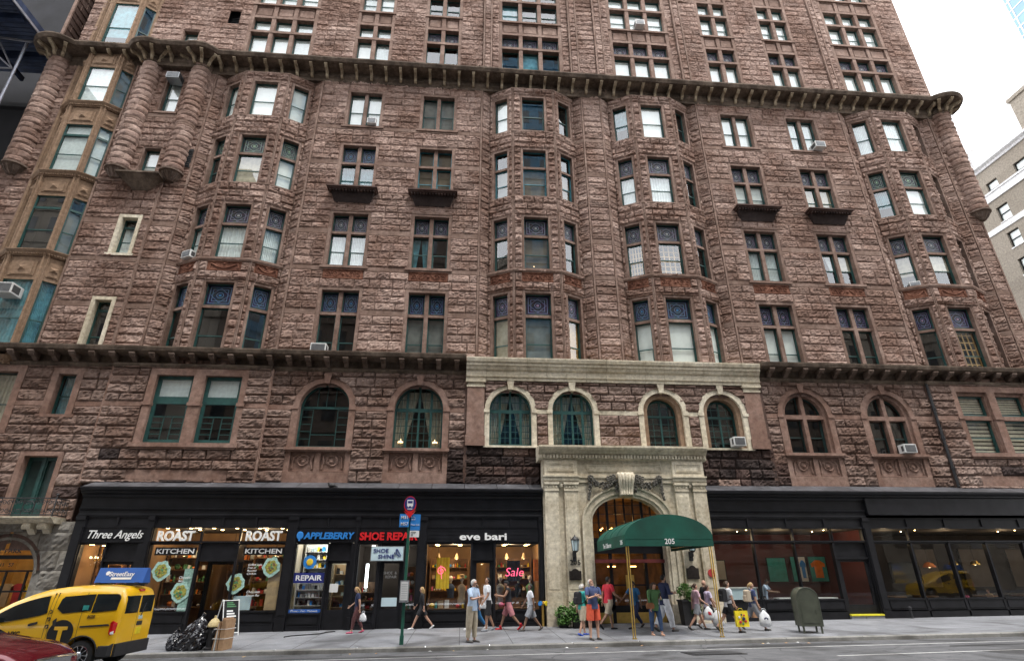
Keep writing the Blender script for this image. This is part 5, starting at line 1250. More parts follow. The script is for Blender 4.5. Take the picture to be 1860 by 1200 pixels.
b = MB(); b.box(52.6, 66, -6, 12.35, 38.45, 42.6); b.box(52.45, 66, -6.1, 12.5, 42.6, 43.0); b.build('penthouse', 'tan brick', BRK)
b = MB(); b.box(54, 56, 18.5, 20.2, 39, 42.2); b.box(53.9, 56.1, 18.4, 20.3, 42.2, 42.5)
for i in range(4): b.box(53.8, 54, 18.6+i*.45, 18.8+i*.45, 39.2, 42)
b.build('roof_vent', 'pale trim', BRK)
SKY = thing('glass_tower', (200, 75, -2), 'pale blue glass tower far off in the top right corner', 'tower')
b = MB(); b.box(186, 230, 60, 95, -2, 260); b.build('wall', 'blue glass', SKY)
b = MB(); 
for i in range(9): b.box(185.8, 186, 60+i*4.2, 60.3+i*4.2, -2, 260)
for i in range(60): b.box(185.8, 186, 59.9, 95, i*4, i*4+.3)
b.build('mullion_grid', 'pale trim', SKY)
PT = thing('panel_tower', (-65, 45, -2), 'tall pale pink and grey panelled tower behind the left corner', 'tower')
b = MB(); b.box(-95, -62, 40, 60, -2, 150); b.box(-61.95, -35, 42, 60, -2, 150, 1); 
b.build('wall', ['pink panel', 'grey panel'], PT)
b = MB()
for i in range(10): b.box(-93+i*3.1, -92.9+i*3.1, 39.92, 40, -2, 150)
for i in range(9): b.box(-61+i*2.9, -60.9+i*2.9, 41.92, 42, -2, 150)
for i in range(12): b.box(-95, -62, 39.94, 40, i*11+30, i*11+30.1); b.box(-61.9, -35, 41.94, 42, i*11+33, i*11+33.1)
b.build('panel_joint', 'opposite stone', PT)
HO = thing('scaffold_deck', (-30, -3, -1.7), 'dark corrugated scaffold deck on steel tubes beside the upper left corner', 'scaffold')
b = MB(); n = 60
vs = []
for i in range(n*2+1):
    y = 2-i*(16/(n*2)); z = 28.0+(.12 if i % 2 else 0)
    vs += [(-24.35, y, z), (-42, y, z), (-24.35, y, z+.25), (-42, y, z+.25)]
fs = []
for i in range(n*2): a = 4*i; fs += [(a, a+1, a+5, a+4), (a+2, a+6, a+7, a+3), (a, a+4, a+6, a+2), (a+1, a+3, a+7, a+5)]
b.add(vs, fs); b.build('deck', 'deck metal', HO)
b = MB(); b.box(-24.33, -24.22, -14, 1.9, 27.75, 28.3)
for y in (-12, -9.5, -7, -4.5, -2, .5): b.box(-42, -24.36, y-.1, y+.1, 27.6, 27.98)
for x in (-27, -30.5, -34): b.box(x-.08, x+.08, -14, 2, 27.3, 27.6)
b.build('beam', 'deck metal', HO)
b = MB(); b.box(-24.21, -24.15, -14, 1.9, 27.7, 27.85); b.build('edge_rail', 'tube metal', HO)
def tube1(name, pts, r=.05, mt='tube metal', par=HO): q = MB(); q.tube(pts, r, 6); q.build(name, mt, par)
PY = -.6
tube1('pole', [(-25.04, PY, -1.8), (-25.04, PY, 27.6)], .075); tube1('pole', [(-29, PY, -1.8), (-29, PY, 27.6)], .075)
for P_ in ([(-24.68, 27.54), (-28.0, 28.9)], [(-24.75, 27.5), (-28.6, 28.25)], [(-25.1, 25.46), (-26.7, 28.2)], [(-25.1, 25.46), (-29, 25.3)], [(-25.1, 25.46), (-26.9, 27.0)]):
    tube1('brace', [(p[0], PY-.1, min(p[1], 27.9)) for p in P_], .05)
b = MB(); b.box(-45, -24.2, 3, 3.6, -2, 36)
for z in (6, 10, 14, 18, 22, 26): b.box(-45, -24.5, 2.7, 3, z, z+.3)
b.build('dark_netting', 'dark facade', HO)
# across the street (seen only mirrored in the windows)
for (x0, x1, h, mt, lab) in ((-60, -26, 44, 'opposite stone', 'beige office block across the street, mirrored in the leftmost windows'), (-25.9, -9.1, 30, 'opposite dark', 'low brown brick block across the street, mirrored left of centre'), (-9, 2, 62, 'opposite dark', 'tall dark brown tower across the street, mirrored in the centre windows'),
     (2.1, 13.5, 72, 'opposite blue', 'tall blue glass tower across the street, mirrored in the centre bay'), (13.6, 33, 27, 'opposite stone', 'low beige block across the street, mirrored right of centre'), (33.1, 40, 48, 'opposite dark', 'narrow brown block across the street, mirrored further right'), (40.1, 66, 31, 'opposite stone', 'beige block across the street, mirrored in the rightmost windows')):
    T = thing('opposite_building', ((x0+x1)/2, -36, -1.7), lab, 'building'); b = MB(); b.box(x0, x1, -46, -31, -1.8, h); b.box(x0, x1, -31, -30.6, h-1.2, h+.3)
    for i in range(int(h/4)): b.box(x0, x1, -31, -30.85, i*4+1.2, i*4+1.6)
    b.build('wall', mt, T); b = MB(); 
    for i in range(int(h/4)-1):
        x = x0+1.2
        while x < x1-2: b.box(x, x+1.3, -31, -30.95, i*4+2.4, i*4+4.4); x += 2.6
    o = b.build('windows', 'opposite glass', T)

# ============================================================ SHOPFRONTS
mat('shop wall warm', (.27, .16, .08), .85, .25, 1.2); mat('shop wall pale', (.48, .44, .36), .85, .2, 1.2); mat('shop wall dark', (.035, .028, .024), .85, .4, 1.2); mat('shop wall red', (.10, .022, .02), .8, .3, 1)
mat('wood brown', (.16, .08, .035), .6, .4, 6); mat('white paper', (.68, .68, .66), .8, .08, 3); mat('sign blue', (.02, .11, .42), .5, .1, 3); mat('sign navy', (.012, .02, .16), .5, .1, 3)
mat('sign white', (.80, .80, .78), .5, .03, 3); mat('letter blue', (.03, .22, .60), .4, .1, 3); mat('letter red', (.62, .015, .02), .4, .1, 3); mat('letter pink', (.75, .5, .55), .5, .1, 3); mat('pale blue panel', (.52, .66, .70), .4, .06, 3)
mat('fabric yellow', (.75, .52, .03), .8, .15, 5); mat('fabric pink', (.65, .16, .28), .8, .2, 5); mat('fabric white', (.62, .60, .56), .85, .15, 5); mat('fabric red', (.45, .04, .04), .8, .2, 5)
mat('fabric green', (.08, .22, .10), .8, .2, 5); mat('fabric teal', (.03, .28, .25), .8, .2, 5); mat('fabric black', (.015, .015, .018), .85, .3, 5); mat('fabric tan', (.42, .30, .17), .85, .2, 5); mat('orange paint', (.75, .2, .02), .5, .2, 5)
mat('yellow line', (.70, .62, .03), .6, .1, 6); mat('grey metal', (.30, .31, .32), .35, .15, 8, metal=.5); mat('bowl food', (.45, .36, .06), .7, .6, 14, c2=(.14, .2, .04)); mat('bowl mint', (.35, .55, .48), .7, .3, 14)
def room(name, x0, x1, z0, z1, mt, depth=2.4, lamps='lamp warm', ln=3, lr=.05, strip=None, floor='wood brown', power=34):
    b = MB(); y0, y1 = -.93, -.93+depth
    V = [(x0,y0,z0),(x1,y0,z0),(x1,y0,z1),(x0,y0,z1),(x0,y1,z0),(x1,y1,z0),(x1,y1,z1),(x0,y1,z1)]
    b.add(V, [(4,5,6,7),(1,2,6,5),(3,0,4,7)], 0); b.add(V, [(0,1,5,4)], 1); b.add(V, [(2,3,7,6)], 2)
    o = b.build(name, [mt, floor, 'shop wall dark' if mt != 'shop wall pale' else mt], BLD)
    l = MB(); rnd = random.Random(int(x0*10))
    for i in range(ln):
        x = x0+(x1-x0)*(i+.5)/ln
        for yy in (.25, 1.1): l.lathe([(lr, 0), (lr, .02)], (x, y0+yy, z1-.04), 10)
    if strip: l.box(x0+.2, x1-.2, y0+.5, y0+.62, z1-.08, z1-.05)
    l.build('ceiling_light', strip or lamps, o)
    for i in range(max(1, round((x1-x0)/2.6))):
        n_ = max(1, round((x1-x0)/2.6)); pl = bpy.data.lights.new('shop_lamp', 'POINT'); pl.energy = power; pl.shadow_soft_size = .15; pl.color = (1, .72, .42) if lamps == 'lamp warm' else (1, .93, .82)
        po = bpy.data.objects.new('shop_lamp', pl); COL.objects.link(po); po.location = (x0+(x1-x0)*(i+.5)/n_, y0+.9, z1-.35)
    return o
def shopfront(name, x0, x1, bays, sill=-1.05, wtop=1.26, transom=None, sign=True, panels=None, depth_glass=-.1):
    """bays: (a, b, kind) kind w window / d door / r recessed door"""
    b = MB(); F = SF; zb = -1.95; gl = []
    # posts between bays
    xs = sorted([x0, x1]+[v for q in bays for v in q[:2]]); p = x0
    for (a, c, k) in bays:
        if a-p > .01: b.fbox(F, p, a, -.2, .03 if a-p > .15 else .0, zb, 1.3)
        p = c
    if x1-p > .01: b.fbox(F, p, x1, -.2, .03 if x1-p > .15 else .0, zb, 1.3)
    for (a, c, k) in bays:
        if k == 'w':
            b.fbox(F, a, c, -.2, -.02, zb, sill); b.fbox(F, a, c, -.22, .035, sill-.05, sill); b.fbox(F, a, c, -.1, .05, zb, sill-.42)
            b.fbox(F, a+.08, c-.08, -.05, .0, sill-.36, sill-.1); b.fbox(F, a, c, -.05, .06, sill-.46, sill-.42)
            gl.append((a, c, sill, wtop, depth_glass)); b.fbox(F, a, c, -.2, -.04, wtop, 1.32)
        else:
            dd = -.12 if k == 'd' else -1.0; dt = .66
            b.fbox(F, a, c, dd-.1, -.04 if k == 'd' else -.04, dt, dt+.08); 
            if k == 'd': b.fbox(F, a, c, -.15, -.1, dt+.08, 1.32)
            else: b.fbox(F, a, c, -1.0, -.06, dt+.08, 1.32)
            w = .1
            b.fbox(F, a, a+w*.6, dd-.05, dd+.02, zb, dt); b.fbox(F, c-w*.6, c, dd-.05, dd+.02, zb, dt)
            gl.append((a+w, c-w, -1.1, dt-.1, dd-.02))
    # sign zone and small upper panels
    if transom:
        for (a, c) in transom: gl.append((a+.03, c-.03, 1.38, 1.86, -.06)); 
        for (a, c) in transom: b.fbox(F, a, a+.03, -.12, .0, 1.36, 1.9); b.fbox(F, c-.03, c, -.12, .0, 1.36, 1.9)
        b.fbox(F, x0, x1, -.14, .02, 1.32, 1.38); b.fbox(F, x0, x1, -.14, .02, 1.86, 1.92)
    else:
        b.fbox(F, x0, x1, -.14, .0, 1.32, 1.92)
        for z in (1.34, 1.46, 1.60, 1.74, 1.86): b.fbox(F, x0+.02, x1-.02, -.05, .02 if z in (1.34, 1.86) else .008, z, z+(.035 if z in (1.34, 1.86) else .015))
    n = panels or max(2, round((x1-x0)/1.3)); b.fbox(F, x0, x1, -.14, -.02, 1.92, 2.3)
    for i in range(n+1):
        u = x0+(x1-x0)*i/n; b.fbox(F, max(x0, u-.03), min(x1, u+.03), -.05, .03, 1.93, 2.29)
    b.fbox(F, x0, x1, -.05, .025, 1.9, 1.93); b.fbox(F, x0, x1, -.05, .025, 2.25, 2.29)
    o = b.build(name, 'black paint', BLD)
    g = MB()
    for (a, c, z0, z1, d) in gl: g.quad(F(a, d, z0), F(c, d, z0), F(c, d, z1), F(a, d, z1))
    g.build('pane', 'shop glass', o)
    for (a, c, k) in bays:
        if k == 'w': continue
        dd = -.12 if k == 'd' else -1.0; d = MB(); w = .1; dt = .66
        d.fbox(F, a+.06, a+.06+w, dd-.05, dd, zb, dt); d.fbox(F, c-.06-w, c-.06, dd-.05, dd, zb, dt); d.fbox(F, a+.06+w, c-.06-w, dd-.05, dd, dt-.1, dt); d.fbox(F, a+.06+w, c-.06-w, dd-.05, dd, zb, -1.05)
        d.tube([F(c-.06-w/2, dd+.06, -.6), F(c-.06-w/2, dd+.06, -.25)], .018, 6)
        d.build('door', 'black paint', o)
    return o
# Three Angels
def pierbox(a, c, name='shop_pier'):
    b = MB(); b.fbox(SF, a, c, -.3, .06, -1.95, 2.3); b.fbox(SF, a+.04, c-.04, 0, .085, -1.2, 1.9); b.fbox(SF, a-.0, c+.0, 0, .1, -1.95, -1.3); b.fbox(SF, a, c, 0, .1, 2.15, 2.29); b.build(name, 'black paint', BLD)
for (a, c) in ((-14.78, -14.42), (-12.12, -11.88), (-6.82, -6.44), (-4.2, -4.06), (-1.74, -1.4), (3.1, 3.28), (17.04, 17.36)): pierbox(a, c)
r1 = room('shop_interior', -14.6, -12.0, -1.75, 1.3, 'shop wall warm', ln=3, lr=.09)
s1 = shopfront('fashion_shopfront', -14.42, -12.12, [(-14.38, -13.5, 'w'), (-13.45, -12.3, 'd')])
text('Three Angels', 'lettering', -14.2, 1.48, -1.025, .3, 'sign white', s1, w=2.0, shear=.35, offset=.006, label='white italic script lettering')
# Roast
r2 = room('shop_interior', -11.95, -6.7, -1.75, 1.9, 'shop wall warm', depth=3.4, ln=6, lr=.06)
s2 = shopfront('kitchen_shopfront', -11.88, -6.82, [(-11.85, -10.08, 'w'), (-10.0, -8.66, 'r'), (-8.58, -6.86, 'w')], transom=[(-11.88, -10.06), (-10.06, -8.6), (-8.6, -6.82)])
for (xa, xk) in ((-11.64, -11.62), (-8.36, -8.34)):
    text('ROAST', 'lettering', xa, 1.40, -1.05, .35, 'sign white', s2, w=1.36, offset=.03, depth=.05, label='raised white capitals')
    k = MB(); k.fbox(SF, xk-.06, xk+1.46, -.098, -.08, .88, 1.16); k.build('sign_board', 'black paint', s2)
    text('KITCHEN', 'lettering', xk, .94, -1.0+.075, .17, 'sign white', s2, w=1.38, offset=.02, depth=.01)
def bowl(x, z, par, r=.32):
    g = MB(); rnd = random.Random(int(x*100)); P = [(x+r*(1+.12*math.sin(i*2.3))*math.cos(i*.35), z+r*1.1*(1+.1*math.cos(i*1.9))*math.sin(i*.35)) for i in range(18)]
    g.prism(P, lambda p: SF(p[0], -.098, p[1]), lambda p: SF(p[0], -.085, p[1])); P2 = [(x+(p[0]-x)*.68, z+(p[1]-z)*.68) for p in P]
    g.prism(P2, lambda p: SF(p[0], -.09, p[1]), lambda p: SF(p[0], -.078, p[1]), 1)
    for i in range(26):
        a, q = rnd.uniform(0, 6.28), rnd.uniform(0, r*.62); g.ball(SF(x+q*math.cos(a), -.075, z+q*1.1*math.sin(a)), rnd.uniform(.02, .055), 6, rnd.choice((1, 2, 3)), sq=(1, .3, 1))
    g.build('bowl_decal', ['bowl mint', 'bowl food', 'fabric green', 'wood brown'], par)
for (x, z) in ((-11.3, .33), (-10.45, -.4), (-7.28, .45), (-8.5, -.12)): bowl(x, z, s2)
text('Chipotle\nRice', 'lettering', -10.6, .06, -.92, .085, 'sign white', s2, depth=.01, shear=.2); text('Grilled Style\nFree of\nRoasted\nChicken', 'lettering', -8.15, .5, -.92, .075, 'sign white', s2, depth=.01, shear=.2); text('Chocolate\nGreen Bar', 'lettering', -8.05, -.45, -.92, .085, 'sign white', s2, depth=.01, shear=.2)
k = MB(); k.fbox(SF, -10.45, -10.1, -.13, -.11, -1.04, .4); k.build('mint_screen', 'bowl mint', s2)
k = MB(); k.fbox(SF, -8.5, -7.85, -.16, -.14, -1.03, -.55); k.build('frosted_panel', 'pale blue panel', s2)
k = MB(); k.fbox(SF, -7.35, -6.86, -.2, -.17, -1.04, .5); k.build('grey_screen', 'fabric tan', s2)
# Appleberry
r3 = room('shop_interior', -6.5, -4.15, -1.75, 1.9, 'shop wall pale', depth=1.6, lamps='lamp white', ln=2, lr=.1, strip='lamp strip')
s3 = shopfront('phone_repair_shopfront', -6.44, -4.2, [(-6.4, -5.22, 'w'), (-5.16, -4.3, 'd')], sill=-1.15)
text('APPLEBERRY', 'lettering', -6.18, 1.46, -1.02, .24, 'letter blue', s3, w=1.95, offset=.03, shear=.15, depth=.04, label='raised blue capitals')
k = MB(); k.lathe([(.11, 0), (.13, .02), (.13, .05), (.1, .06)], (0, 0, 0), 14); k.v = [(-6.32+x, -1.03-z, 1.58+y*1.15) for x, y, z in k.v]; k.tube([(-6.32, -1.08, 1.46), (-6.33, -1.08, 1.38)], .04, 6); k.build('round_emblem', 'letter blue', s3)
k = MB(); k.fbox(SF, -6.38, -5.24, -.098, -.085, -.12, .24); k.build('sign_board', 'sign navy', s3); text('REPAIR', 'lettering', -6.3, -.03, -.91, .19, 'sign white', s3, w=.98, offset=.02, depth=.01)
k = MB(); k.fbox(SF, -6.4, -5.22, -.098, -.085, -1.14, -1.02); k.build('sign_strip', 'sign blue', s3); text('iPhone - iPad - Macbook', 'lettering', -6.34, -1.11, -.91, .07, 'sign white', s3, w=1.0, depth=.01)
k = MB(); k.lathe([(.02, 0), (.2, .01), (.25, .015), (.25, .02)], (0, 0, 0), 20); k.v = [(-5.85+x, -.9-z, .62+y) for x, y, z in k.v]; k.ball((-5.85, -.93, .62), .13, 10, 1, sq=(1, .2, 1)); k.build('round_window_sticker', ['letter blue', 'fabric yellow'], s3)
k = MB(); k.fbox(SF, -5.0, -4.68, -.13, -.11, -.45, -.15); k.build('door_sticker', 'white paper', s3)
# Shoe repair
r4 = room('shop_interior', -4.1, -1.7, -1.75, 1.25, 'shop wall dark', depth=1.8, lamps='lamp white', ln=2, lr=.06, power=20)
s4 = shopfront('shoe_repair_shopfront', -4.06, -1.74, [(-4.0, -3.28, 'w'), (-3.16, -2.26, 'd'), (-2.2, -1.76, 'w')], sill=-1.1)
text('SHOE REPAIR', 'lettering', -4.02, 1.42, -1.02, .28, 'letter red', s4, w=2.26, offset=.035, depth=.05, label='raised red capitals')
k = MB(); k.fbox(SF, -3.5, -2.28, .0, .14, .66, 1.15); k.fbox(SF, -3.53, -2.25, .0, .11, .63, 1.18, 1); k.build('sign_box', ['pale blue panel', 'grey metal'], s4)
text('SHOE\n   SHINE', 'lettering', -3.42, .94, -1.145, .15, 'sign navy', s4, w=.82, offset=.014, depth=.01)
k = MB(); k.tube([(-2.52, -1.16, 1.08), (-2.45, -1.16, .98), (-2.36, -1.16, .84), (-2.42, -1.16, .8), (-2.52, -1.16, .9), (-2.56, -1.16, 1.02), (-2.52, -1.16, 1.08)], .016, 6); k.tube([(-2.62, -1.16, .96), (-2.56, -1.16, .86)], .014, 6); k.build('shoe_emblem', 'sign navy', s4)
text('SHOE  &\n  REPAIR', 'lettering', -2.98, .17, -1.1, .1, 'grey metal', s4, depth=.01)
k = MB(); k.fbox(SF, -3.0, -2.42, -.11, -.09, -.95, -.65); k.build('door_notice', 'pale blue panel', s4)
k = MB(); k.fbox(SF, -3.72, -3.62, -.35, -.3, -.3, .55); k.build('light_tube', 'lamp strip', s4)
# eve bari
r5 = room('shop_interior', -1.45, 3.15, -1.7, 1.3, 'shop wall warm', depth=3.0, ln=5, lr=.08)
s5 = shopfront('boutique_shopfront', -1.4, 3.1, [(-1.36, .36, 'w'), (.44, 1.28, 'd'), (1.36, 3.08, 'w')], sill=-1.1, panels=4)
text('eve bari', 'lettering', -.1, 1.42, -1.02, .26, 'sign white', s5, w=1.9, offset=.028, depth=.04, label='raised white lower case')
text('Sale', 'lettering', 1.75, .08, -.93, .32, 'neon pink', s5, w=.72, offset=-.012, depth=.012, shear=.2)
k = MB(); k.tube([(x, -.94, z) for x, z in spiral(-.78, .28, .17, 1.6, 1, 0, 24)], .011, 6); k.tube([(-.8, -.94, .48), (-.75, -.94, .0)], .011, 6); k.build('neon_sign', 'neon pink', s5)
# right run: the red-walled restaurant and bar
r6 = room('restaurant_interior', 10.3, 17.2, -1.6, 1.85, 'shop wall red', depth=3.4, ln=2, lr=.025, floor='shop wall dark', power=12)
s6 = shopfront('restaurant_shopfront', 10.3, 17.04, [(10.32, 12.08, 'w'), (12.14, 13.84, 'w'), (13.9, 15.52, 'w'), (15.62, 17.0, 'd')], sill=-.83, transom=[(10.32, 12.1), (12.12, 13.86), (13.88, 15.54), (15.6, 17.0)], panels=4)
r7 = room('restaurant_interior', 17.3, 31.4, -1.6, 1.85, 'shop wall dark', depth=4.0, ln=3, lr=.025, floor='shop wall dark', power=9)
bb = [(17.38+1.72*i, 17.38+1.72*(i+1)-.08, 'w') for i in range(8)]
s7 = shopfront('bar_shopfront', 17.36, 31.3, bb, sill=-.83, transom=[(q[0], q[1]+.04) for q in bb[:1]], panels=8)
for s_, xs_ in ((s6, (10.3, 15.6)), (s7, (17.36, 31.3))):
    k = MB(); k.fbox(SF, xs_[0], xs_[1], .0, .06, -1.30, -1.24); k.fbox(SF, xs_[0], xs_[1], 0, .09, -1.62, -1.56); k.build('bulkhead_moulding', 'black paint', s_)
k = MB(); k.fbox(SF, 15.6, 17.0, -.1, .14, -1.45, -1.39); k.build('yellow_step_edge', 'yellow line', s6)
k = MB(); k.fbox(SF, 15.6, 17.0, -.1, .12, -1.62, -1.452); k.build('door_step', 'sidewalk concrete', s6)
# ============================================================ PEOPLE
mat('skin light', (.52, .30, .21), .6, .08, 20); mat('skin tan', (.36, .20, .13), .6, .08, 20); mat('skin brown', (.20, .11, .07), .6, .08, 20)
mat('hair brown', (.06, .032, .018), .6, .3, 30); mat('hair blonde', (.36, .23, .10), .6, .3, 30); mat('hair grey', (.5, .48, .45), .7, .15, 30); mat('hair black', (.012, .010, .009), .55, .3, 30)
for n_, c_ in (('cloth light blue', (.38, .48, .62)), ('cloth khaki', (.40, .34, .25)), ('cloth white', (.66, .67, .70)), ('cloth black', (.014, .014, .017)), ('cloth navy', (.016, .024, .07)), ('cloth indigo', (.05, .07, .16)), ('cloth grey', (.24, .25, .27)),
   ('cloth maroon', (.09, .03, .03)), ('cloth orange red', (.62, .09, .04)), ('cloth red', (.55, .03, .05)), ('cloth teal', (.03, .36, .33)), ('cloth blue', (.02, .12, .28)), ('cloth green', (.06, .14, .05)), ('cloth denim', (.03, .06, .13)), ('cloth pink', (.58, .38, .44)), ('cloth lavender', (.58, .52, .68)),
   ('cloth red check', (.50, .20, .22)), ('cloth tan', (.52, .43, .32)), ('shoe blue', (.02, .08, .45)), ('shoe red', (.5, .01, .02)), ('plastic white', (.68, .69, .70)), ('plastic yellow', (.75, .58, .02)), ('leather brown', (.20, .08, .03)), ('paper brown', (.36, .2, .11)), ('shoe white', (.7, .7, .7)), ('shoe dark', (.05, .045, .04)), ('shoe pink', (.5, .07, .14))):
    mat(n_, c_, .85 if 'shoe' not in n_ and 'plastic' not in n_ else .45, .22, 7, .9, 14)
def skin_mesh(name, V, E, Rr, mt, parent, sub=1, extra=None, root=0):
    me = bpy.data.meshes.new('tmp'); me.from_pydata([tuple(v) for v in V], E, [])
    o = bpy.data.objects.new('tmp', me); COL.objects.link(o); m = o.modifiers.new('s', 'SKIN'); m.use_smooth_shade = True; m.branch_smoothing = .6
    for i, sv in enumerate(me.skin_vertices[0].data): r = Rr[i]; sv.radius = (r, r) if not isinstance(r, tuple) else r; sv.use_root = (i == root)
    s = o.modifiers.new('u', 'SUBSURF'); s.levels = sub; s.render_levels = sub
    dg = bpy.context.evaluated_depsgraph_get(); ev = o.evaluated_get(dg); r = bpy.data.meshes.new_from_object(ev); bpy.data.objects.remove(o)
    r.name = name
    if extra:
        bm = bmesh.new(); bm.from_mesh(r); nv = len(bm.verts)
        vs = [bm.verts.new(v) for v in extra.v]; 
        for f in extra.f:
            try: bm.faces.new([vs[i] for i in f]).smooth = True
            except ValueError: pass
        bm.to_mesh(r); bm.free()
    r.materials.clear(); r.materials.append(MATS[mt]); r.polygons.foreach_set('material_index', [0]*len(r.polygons))
    q = link(name, r, parent, (0, 0, 0)); return q
def rotv(v, pitch=0, roll=0):   # pitch: swing forward (about y), roll: sideways (about x)
    x, y, z = v; c, s = math.cos(pitch), math.sin(pitch); x, z = x*c-z*s, x*s+z*c
    c, s = math.cos(roll), math.sin(roll); y, z = y*c-z*s, y*s+z*c
    return Vector((x, y, z))
def shade_s(o, ang=50):
    for p in o.data.polygons: p.use_smooth = True
    try: o.data.set_sharp_from_angle(angle=R(ang))
    except Exception: pass
def person(loc, h, face, label, P, C, zf=gz, sex='m', build_=1.1):
    """face: heading in degrees (0 = +X). P: pose, C: clothing"""
    X, Y = loc; t = thing('person', (X, Y, zf(X, Y)), label, 'person', rz=R(face), local=True)
    g = lambda k, d=0: P.get(k, d)
    lean = R(g('lean', 3)); w = build_; hipw = .052*w; shw = (.108 if sex == 'm' else .095)*w
    ll, sl_ = .245*h, .235*h
    # legs: (thigh swing forward deg, knee bend deg)
    legs = []
    for s, (a, kb) in ((1, g('legL', (4, 2))), (-1, g('legR', (-4, 2)))):
        hip = Vector((0, s*hipw*h, 0)); k = hip+rotv((0, 0, -ll), R(a), R(-s*g('spread', 1.5))*-1); an = k+rotv((0, 0, -sl_), R(a-kb), 0)
        legs.append([hip, k, an, a-kb])
    low = min(l[2].z for l in legs); pz = -low+.042*h
    for l in legs:
        for i in range(3): l[i] = l[i]+Vector((0, 0, pz))
    pel = Vector((0, 0, pz+.01*h))
    def up(f, fw=0, sd=0): return pel+rotv((fw*h, sd*h, f*h), -lean, 0)
    waist, chest, neck0, neck1 = up(.10), up(.22), up(.285), up(.318, .005)
    hp, hy = R(g('headp', 5)), R(g('heady', 0))
    def hd(x, y, z):
        v = Vector((x*h, y*h, z*h)); v = Quaternion((0, 1, 0), hp) @ v; v = Quaternion((0, 0, 1), hy) @ v; return neck1+v
    sh = [up(.275, 0, s*shw) for s in (1, -1)]
    arms = []
    for i, (s, (a, ab, eb, ei)) in enumerate(((1, g('armL', (5, 6, 15, 0))), (-1, g('armR', (5, 6, 15, 0))))):
        e = sh[i]+rotv((0, 0, -.165*h), R(a), 0)+Vector((0, s*math.sin(R(ab))*.165*h, 0)); f = rotv((0, 0, -.145*h), R(a+eb), 0); f = Quaternion((0, 0, 1), R(-s*ei)) @ f
        wr = e+f; arms.append((sh[i], e, wr, f.normalized()))
    # body
    V = [pel, waist, chest, neck0, neck1, hd(.012, 0, .035), hd(.008, 0, .075), hd(.0, 0, .105), hd(.05, 0, .055)]
    Rr = [.050*h*w, .046*h*w, .050*h*w, .032*h, .027*h, .028*h, .034*h, .026*h, .009*h]; E = [(0,1),(1,2),(2,3),(3,4),(4,5),(5,6),(6,7),(5,8)]
    for l in legs:
        b = len(V); V += l[:3]+[l[2]+Vector((.02*h, 0, -.03*h))]; Rr += [.05*h*w, .032*h*w, .021*h, .018*h]; E += [(0,b),(b,b+1),(b+1,b+2),(b+2,b+3)]
        V.insert(len(V)-2, (V[-4]+V[-3])/2) if False else None
    for a in arms:
        b = len(V); V += [a[0], a[1], a[2], a[2]+a[3]*.035*h]; Rr += [.030*h*w, .023*h*w, .015*h, .016*h]; E += [(2,b),(b,b+1),(b+1,b+2),(b+2,b+3)]
    ex = MB()
    for a in arms:      # fingers and thumb
        base = a[2]+a[3]*.04*h; sd = a[3].cross(Vector((0, 1, 0))); sd = sd.normalized() if sd.length > .2 else Vector((0, 0, 1)); fw = Vector((0, 1, 0)) if abs(a[3].y) < .8 else Vector((1, 0, 0))
        for k, ln in ((-1.5, .036), (-.5, .044), (.5, .046), (1.5, .038)):
            p = base+sd*k*.009*h; q = p+a[3]*ln*.6*h; r_ = q+(a[3]*.7+fw*.5)*ln*.5*h; ex.tube([p-a[3]*.01*h, p, q, r_], [.0052*h, .0052*h, .0048*h, .0035*h], 5)
        p = a[2]+a[3]*.015*h+sd*.014*h; ex.tube([p, p+(sd*.8+a[3]*.5)*.02*h, p+(sd*.8+a[3]*1.3)*.028*h], [.006*h, .0055*h, .004*h], 5)
    ex.ball(hd(.002, 0, .070), .050*h, 12, sq=(.98, .80, 1.08)); ex.ball(hd(.012, 0, .036), .034*h, 10, sq=(1, .86, 1.1)); ex.tube([hd(.046, 0, .068), hd(.057, 0, .050), hd(.046, 0, .044)], [.004*h, .007*h, .006*h], 6)
    for s in (1, -1): ex.ball(hd(.0, s*.042, .058), .011*h, 6, sq=(1, .5, 1.2))
    body = skin_mesh('body', V, E, Rr, C.get('skin', 'skin light'), t, 1, ex)
    fe = MB()
    for s in (1, -1): fe.ball(hd(.047, s*.017, .068), .0045*h, 6); fe.tube([hd(.047, s*.009, .079), hd(.047, s*.025, .079)], .002*h, 4)
    fe.tube([hd(.043, -.012, .033), hd(.047, 0, .031), hd(.043, .012, .033)], .0025*h, 4); fe.build('eyes_and_mouth', 'hair brown', body if False else t, origin=(0,0,0))
    # hair
    hr = MB(); st = C.get('hairstyle', 'short'); hm = C.get('hair', 'hair brown')
    def cap():
        n, m_, vs = 16, 9, []
        for i in range(m_+1):
            th = math.pi*.78*i/m_
            for k in range(n):
                a = 2*math.pi*k/n; x, y, z = math.sin(th)*math.cos(a), math.sin(th)*math.sin(a), math.cos(th)
                out = 1.0
                if x > .35 and z < .52: out = .86
                elif x > -.15 and z < .05: out = .86
                vs.append(hd(-.003+.0545*x*out, .0455*y*out, .072+.0585*z*out))
        hr.add(vs, [(i*n+k, i*n+(k+1)%n, (i+1)*n+(k+1)%n, (i+1)*n+k) for i in range(m_) for k in range(n)]+[tuple(range(m_*n, m_*n+n))])
    if st != 'bald': cap()
    if st == 'long':
        for s in (-1, -.4, .4, 1): hr.tube([hd(-.02, s*.03, .1), hd(-.045, s*.036, .05), hd(-.045, s*.038, -.01), hd(-.035, s*.036, -.07)], [.022*h, .026*h, .024*h, .010*h], 6)
        for s in (1, -1): hr.tube([hd(.01, s*.042, .1), hd(.0, s*.047, .05), hd(-.01, s*.045, -.01), hd(.0, s*.05, -.07)], [.014*h, .015*h, .014*h, .006*h], 6)
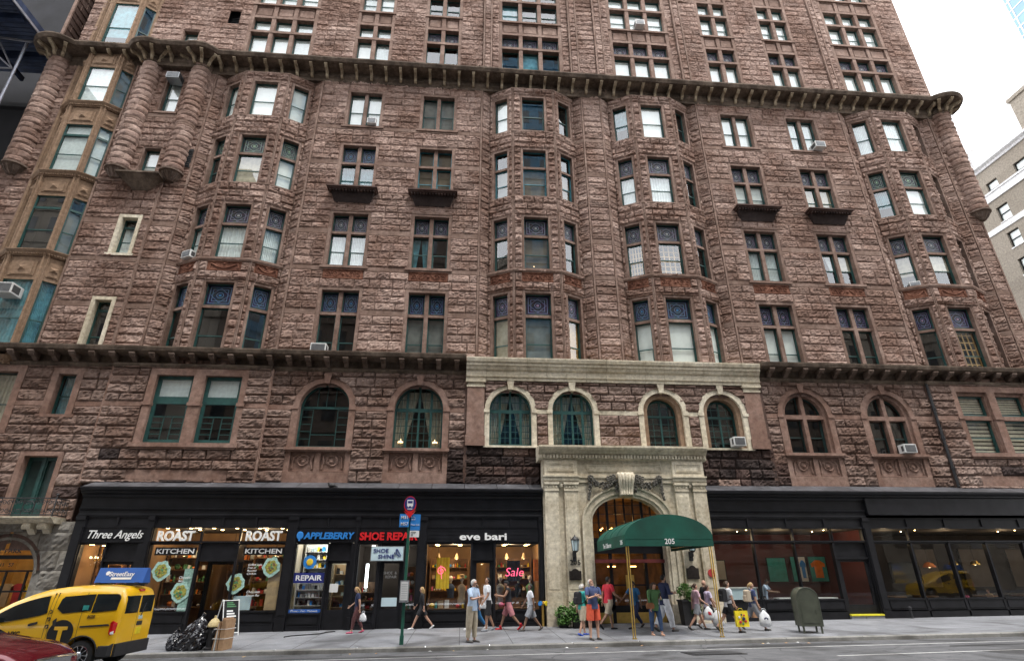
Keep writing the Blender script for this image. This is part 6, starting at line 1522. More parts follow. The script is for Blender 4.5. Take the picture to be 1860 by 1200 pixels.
    if st == 'tail': hr.tube([hd(-.04, 0, .09), hd(-.07, 0, .07), hd(-.075, 0, .03), hd(-.06, 0, -.01)], [.016*h, .018*h, .014*h, .005*h], 6)
    if st == 'bob':
        for s in (-1, 0, 1): hr.tube([hd(-.02, s*.034, .1), hd(-.04, s*.038, .05), hd(-.03, s*.038, .015)], [.024*h, .024*h, .014*h], 6)
    if C.get('beard'): hr.ball(hd(.028, 0, .022), .024*h, 8, sq=(.9, 1.1, .9))
    if hr.v: hr.build('hair', hm, t, smooth=True, origin=(0,0,0))
    if C.get('cap'):
        cp = MB(); cp.lathe([(.052*h, 0), (.05*h, .025*h), (.03*h, .045*h), (.002, .05*h)], tuple(hd(-.002, 0, .085)), 12); cp.box(*(lambda c: (c.x+.02*h, c.x+.085*h, c.y-.035*h, c.y+.035*h, c.z, c.z+.006*h))(hd(0, 0, .087))); cp.build('cap', C['cap'], t, origin=(0,0,0))
    if C.get('glasses'):
        gs = MB()
        for s in (1, -1): gs.ball(hd(.052, s*.019, .068), .0125*h, 8, sq=(.35, 1, .75)); gs.tube([hd(.05, s*.03, .07), hd(.0, s*.047, .068)], .002*h, 4)
        gs.build('glasses', 'cloth black', t, origin=(0,0,0))
    # top: lofted torso with tubular sleeves
    ax_u = (up(.1)-up(0)).normalized(); sm = 1.0 if sex == 'm' else .92
    def loft(rings, nm, mt, tubes, parts=16):
        b = MB(); vs = []
        for (f, fw, ry, rx) in rings:
            c = up(f, fw)
            for k in range(parts):
                a = 2*math.pi*k/parts; sq = abs(math.cos(a))**.8*(1 if math.cos(a) > 0 else -1), abs(math.sin(a))**.8*(1 if math.sin(a) > 0 else -1)
                wr = 1+.02*math.sin(a*3+f*40)
                vs.append(c+rotv((rx*h*sq[0]*wr, 0, 0), -lean)+Vector((0, ry*h*sq[1]*wr, 0)))
        n = parts; b.add(vs, [(i*n+k, i*n+(k+1)%n, (i+1)*n+(k+1)%n, (i+1)*n+k) for i in range(len(rings)-1) for k in range(n)]+[tuple(range(n))[::-1], tuple(range((len(rings)-1)*n, len(rings)*n))])
        for pts, rr in tubes: b.tube(pts, rr, 12)
        o = b.build(nm, mt, t, origin=(0,0,0)); shade_s(o); return o
    w2 = w*sm; bot_ = -.085 if C.get('hem') else -.045
    rings = [(bot_, 0, .096*w2, .076*w2), (-.0, 0, .091*w2, .071*w2), (.09, .002, .078*w2, .058*w2), (.17, .004, .087*w2, .062*w2), (.235, .0, (shw-.004), .060*w2), (.272, -.003, shw*.98, .046*w2), (.292, -.003, shw*.66, .040), (.305, 0, .036, .036)]
    sl2 = C.get('sleeve', .55); tb = []
    for a in arms:
        q = a[0]+(a[1]-a[0])*min(1, max(.1, sl2)); top_ = a[0]+Vector((0, 0, .012*h)); pts = [top_+(up(.25)-a[0])*.25, a[0], q]; rr = [.030*h, .036*h*w2, .034*h*w2]
        if sl2 > 1: q2 = a[1]+(a[2]-a[1])*(sl2-1); pts += [q2]; rr[-1] = .029*h*w2; rr += [.022*h]
        tb.append((pts, rr))
    loft(rings, 'shirt', C['top'], tb)
    if C.get('collar'):
        c_ = MB(); c_.lathe([(.036*h, 0), (.042*h, .012*h), (.036*h, .024*h)], tuple(up(.296)), 10); c_.build('collar', C['top'], t, origin=(0,0,0))
    # trousers or shorts: loft over the hips, one tube per leg
    L = C.get('leg', 1.85); inf = C.get('loose', .010)*h*.8; tb = []
    for l in legs:
        st_ = l[0]+Vector((0, 0, .035*h)); pts = [st_, l[0]-Vector((0, 0, .03*h))]; rr = [.048*h*w+inf*.4, .052*h*w+inf*.5]; k = min(L, 1)
        pts.append(l[0]+(l[1]-l[0])*k); rr.append((.056-.018*k)*h*w+inf)
        if L > 1.05: pts.append(l[1]+(l[2]-l[1])*(L-1)*.5); rr.append(.031*h+inf*.8); pts.append(l[1]+(l[2]-l[1])*(L-1)); rr.append(.025*h+inf*.8)
        tb.append((pts, rr))
    loft([(-.075, 0, .074*w, .058*w), (-.04, 0, .088*w, .066*w), (.0, 0, .083*w, .062*w), (.05, 0, .076*w, .055*w)], 'trousers' if L > 1.2 else 'shorts', C['bottom'], tb)
    # shoes
    for l in legs:
        s_ = MB(); tilt = R(max(-40, min(15, l[3]*.8))) if l[3] < -8 else 0; an = l[2]; pts = [(-.035, -.026), (.0, -.022), (.045, -.03), (.095, -.034), (.115, -.034)]
        P3 = [an+rotv((x*h, 0, z*h), -tilt*-1, 0) for x, z in pts]
        s_.tube(P3, [.014*h, .024*h, .021*h, .019*h, .008*h], 8)
        if C.get('high'): s_.tube([an+Vector((0, 0, -.02*h)), an+Vector((0, 0, .04*h))], [.026*h, .027*h], 8)
        s_.build('shoe', C['shoe'], t, smooth=True, origin=(0,0,0))
    J = dict(arms=arms, up=up, hd=hd, t=t, h=h)
    return J
def world(J, v):
    t = J['t']; c, s = math.cos(t.rotation_euler.z), math.sin(t.rotation_euler.z)
    return Vector((t.location.x+v[0]*c-v[1]*s, t.location.y+v[0]*s+v[1]*c, t.location.z+v[2]))
def bag(kind, at, w, h, label, mt, rz=0., d=.12, mt2=None, mark=None):
    """a carrier bag hanging from a hand at point 'at'"""
    t = thing(kind, (at.x, at.y, at.z-h-.06), label, 'bag', rz=rz, local=True); b = MB(); n = 10
    if kind == 'plastic_bag':
        rnd = random.Random(int(abs(at.x)*90)); prof = [(.25, 0), (.46, .04), (.52, .25), (.5, .5), (.38, .75), (.16, .95), (.05, 1.05)]; vs = []
        for (r, z) in prof:
            for k in range(12):
                a = 2*math.pi*k/12; q = 1+rnd.uniform(-.14, .14); vs.append((w*r*math.cos(a)*q, d*r*2*math.sin(a)*q, z*h+rnd.uniform(-.015, .015)))
        b.add(vs, [(i*12+k, i*12+(k+1)%12, (i+1)*12+(k+1)%12, (i+1)*12+k) for i in range(6) for k in range(12)]+[tuple(range(12))[::-1]])
        b.build('body', mt, t, smooth=True, origin=(0,0,0))
    else:
        b.add([(-w/2,-d/2,0),(w/2,-d/2,0),(w/2,d/2,0),(-w/2,d/2,0),(-w/2-.01,-d*.3,h),(w/2+.01,-d*.3,h),(w/2+.01,d*.3,h),(-w/2-.01,d*.3,h)], [(0,3,2,1),(0,1,5,4),(1,2,6,5),(2,3,7,6),(3,0,4,7)])
        b.build('body', mt, t, origin=(0,0,0))
    g = MB(); g.tube([(-w*.22, 0, h), (-w*.12, 0, h+.07), (w*.12, 0, h+.07), (w*.22, 0, h)], .008, 5); g.build('handle', mt2 or mt, t, origin=(0,0,0))
    if mark:
        m = MB(); rnd = random.Random(3)
        for (x, z, r, mm) in mark: m.ball((x*w, -d*.5-.01 if kind != 'plastic_bag' else -d*.98, z*h), r, 8, mm, sq=(1, .3, 1))
        m.build('print', ['cloth red', 'cloth navy', 'fabric green', 'plastic white'], t, origin=(0,0,0))
    return t
def backpack(J, label, mt, s=1.):
    c = J['up'](.17, -.10); b = MB(); h = J['h']; w = .09*h*s
    b.prism([(-.06*h, -.12*h), (.05*h, -.12*h), (.05*h, .1*h), (.0, .13*h), (-.05*h, .1*h)], lambda p: (c.x+p[0], c.y-w, c.z+p[1]), lambda p: (c.x+p[0], c.y+w, c.z+p[1]))
    wp = world(J, (0, 0, 0)); t = thing('backpack', tuple(wp), label, 'backpack', rz=J['t'].rotation_euler.z, local=True)
    b.build('body', mt, t, bevel=.03, origin=(0,0,0)); q = MB(); q.prism([(-.085*h, -.1*h), (-.055*h, -.1*h), (-.055*h, .02*h), (-.08*h, .0)], lambda p: (c.x+p[0], c.y-w*.7, c.z+p[1]), lambda p: (c.x+p[0], c.y+w*.7, c.z+p[1])); q.build('pocket', mt, t, bevel=.01, origin=(0,0,0))
    for sd in (1, -1):
        st = MB(); st.tube([J['up'](.26, -.06, sd*.06), J['up'](.30, .0, sd*.06), J['up'](.25, .072, sd*.06), J['up'](.12, .06, sd*.075), J['up'](.07, -.05, sd*.08)], .012, 5); st.build('strap', mt, t, origin=(0,0,0))
    return t
WALK = dict(legL=(24, 4), legR=(-18, 22), armL=(-18, 5, 12, 0), armR=(20, 5, 18, 0)); WALK2 = dict(legL=(-20, 24), legR=(22, 3), armL=(18, 5, 20, 0), armR=(-16, 5, 12, 0))
FOLD = dict(armL=(12, 8, 95, 60), armR=(12, 8, 95, 60)); PHONE = dict(armL=(18, 8, 85, 25), armR=(5, 6, 12, 0))
man1 = person((.38, -5.28), 1.82, -35, 'elderly man in light blue shirt and khaki trousers standing at the curb', dict(FOLD, legL=(3, 2), legR=(-3, 2), armR=(25, 8, 80, 40), heady=25), dict(top='cloth light blue', bottom='cloth khaki', shoe='shoe dark', hair='hair grey', glasses=True, sleeve=.75, collar=True, loose=.02))
person((1.0, -2.3), 1.80, 195, 'man in pale tee shirt and black shorts holding a white bag', dict(legL=(8, 6), legR=(-12, 14), armL=(8, 6, 30, 0), headp=-14), dict(top='cloth white', bottom='cloth black', leg=1.0, loose=.02, shoe='cloth grey', hair='hair black', skin='skin tan', sleeve=.65))
p_ = person((.62, -1.7), 1.62, 185, 'woman in bright blue leggings half hidden behind the man in black shorts', WALK, dict(top='cloth indigo', bottom='cloth blue', shoe='shoe white', hair='hair brown', hairstyle='long'), sex='f')
person((1.78, -2.1), 1.72, 180, 'man in black tank top, cap and red checked shorts reading his phone', dict(WALK2, armL=(30, 6, 70, 10), armR=(20, 6, 75, 20), headp=20), dict(top='cloth black', bottom='cloth red check', leg=.95, loose=.02, shoe='shoe red', high=True, hair='hair black', cap='fabric black', skin='skin tan', sleeve=.12, beard=True))
person((2.55, -2.6), 1.62, 180, 'man in white tee shirt and grey shorts walking past the boutique door', dict(WALK, headp=-10), dict(top='cloth white', bottom='cloth grey', leg=.95, loose=.025, shoe='shoe dark', hair='hair black', skin='skin brown', sleeve=.7))
w1 = person((-3.68, -2.08), 1.56, 190, 'woman in navy top and maroon leggings passing the shoe repair shop', dict(WALK, legL=(14, 6), legR=(-12, 14), headp=28, armR=(10, 6, 45, 20)), dict(top='cloth navy', bottom='cloth maroon', leg=1.8, shoe='shoe pink', hair='hair blonde', hairstyle='long', sleeve=.6), sex='f')
person((-1.42, -1.25), 1.54, 180, 'woman in black jacket and shorts striding in white sneakers', dict(WALK, legL=(28, 4), legR=(-26, 16)), dict(top='cloth black', bottom='cloth black', leg=.8, loose=.02, shoe='shoe white', hair='hair blonde', hairstyle='long', sleeve=1.6), sex='f')
man8 = person((4.23, -5.33), 1.80, -70, 'man in navy polo and orange red shorts with folded arms looking up', dict(FOLD, headp=-38, legL=(2, 1), legR=(-1, 1), spread=3, heady=12), dict(top='cloth indigo', bottom='cloth orange red', leg=.9, loose=.03, shoe='shoe dark', hair='hair grey', glasses=True, sleeve=.65, collar=True, skin='skin light'))
w9_ = person((4.1, -4.2), 1.60, 20, 'white haired woman in teal top and tan shorts behind the man with folded arms', dict(WALK, legL=(12, 6), legR=(-10, 10)), dict(top='cloth teal', bottom='cloth khaki', leg=1.0, loose=.025, shoe='shoe blue', hair='hair grey', hairstyle='bob', sleeve=.7), sex='f'); backpack(w9_, 'dark blue backpack on the white haired woman', 'cloth black')
person((5.35, -2.8), 1.80, 20, 'man in bright red tee shirt and khaki shorts walking under the awning', dict(WALK, legL=(16, 6), legR=(-20, 26), armR=(18, 8, 45, 10)), dict(top='cloth red', bottom='cloth khaki', leg=1.0, loose=.022, shoe='cloth black', hair='hair black', beard=True, sleeve=.65, skin='skin tan'))
person((6.42, -2.5), 1.66, 205, 'bearded man in blue tee shirt and dark trousers by the entrance doors', dict(WALK, armR=(35, 25, 20, 0)), dict(top='cloth blue', bottom='cloth navy', shoe='cloth black', hair='hair black', beard=True, skin='skin brown', sleeve=.65, glasses=True))
wg = person((6.47, -4.62), 1.64, -85, 'long haired woman in green shirt and jeans looking at her phone', dict(PHONE, headp=24, legL=(10, 3), legR=(-4, 2), spread=5, heady=10), dict(top='cloth green', bottom='cloth denim', shoe='skin light', hair='hair brown', hairstyle='long', sleeve=1.5, hem=True, loose=.008), sex='f')
person((7.14, -3.66), 1.86, 15, 'tall man in navy shirt and baggy white trousers facing right', dict(WALK2, legL=(-14, 20), legR=(14, 4), armR=(10, 8, 85, 20), armL=(15, 8, 80, 20)), dict(top='cloth navy', bottom='cloth white', loose=.035, shoe='shoe dark', hair='hair black', beard=True, sleeve=1.5, skin='skin tan', hem=True))
g1 = person((8.38, -3.4), 1.58, 0, 'woman in pink patterned top carrying a white shopping bag', dict(WALK, armR=(15, 6, 40, 0)), dict(top='cloth pink', bottom='cloth grey', leg=.75, loose=.02, shoe='shoe dark', hair='hair brown', hairstyle='tail', sleeve=.7, hem=True), sex='f')
g2 = person((8.9, -3.2), 1.50, 0, 'woman in lavender tee shirt and black shorts with white plastic bags', dict(WALK2, armR=(10, 6, 15, 0)), dict(top='cloth lavender', bottom='cloth black', leg=.85, loose=.02, shoe='shoe dark', hair='hair brown', hairstyle='tail', sleeve=.7, skin='skin tan'), sex='f', build_=1.25)
person((9.05, -2.55), 1.66, 0, 'balding man in dark shirt behind the women with shopping bags', WALK, dict(top='cloth black', bottom='cloth khaki', leg=1.0, shoe='shoe white', hair='hair grey', hairstyle='bald', sleeve=.7))
g4 = person((9.15, -4.33), 1.66, 5, 'woman in white top and black shorts with a black backpack by the awning post', dict(WALK2, legL=(-24, 22), legR=(20, 4), armR=(8, 6, 12, 0)), dict(top='cloth white', bottom='cloth black', leg=.75, loose=.015, shoe='shoe dark', hair='hair brown', hairstyle='bob', sleeve=.6), sex='f'); backpack(g4, 'black backpack on the woman beside the awning post', 'cloth black', 1.1)
w18 = person((10.22, -3.92), 1.60, 0, 'woman in blue tee shirt with a beige backpack left of the mailbox', dict(WALK2, legL=(-26, 24), legR=(24, 4), armR=(4, 6, 12, 0)), dict(top='cloth indigo', bottom='cloth grey', leg=.95, loose=.02, shoe='shoe dark', hair='hair blonde', hairstyle='tail', sleeve=.65), sex='f'); backpack(w18, 'beige backpack on the woman left of the mailbox', 'cloth tan')
person((12.55, -.3), 1.55, -40, 'man in pale blue shirt working behind the restaurant window', dict(armL=(35, 10, 50, 10), armR=(35, 10, 50, 10), headp=30, lean=12), dict(top='cloth light blue', bottom='cloth black', shoe='cloth black', hair='hair black', sleeve=.7, skin='skin brown'), zf=lambda x, y: -1.58)
person((22.2, .6), 1.2, 200, 'seated diner in pink top behind the bar window', dict(legL=(80, 80), legR=(80, 80)), dict(top='fabric pink', bottom='cloth black', shoe='cloth black', hair='hair brown', hairstyle='long'), zf=lambda x, y: -1.55, sex='f')
person((23.3, .5), 1.3, 170, 'seated diner in tan jacket behind the bar window', dict(legL=(80, 80), legR=(80, 80)), dict(top='fabric tan', bottom='cloth black', shoe='cloth black', hair='hair brown', sleeve=1.6), zf=lambda x, y: -1.55)
# things people hold
hand = lambda J, i: world(J, J['arms'][i][2]+J['arms'][i][3]*.05*J['h'])
bag('plastic_bag', Vector((.83, -2.45, -.73)), .24, .2, 'small white bag in the hand of the man in black shorts', 'plastic white', d=.07)
bag('plastic_bag', hand(w1, 0)+Vector((.12, .05, -.0)), .24, .26, 'thin white bag held by the woman in maroon leggings', 'plastic white', d=.06)
bag('plastic_bag', hand(g1, 1), .36, .42, 'white plastic bag with a red mark, carried by the woman in pink', 'plastic white', d=.1, mark=[(.0, .5, .06, 0), (-.08, .6, .03, 0), (.1, .42, .03, 0)])
bag('plastic_bag', hand(g2, 1)+Vector((0, -.05, 0)), .42, .5, 'large white plastic bag carried by the woman in lavender', 'plastic white', d=.11)
bag('shopping_bag', hand(g4, 1)+Vector((.1, -.05, 0)), .42, .48, 'bright yellow shopping bag with coloured print beside the awning post', 'plastic yellow', d=.14, mark=[(-.2, .3, .05, 0), (.1, .5, .06, 1), (.0, .2, .04, 2), (.25, .35, .04, 0), (-.25, .6, .04, 3), (.15, .72, .035, 0), (-.05, .75, .035, 1)])
bag('plastic_bag', hand(w18, 1)+Vector((.1, -.05, 0)), .42, .48, 'pale plastic bag with a blue logo held by the woman with the beige backpack', 'plastic white', d=.11, mark=[(-.1, .5, .035, 1), (0, .54, .035, 1), (.1, .5, .035, 1)])
bag('shopping_bag', hand(w18, 0)+Vector((-.15, .05, .02)), .26, .32, 'brown paper shopping bag behind the pale plastic bag', 'paper brown', d=.1)
t = thing('handbag', tuple(world(wg, (.12, -.2, .78))), 'brown leather handbag on the hip of the woman in green', 'bag', local=True); b = MB(); b.prism([(-.12, 0), (.12, 0), (.14, .1), (.1, .19), (-.1, .19), (-.14, .1)], lambda p: (p[0], -.05, p[1]), lambda p: (p[0], .05, p[1])); b.build('body', 'leather brown', t, bevel=.02, origin=(0,0,0))
b = MB(); b.tube([(-.1, 0, .18), (-.02, .08, .35), (.12, .12, .6)], .01, 5); b.build('strap', 'leather brown', t, origin=(0,0,0))
for J, lab in ((wg, 'dark mobile phone held by the woman in green'), ):
    p = hand(J, 0); t = MB(); t.box(p.x-.035, p.x+.035, p.y-.01, p.y+.005, p.z, p.z+.13); t.build('mobile_phone', 'black matt', None, label=lab, category='phone')

# ============================================================ STREET FURNITURE
mat('sign green', (.015, .09, .06), .45, .2, 8); mat('mailbox green', (.062, .068, .048), .5, .2, 4, .1, 30); mat('awning green', (.0, .062, .040), .8, .3, 1.6, .9, 5); mat('taxi yellow', (.84, .47, .008), .32, .04, 1.5, coat=.6)
mat('car red', (.16, .006, .014), .25, .12, 1.5, coat=.8, metal=.3); mat('rubber', (.02, .02, .021), .85, .3, 10); mat('chrome', (.62, .63, .65), .15, .1, 5, metal=1.); mat('black plastic', (.02, .02, .022), .6, .2, 10); mat('tail red', (.55, .01, .01), .2, .1, 8, coat=.5)
mat('bin bag', (.010, .010, .014), .22, .3, 6, .7, 9, spec=.8); mat('cardboard', (.36, .22, .12), .85, .15, 8); mat('hydrant cream', (.55, .44, .22), .6, .2, 10); mat('leaf', (.045, .12, .02), .6, .4, 9, c2=(.10, .22, .04)); mat('planter', (.022, .022, .024), .6, .3, 6)
# mailbox
t = thing('mailbox', (11.62, -4.85, gz(11.62, -4.85)), 'olive green arch topped mail relay box on four short legs on the sidewalk', 'mailbox', rz=R(-12), local=True)
b = MB(); w, dp, zb, zt = .33, .3, .2, 1.02; P = [(-w, zb), (w, zb)]+[(w*math.cos(a), zt+w*math.sin(a)) for a in [math.pi*i/16 for i in range(17)]]
b.prism(P, lambda p: (p[0], -dp, p[1]), lambda p: (p[0], dp, p[1])); b.build('body', 'mailbox green', t, origin=(0,0,0), bevel=.008)
b = MB()
for s in (-1, 1):
    A = [(w*1.03*math.cos(a), zt+w*1.03*math.sin(a)) for a in [math.pi*i/16 for i in range(17)]]
    b.tube([(w*1.02, s*dp, zb)]+[(x, s*dp, z) for x, z in A]+[(-w*1.02, s*dp, zb)], .014, 6)
b.build('rim', 'mailbox green', t, origin=(0,0,0)); b = MB(); b.box(-.26, .26, -dp-.012, -dp, .3, .95); b.box(.18, .22, -dp-.03, -dp-.01, .6, .7); b.build('door', 'mailbox green', t, origin=(0,0,0))
for x in (-.28, .28):
    for y in (-.25, .25): b = MB(); b.box(x-.025, x+.025, y-.025, y+.025, -.02, .22); b.build('leg', 'mailbox green', t, origin=(0,0,0))
# bus stop pole
bx, by = -1.74, -5.4; t = thing('bus_stop_pole', (bx, by, gz(bx, by)), 'green bus stop pole with round blue sign and timetable box', 'bus stop')
b = MB(); b.box(bx-.045, bx+.045, by-.03, by+.03, gz(bx, by)-.05, 2.0); b.box(bx-.06, bx+.06, by-.045, by+.045, gz(bx, by)-.02, gz(bx, by)+.25); b.build('pole', 'sign green', t)
F = front(by-.06, bx-.06); b = MB(); cz = 2.2
b.prism([(.235*math.cos(a*.262)*.86, cz+.27*math.sin(a*.262)+.05) for a in range(24)], lambda p: F(p[0]+.06, 0, p[1]), lambda p: F(p[0]+.06, .02, p[1]), 1)
b.prism([(.205*math.cos(a*.262)*.9, cz+.025+.22*math.sin(a*.262)+.05) for a in range(24)], lambda p: F(p[0]+.06, .01, p[1]), lambda p: F(p[0]+.06, .028, p[1]), 0)
b.prism([(-.2, cz-.15), (0, cz-.38), (.2, cz-.15), (.1, cz-.21), (-.1, cz-.21)], lambda p: F(p[0]+.06, .012, p[1]), lambda p: F(p[0]+.06, .032, p[1]), 1)
b.fbox(F, -.04, .16, .02, .036, cz+.0, cz+.2, 2); b.fbox(F, -.015, .135, .03, .04, cz+.09, cz+.165, 0)
for u in (-.01, .1): b.fbox(F, u, u+.035, .02, .036, cz-.03, cz+.0, 2)
b.fbox(F, -.02, .14, .02, .036, cz-.1, cz-.075, 2)
b.build('round_sign', ['sign navy', 'letter red', 'sign white'], t)
b = MB(); b.fbox(F, -.25, .06, 0, .02, 1.55, 1.95); b.fbox(F, .075, .42, -.05, -.03, 1.45, 1.95); b.build('route_sign', 'letter blue', t); text('M31', 'lettering', bx-.27, 1.80, by-.085, .1, 'sign white', t, depth=.01, offset=.008); text('M57', 'lettering', bx-.27, 1.6, by-.085, .1, 'sign white', t, depth=.01, offset=.008)
text('5 Av\nLocal', 'lettering', bx+.05, 1.84, by-.035, .05, 'sign white', t, depth=.01); text('West Side', 'lettering', bx+.05, 1.6, by-.035, .05, 'sign white', t, depth=.01)
b = MB(); b.fbox(F, .08, .4, -.05, -.03, 1.24, 1.44); b.build('small_sign', 'sign white', t); text('M104\n10', 'lettering', bx+.08, 1.36, by-.035, .05, 'black matt', t, depth=.01)
b = MB(); b.fbox(F, -.08, .2, .0, .12, -.66, -.04); b.fbox(F, -.05, .17, .12, .126, -.6, -.08, 1); 
for i in range(9): b.fbox(F, -.03, .15, .126, .128, -.56+i*.05, -.548+i*.05, 0)
b.build('timetable_box', ['grey metal', 'white paper'], t)
# awning
AX, AH = 6.9, 1.5; t = thing('entrance_awning', (AX, -3.5, gz(AX, -3.5)), 'dark green barrel awning on brass posts over the portal doors', 'awning')
Yb, Yf, zl, rise = -1.4, -5.55, 1.05, .78
def aw(x): u = (x-AX)/AH; return zl+.28+rise*math.sqrt(max(0, 1-u*u*.97))-.15
b = MB(); n, m_ = 24, 10; vs = []
for j in range(m_+1):
    y = Yb+(Yf-Yb)*j/m_; sag = -.018*math.sin(math.pi*(j % 3)/3*1.0)
    for i in range(n+1):
        x = AX-AH*math.cos(math.pi*i/n); vs.append((x, y, aw(x)+(sag if 0 < i < n else 0)))
b.add(vs, [(j*(n+1)+i, j*(n+1)+i+1, (j+1)*(n+1)+i+1, (j+1)*(n+1)+i) for j in range(m_) for i in range(n)])
b.v += [(x, y, z-.02) for x, y, z in vs]; k0 = len(vs)
for j in range(m_):
    for i in range(n): b.f.append((k0+j*(n+1)+i, k0+(j+1)*(n+1)+i, k0+(j+1)*(n+1)+i+1, k0+j*(n+1)+i+1)); b.m.append(0)
for x in (AX-AH, AX+AH): b.box(x-.012, x+.012, Yf, Yb, zl-.1, aw(x)+.005)
fr = [(AX-AH*math.cos(math.pi*i/n), aw(AX-AH*math.cos(math.pi*i/n))) for i in range(n+1)]
b.prism([(AX-AH, zl-.1)]+fr+[(AX+AH, zl-.1)], lambda p: (p[0], Yf-.012, p[1]), lambda p: (p[0], Yf+.012, p[1]))
b.build('canopy', 'awning green', t)
for y in (-2.45, -3.5, -4.5):
    q = MB(); q.tube([(AX-AH*math.cos(math.pi*i/24), y, aw(AX-AH*math.cos(math.pi*i/24))+.004) for i in range(25)], .011, 5); q.build('seam', 'awning green', t)
q = MB(); q.box(AX-AH, AX+AH, Yf-.018, Yf-.010, zl-.1, zl-.08); q.box(AX-AH, AX+AH, Yf-.018, Yf-.010, zl+.12, zl+.135); q.build('valance_hem', 'awning green', t)
text('205', 'lettering', AX-.18, 1.02, Yf-.035, .17, 'sign white', t, depth=.008, offset=.005)
FS = frame(AX-AH-.03, Yb, AX-AH-.03, Yf); text('The Osborne', 'lettering', 1.1, 1.0, 0, .17, 'sign white', t, depth=.008, F=FS, w=1.25); text('205', 'lettering', 3.6, 1.02, 0, .15, 'sign white', t, depth=.008, F=FS)
for x in (AX-AH+.08, AX+AH-.08):
    y = Yf+.12; b = MB()
    for dx in (-.035, .035): b.tube([(x+dx, y, gz(x, y)-.02), (x+dx, y, 1.3)], .022, 8)
    b.box(x-.07, x+.07, y-.05, y+.05, gz(x, y), gz(x, y)+.03); b.build('post', 'brass', t)
b = MB()
for y in (Yf+.1, -3.5, Yb-.05):
    b.tube([(AX-AH*.97, y, zl+.05)]+[(AX-AH*.97*math.cos(math.pi*i/12), y, aw(AX-AH*.97*math.cos(math.pi*i/12))-.05) for i in range(13)]+[(AX+AH*.97, y, zl+.05)], .016, 6)
b.tube([(AX-AH*.97, Yf+.1, zl), (AX-AH*.97, Yb, zl)], .016, 6); b.tube([(AX+AH*.97, Yf+.1, zl), (AX+AH*.97, Yb, zl)], .016, 6); b.build('frame', 'grey metal', t)
# wall lanterns
for x in (4.46, 9.2):
    b = MB(); y = -1.62; b.box(x-.07, x+.07, -1.42, -1.3, .6, .95); b.tube([(x, -1.4, .75), (x, y, .78), (x, y, .92)], .03, 6)
    b.lathe([(.03, .9), (.1, .95), (.12, .98)], (x, y, 0), 6); b.lathe([(.17, 1.36), (.16, 1.4), (.06, 1.5), (.03, 1.52), (.0, 1.6)], (x, y, 0), 6)
    for i in range(6): a = i*math.pi/3; b.tube([(x+.115*math.cos(a), y+.115*math.sin(a), .97), (x+.16*math.cos(a), y+.16*math.sin(a), 1.38)], .012, 5); b.tube([(x+.16*math.cos(a), y+.16*math.sin(a), 1.36), (x+.17*math.cos(a), y+.17*math.sin(a), 1.5)], [.02, .004], 5)
    o = b.build('wall_lantern', 'iron', BLD); g = MB(); g.lathe([(.10, .98), (.145, 1.36)], (x, y, 0), 6); g.build('lantern_glass', 'pale blue panel', o)
# planters with shrubs
def shrub(b, c, r, n, rnd, s=.05, drop=0):
    for i in range(n):
        a, e, q = rnd.uniform(0, 6.28), rnd.uniform(-.6, 1.4), r*rnd.uniform(.55, 1.05)
        p = Vector((c[0]+q*math.cos(a)*math.cos(e)*1.0, c[1]+q*math.sin(a)*math.cos(e), c[2]+q*math.sin(e)*.85)); u = Vector((rnd.uniform(-1,1), rnd.uniform(-1,1), rnd.uniform(-.6,.6))).normalized()*s*rnd.uniform(.7, 1.4); v = u.cross(Vector((rnd.uniform(-1,1), rnd.uniform(-1,1), 1))).normalized()*s*.6
        b.add([p-u, p+v, p+u, p-v], [(0,1,2,3)], 0)
for i, (x, y, w, h, cl, lab) in enumerate(((4.95, -1.85, .26, .75, [(0, 0, .95, .42), (.0, -.1, .7, .3)], 'square black planter with a leafy shrub left of the door'), (4.4, -1.95, .24, .5, [(0, 0, .62, .4), (-.1, -.1, .35, .35)], 'low round black planter with trailing ivy beside the portal'), (3.85, -1.75, .2, .4, [(0, 0, .45, .32), (0, -.12, .2, .25)], 'smallest planter with ivy at the foot of the left pilasters'),
     (8.62, -1.85, .27, .85, [(0, 0, 1.12, .36), (.2, -.1, .9, .3), (.28, -.2, .5, .26)], 'tall square black planter with bright shrub right of the door'))):
    t = thing('planter', (x, y, gz(x, y)), lab, 'planter', local=True); b = MB(); z0 = 0
    b.add([(-w*.8,-w*.8,0),(w*.8,-w*.8,0),(w*.8,w*.8,0),(-w*.8,w*.8,0),(-w,-w,h),(w,-w,h),(w,w,h),(-w,w,h)], [(0,3,2,1),(4,5,6,7),(0,1,5,4),(1,2,6,5),(2,3,7,6),(3,0,4,7)]); b.box(-w-.02, w+.02, -w-.02, w+.02, h-.05, h+.01); b.build('pot', 'planter', t, origin=(0,0,0))
    b = MB(); rnd = random.Random(i+4)
    for (cx, cy, cz_, r) in cl: shrub(b, (cx, cy, cz_), r, 420, rnd)
    b.build('foliage', 'leaf', t, origin=(0,0,0))
# standpipe
t = thing('standpipe', (3.17, -1.25, -1.65), 'brass siamese standpipe with blue and yellow caps beside the boutique', 'standpipe'); b = MB(); b.tube([(3.17, -1.2, -1.7), (3.17, -1.2, -.9)], .055, 10); b.build('pipe', 'orange brass', t) if 'orange brass' in MATS else b.build('pipe', 'brass', t)
for s, m_ in ((-1, 'letter blue'), (1, 'plastic yellow')): b = MB(); b.tube([(3.17, -1.2, -.88), (3.17+s*.1, -1.32, -.88)], .07, 10); b.build('outlet', 'brass', t); b = MB(); b.tube([(3.17+s*.1, -1.32, -.88), (3.17+s*.13, -1.36, -.88)], .085, 10); b.build('cap', m_, t)
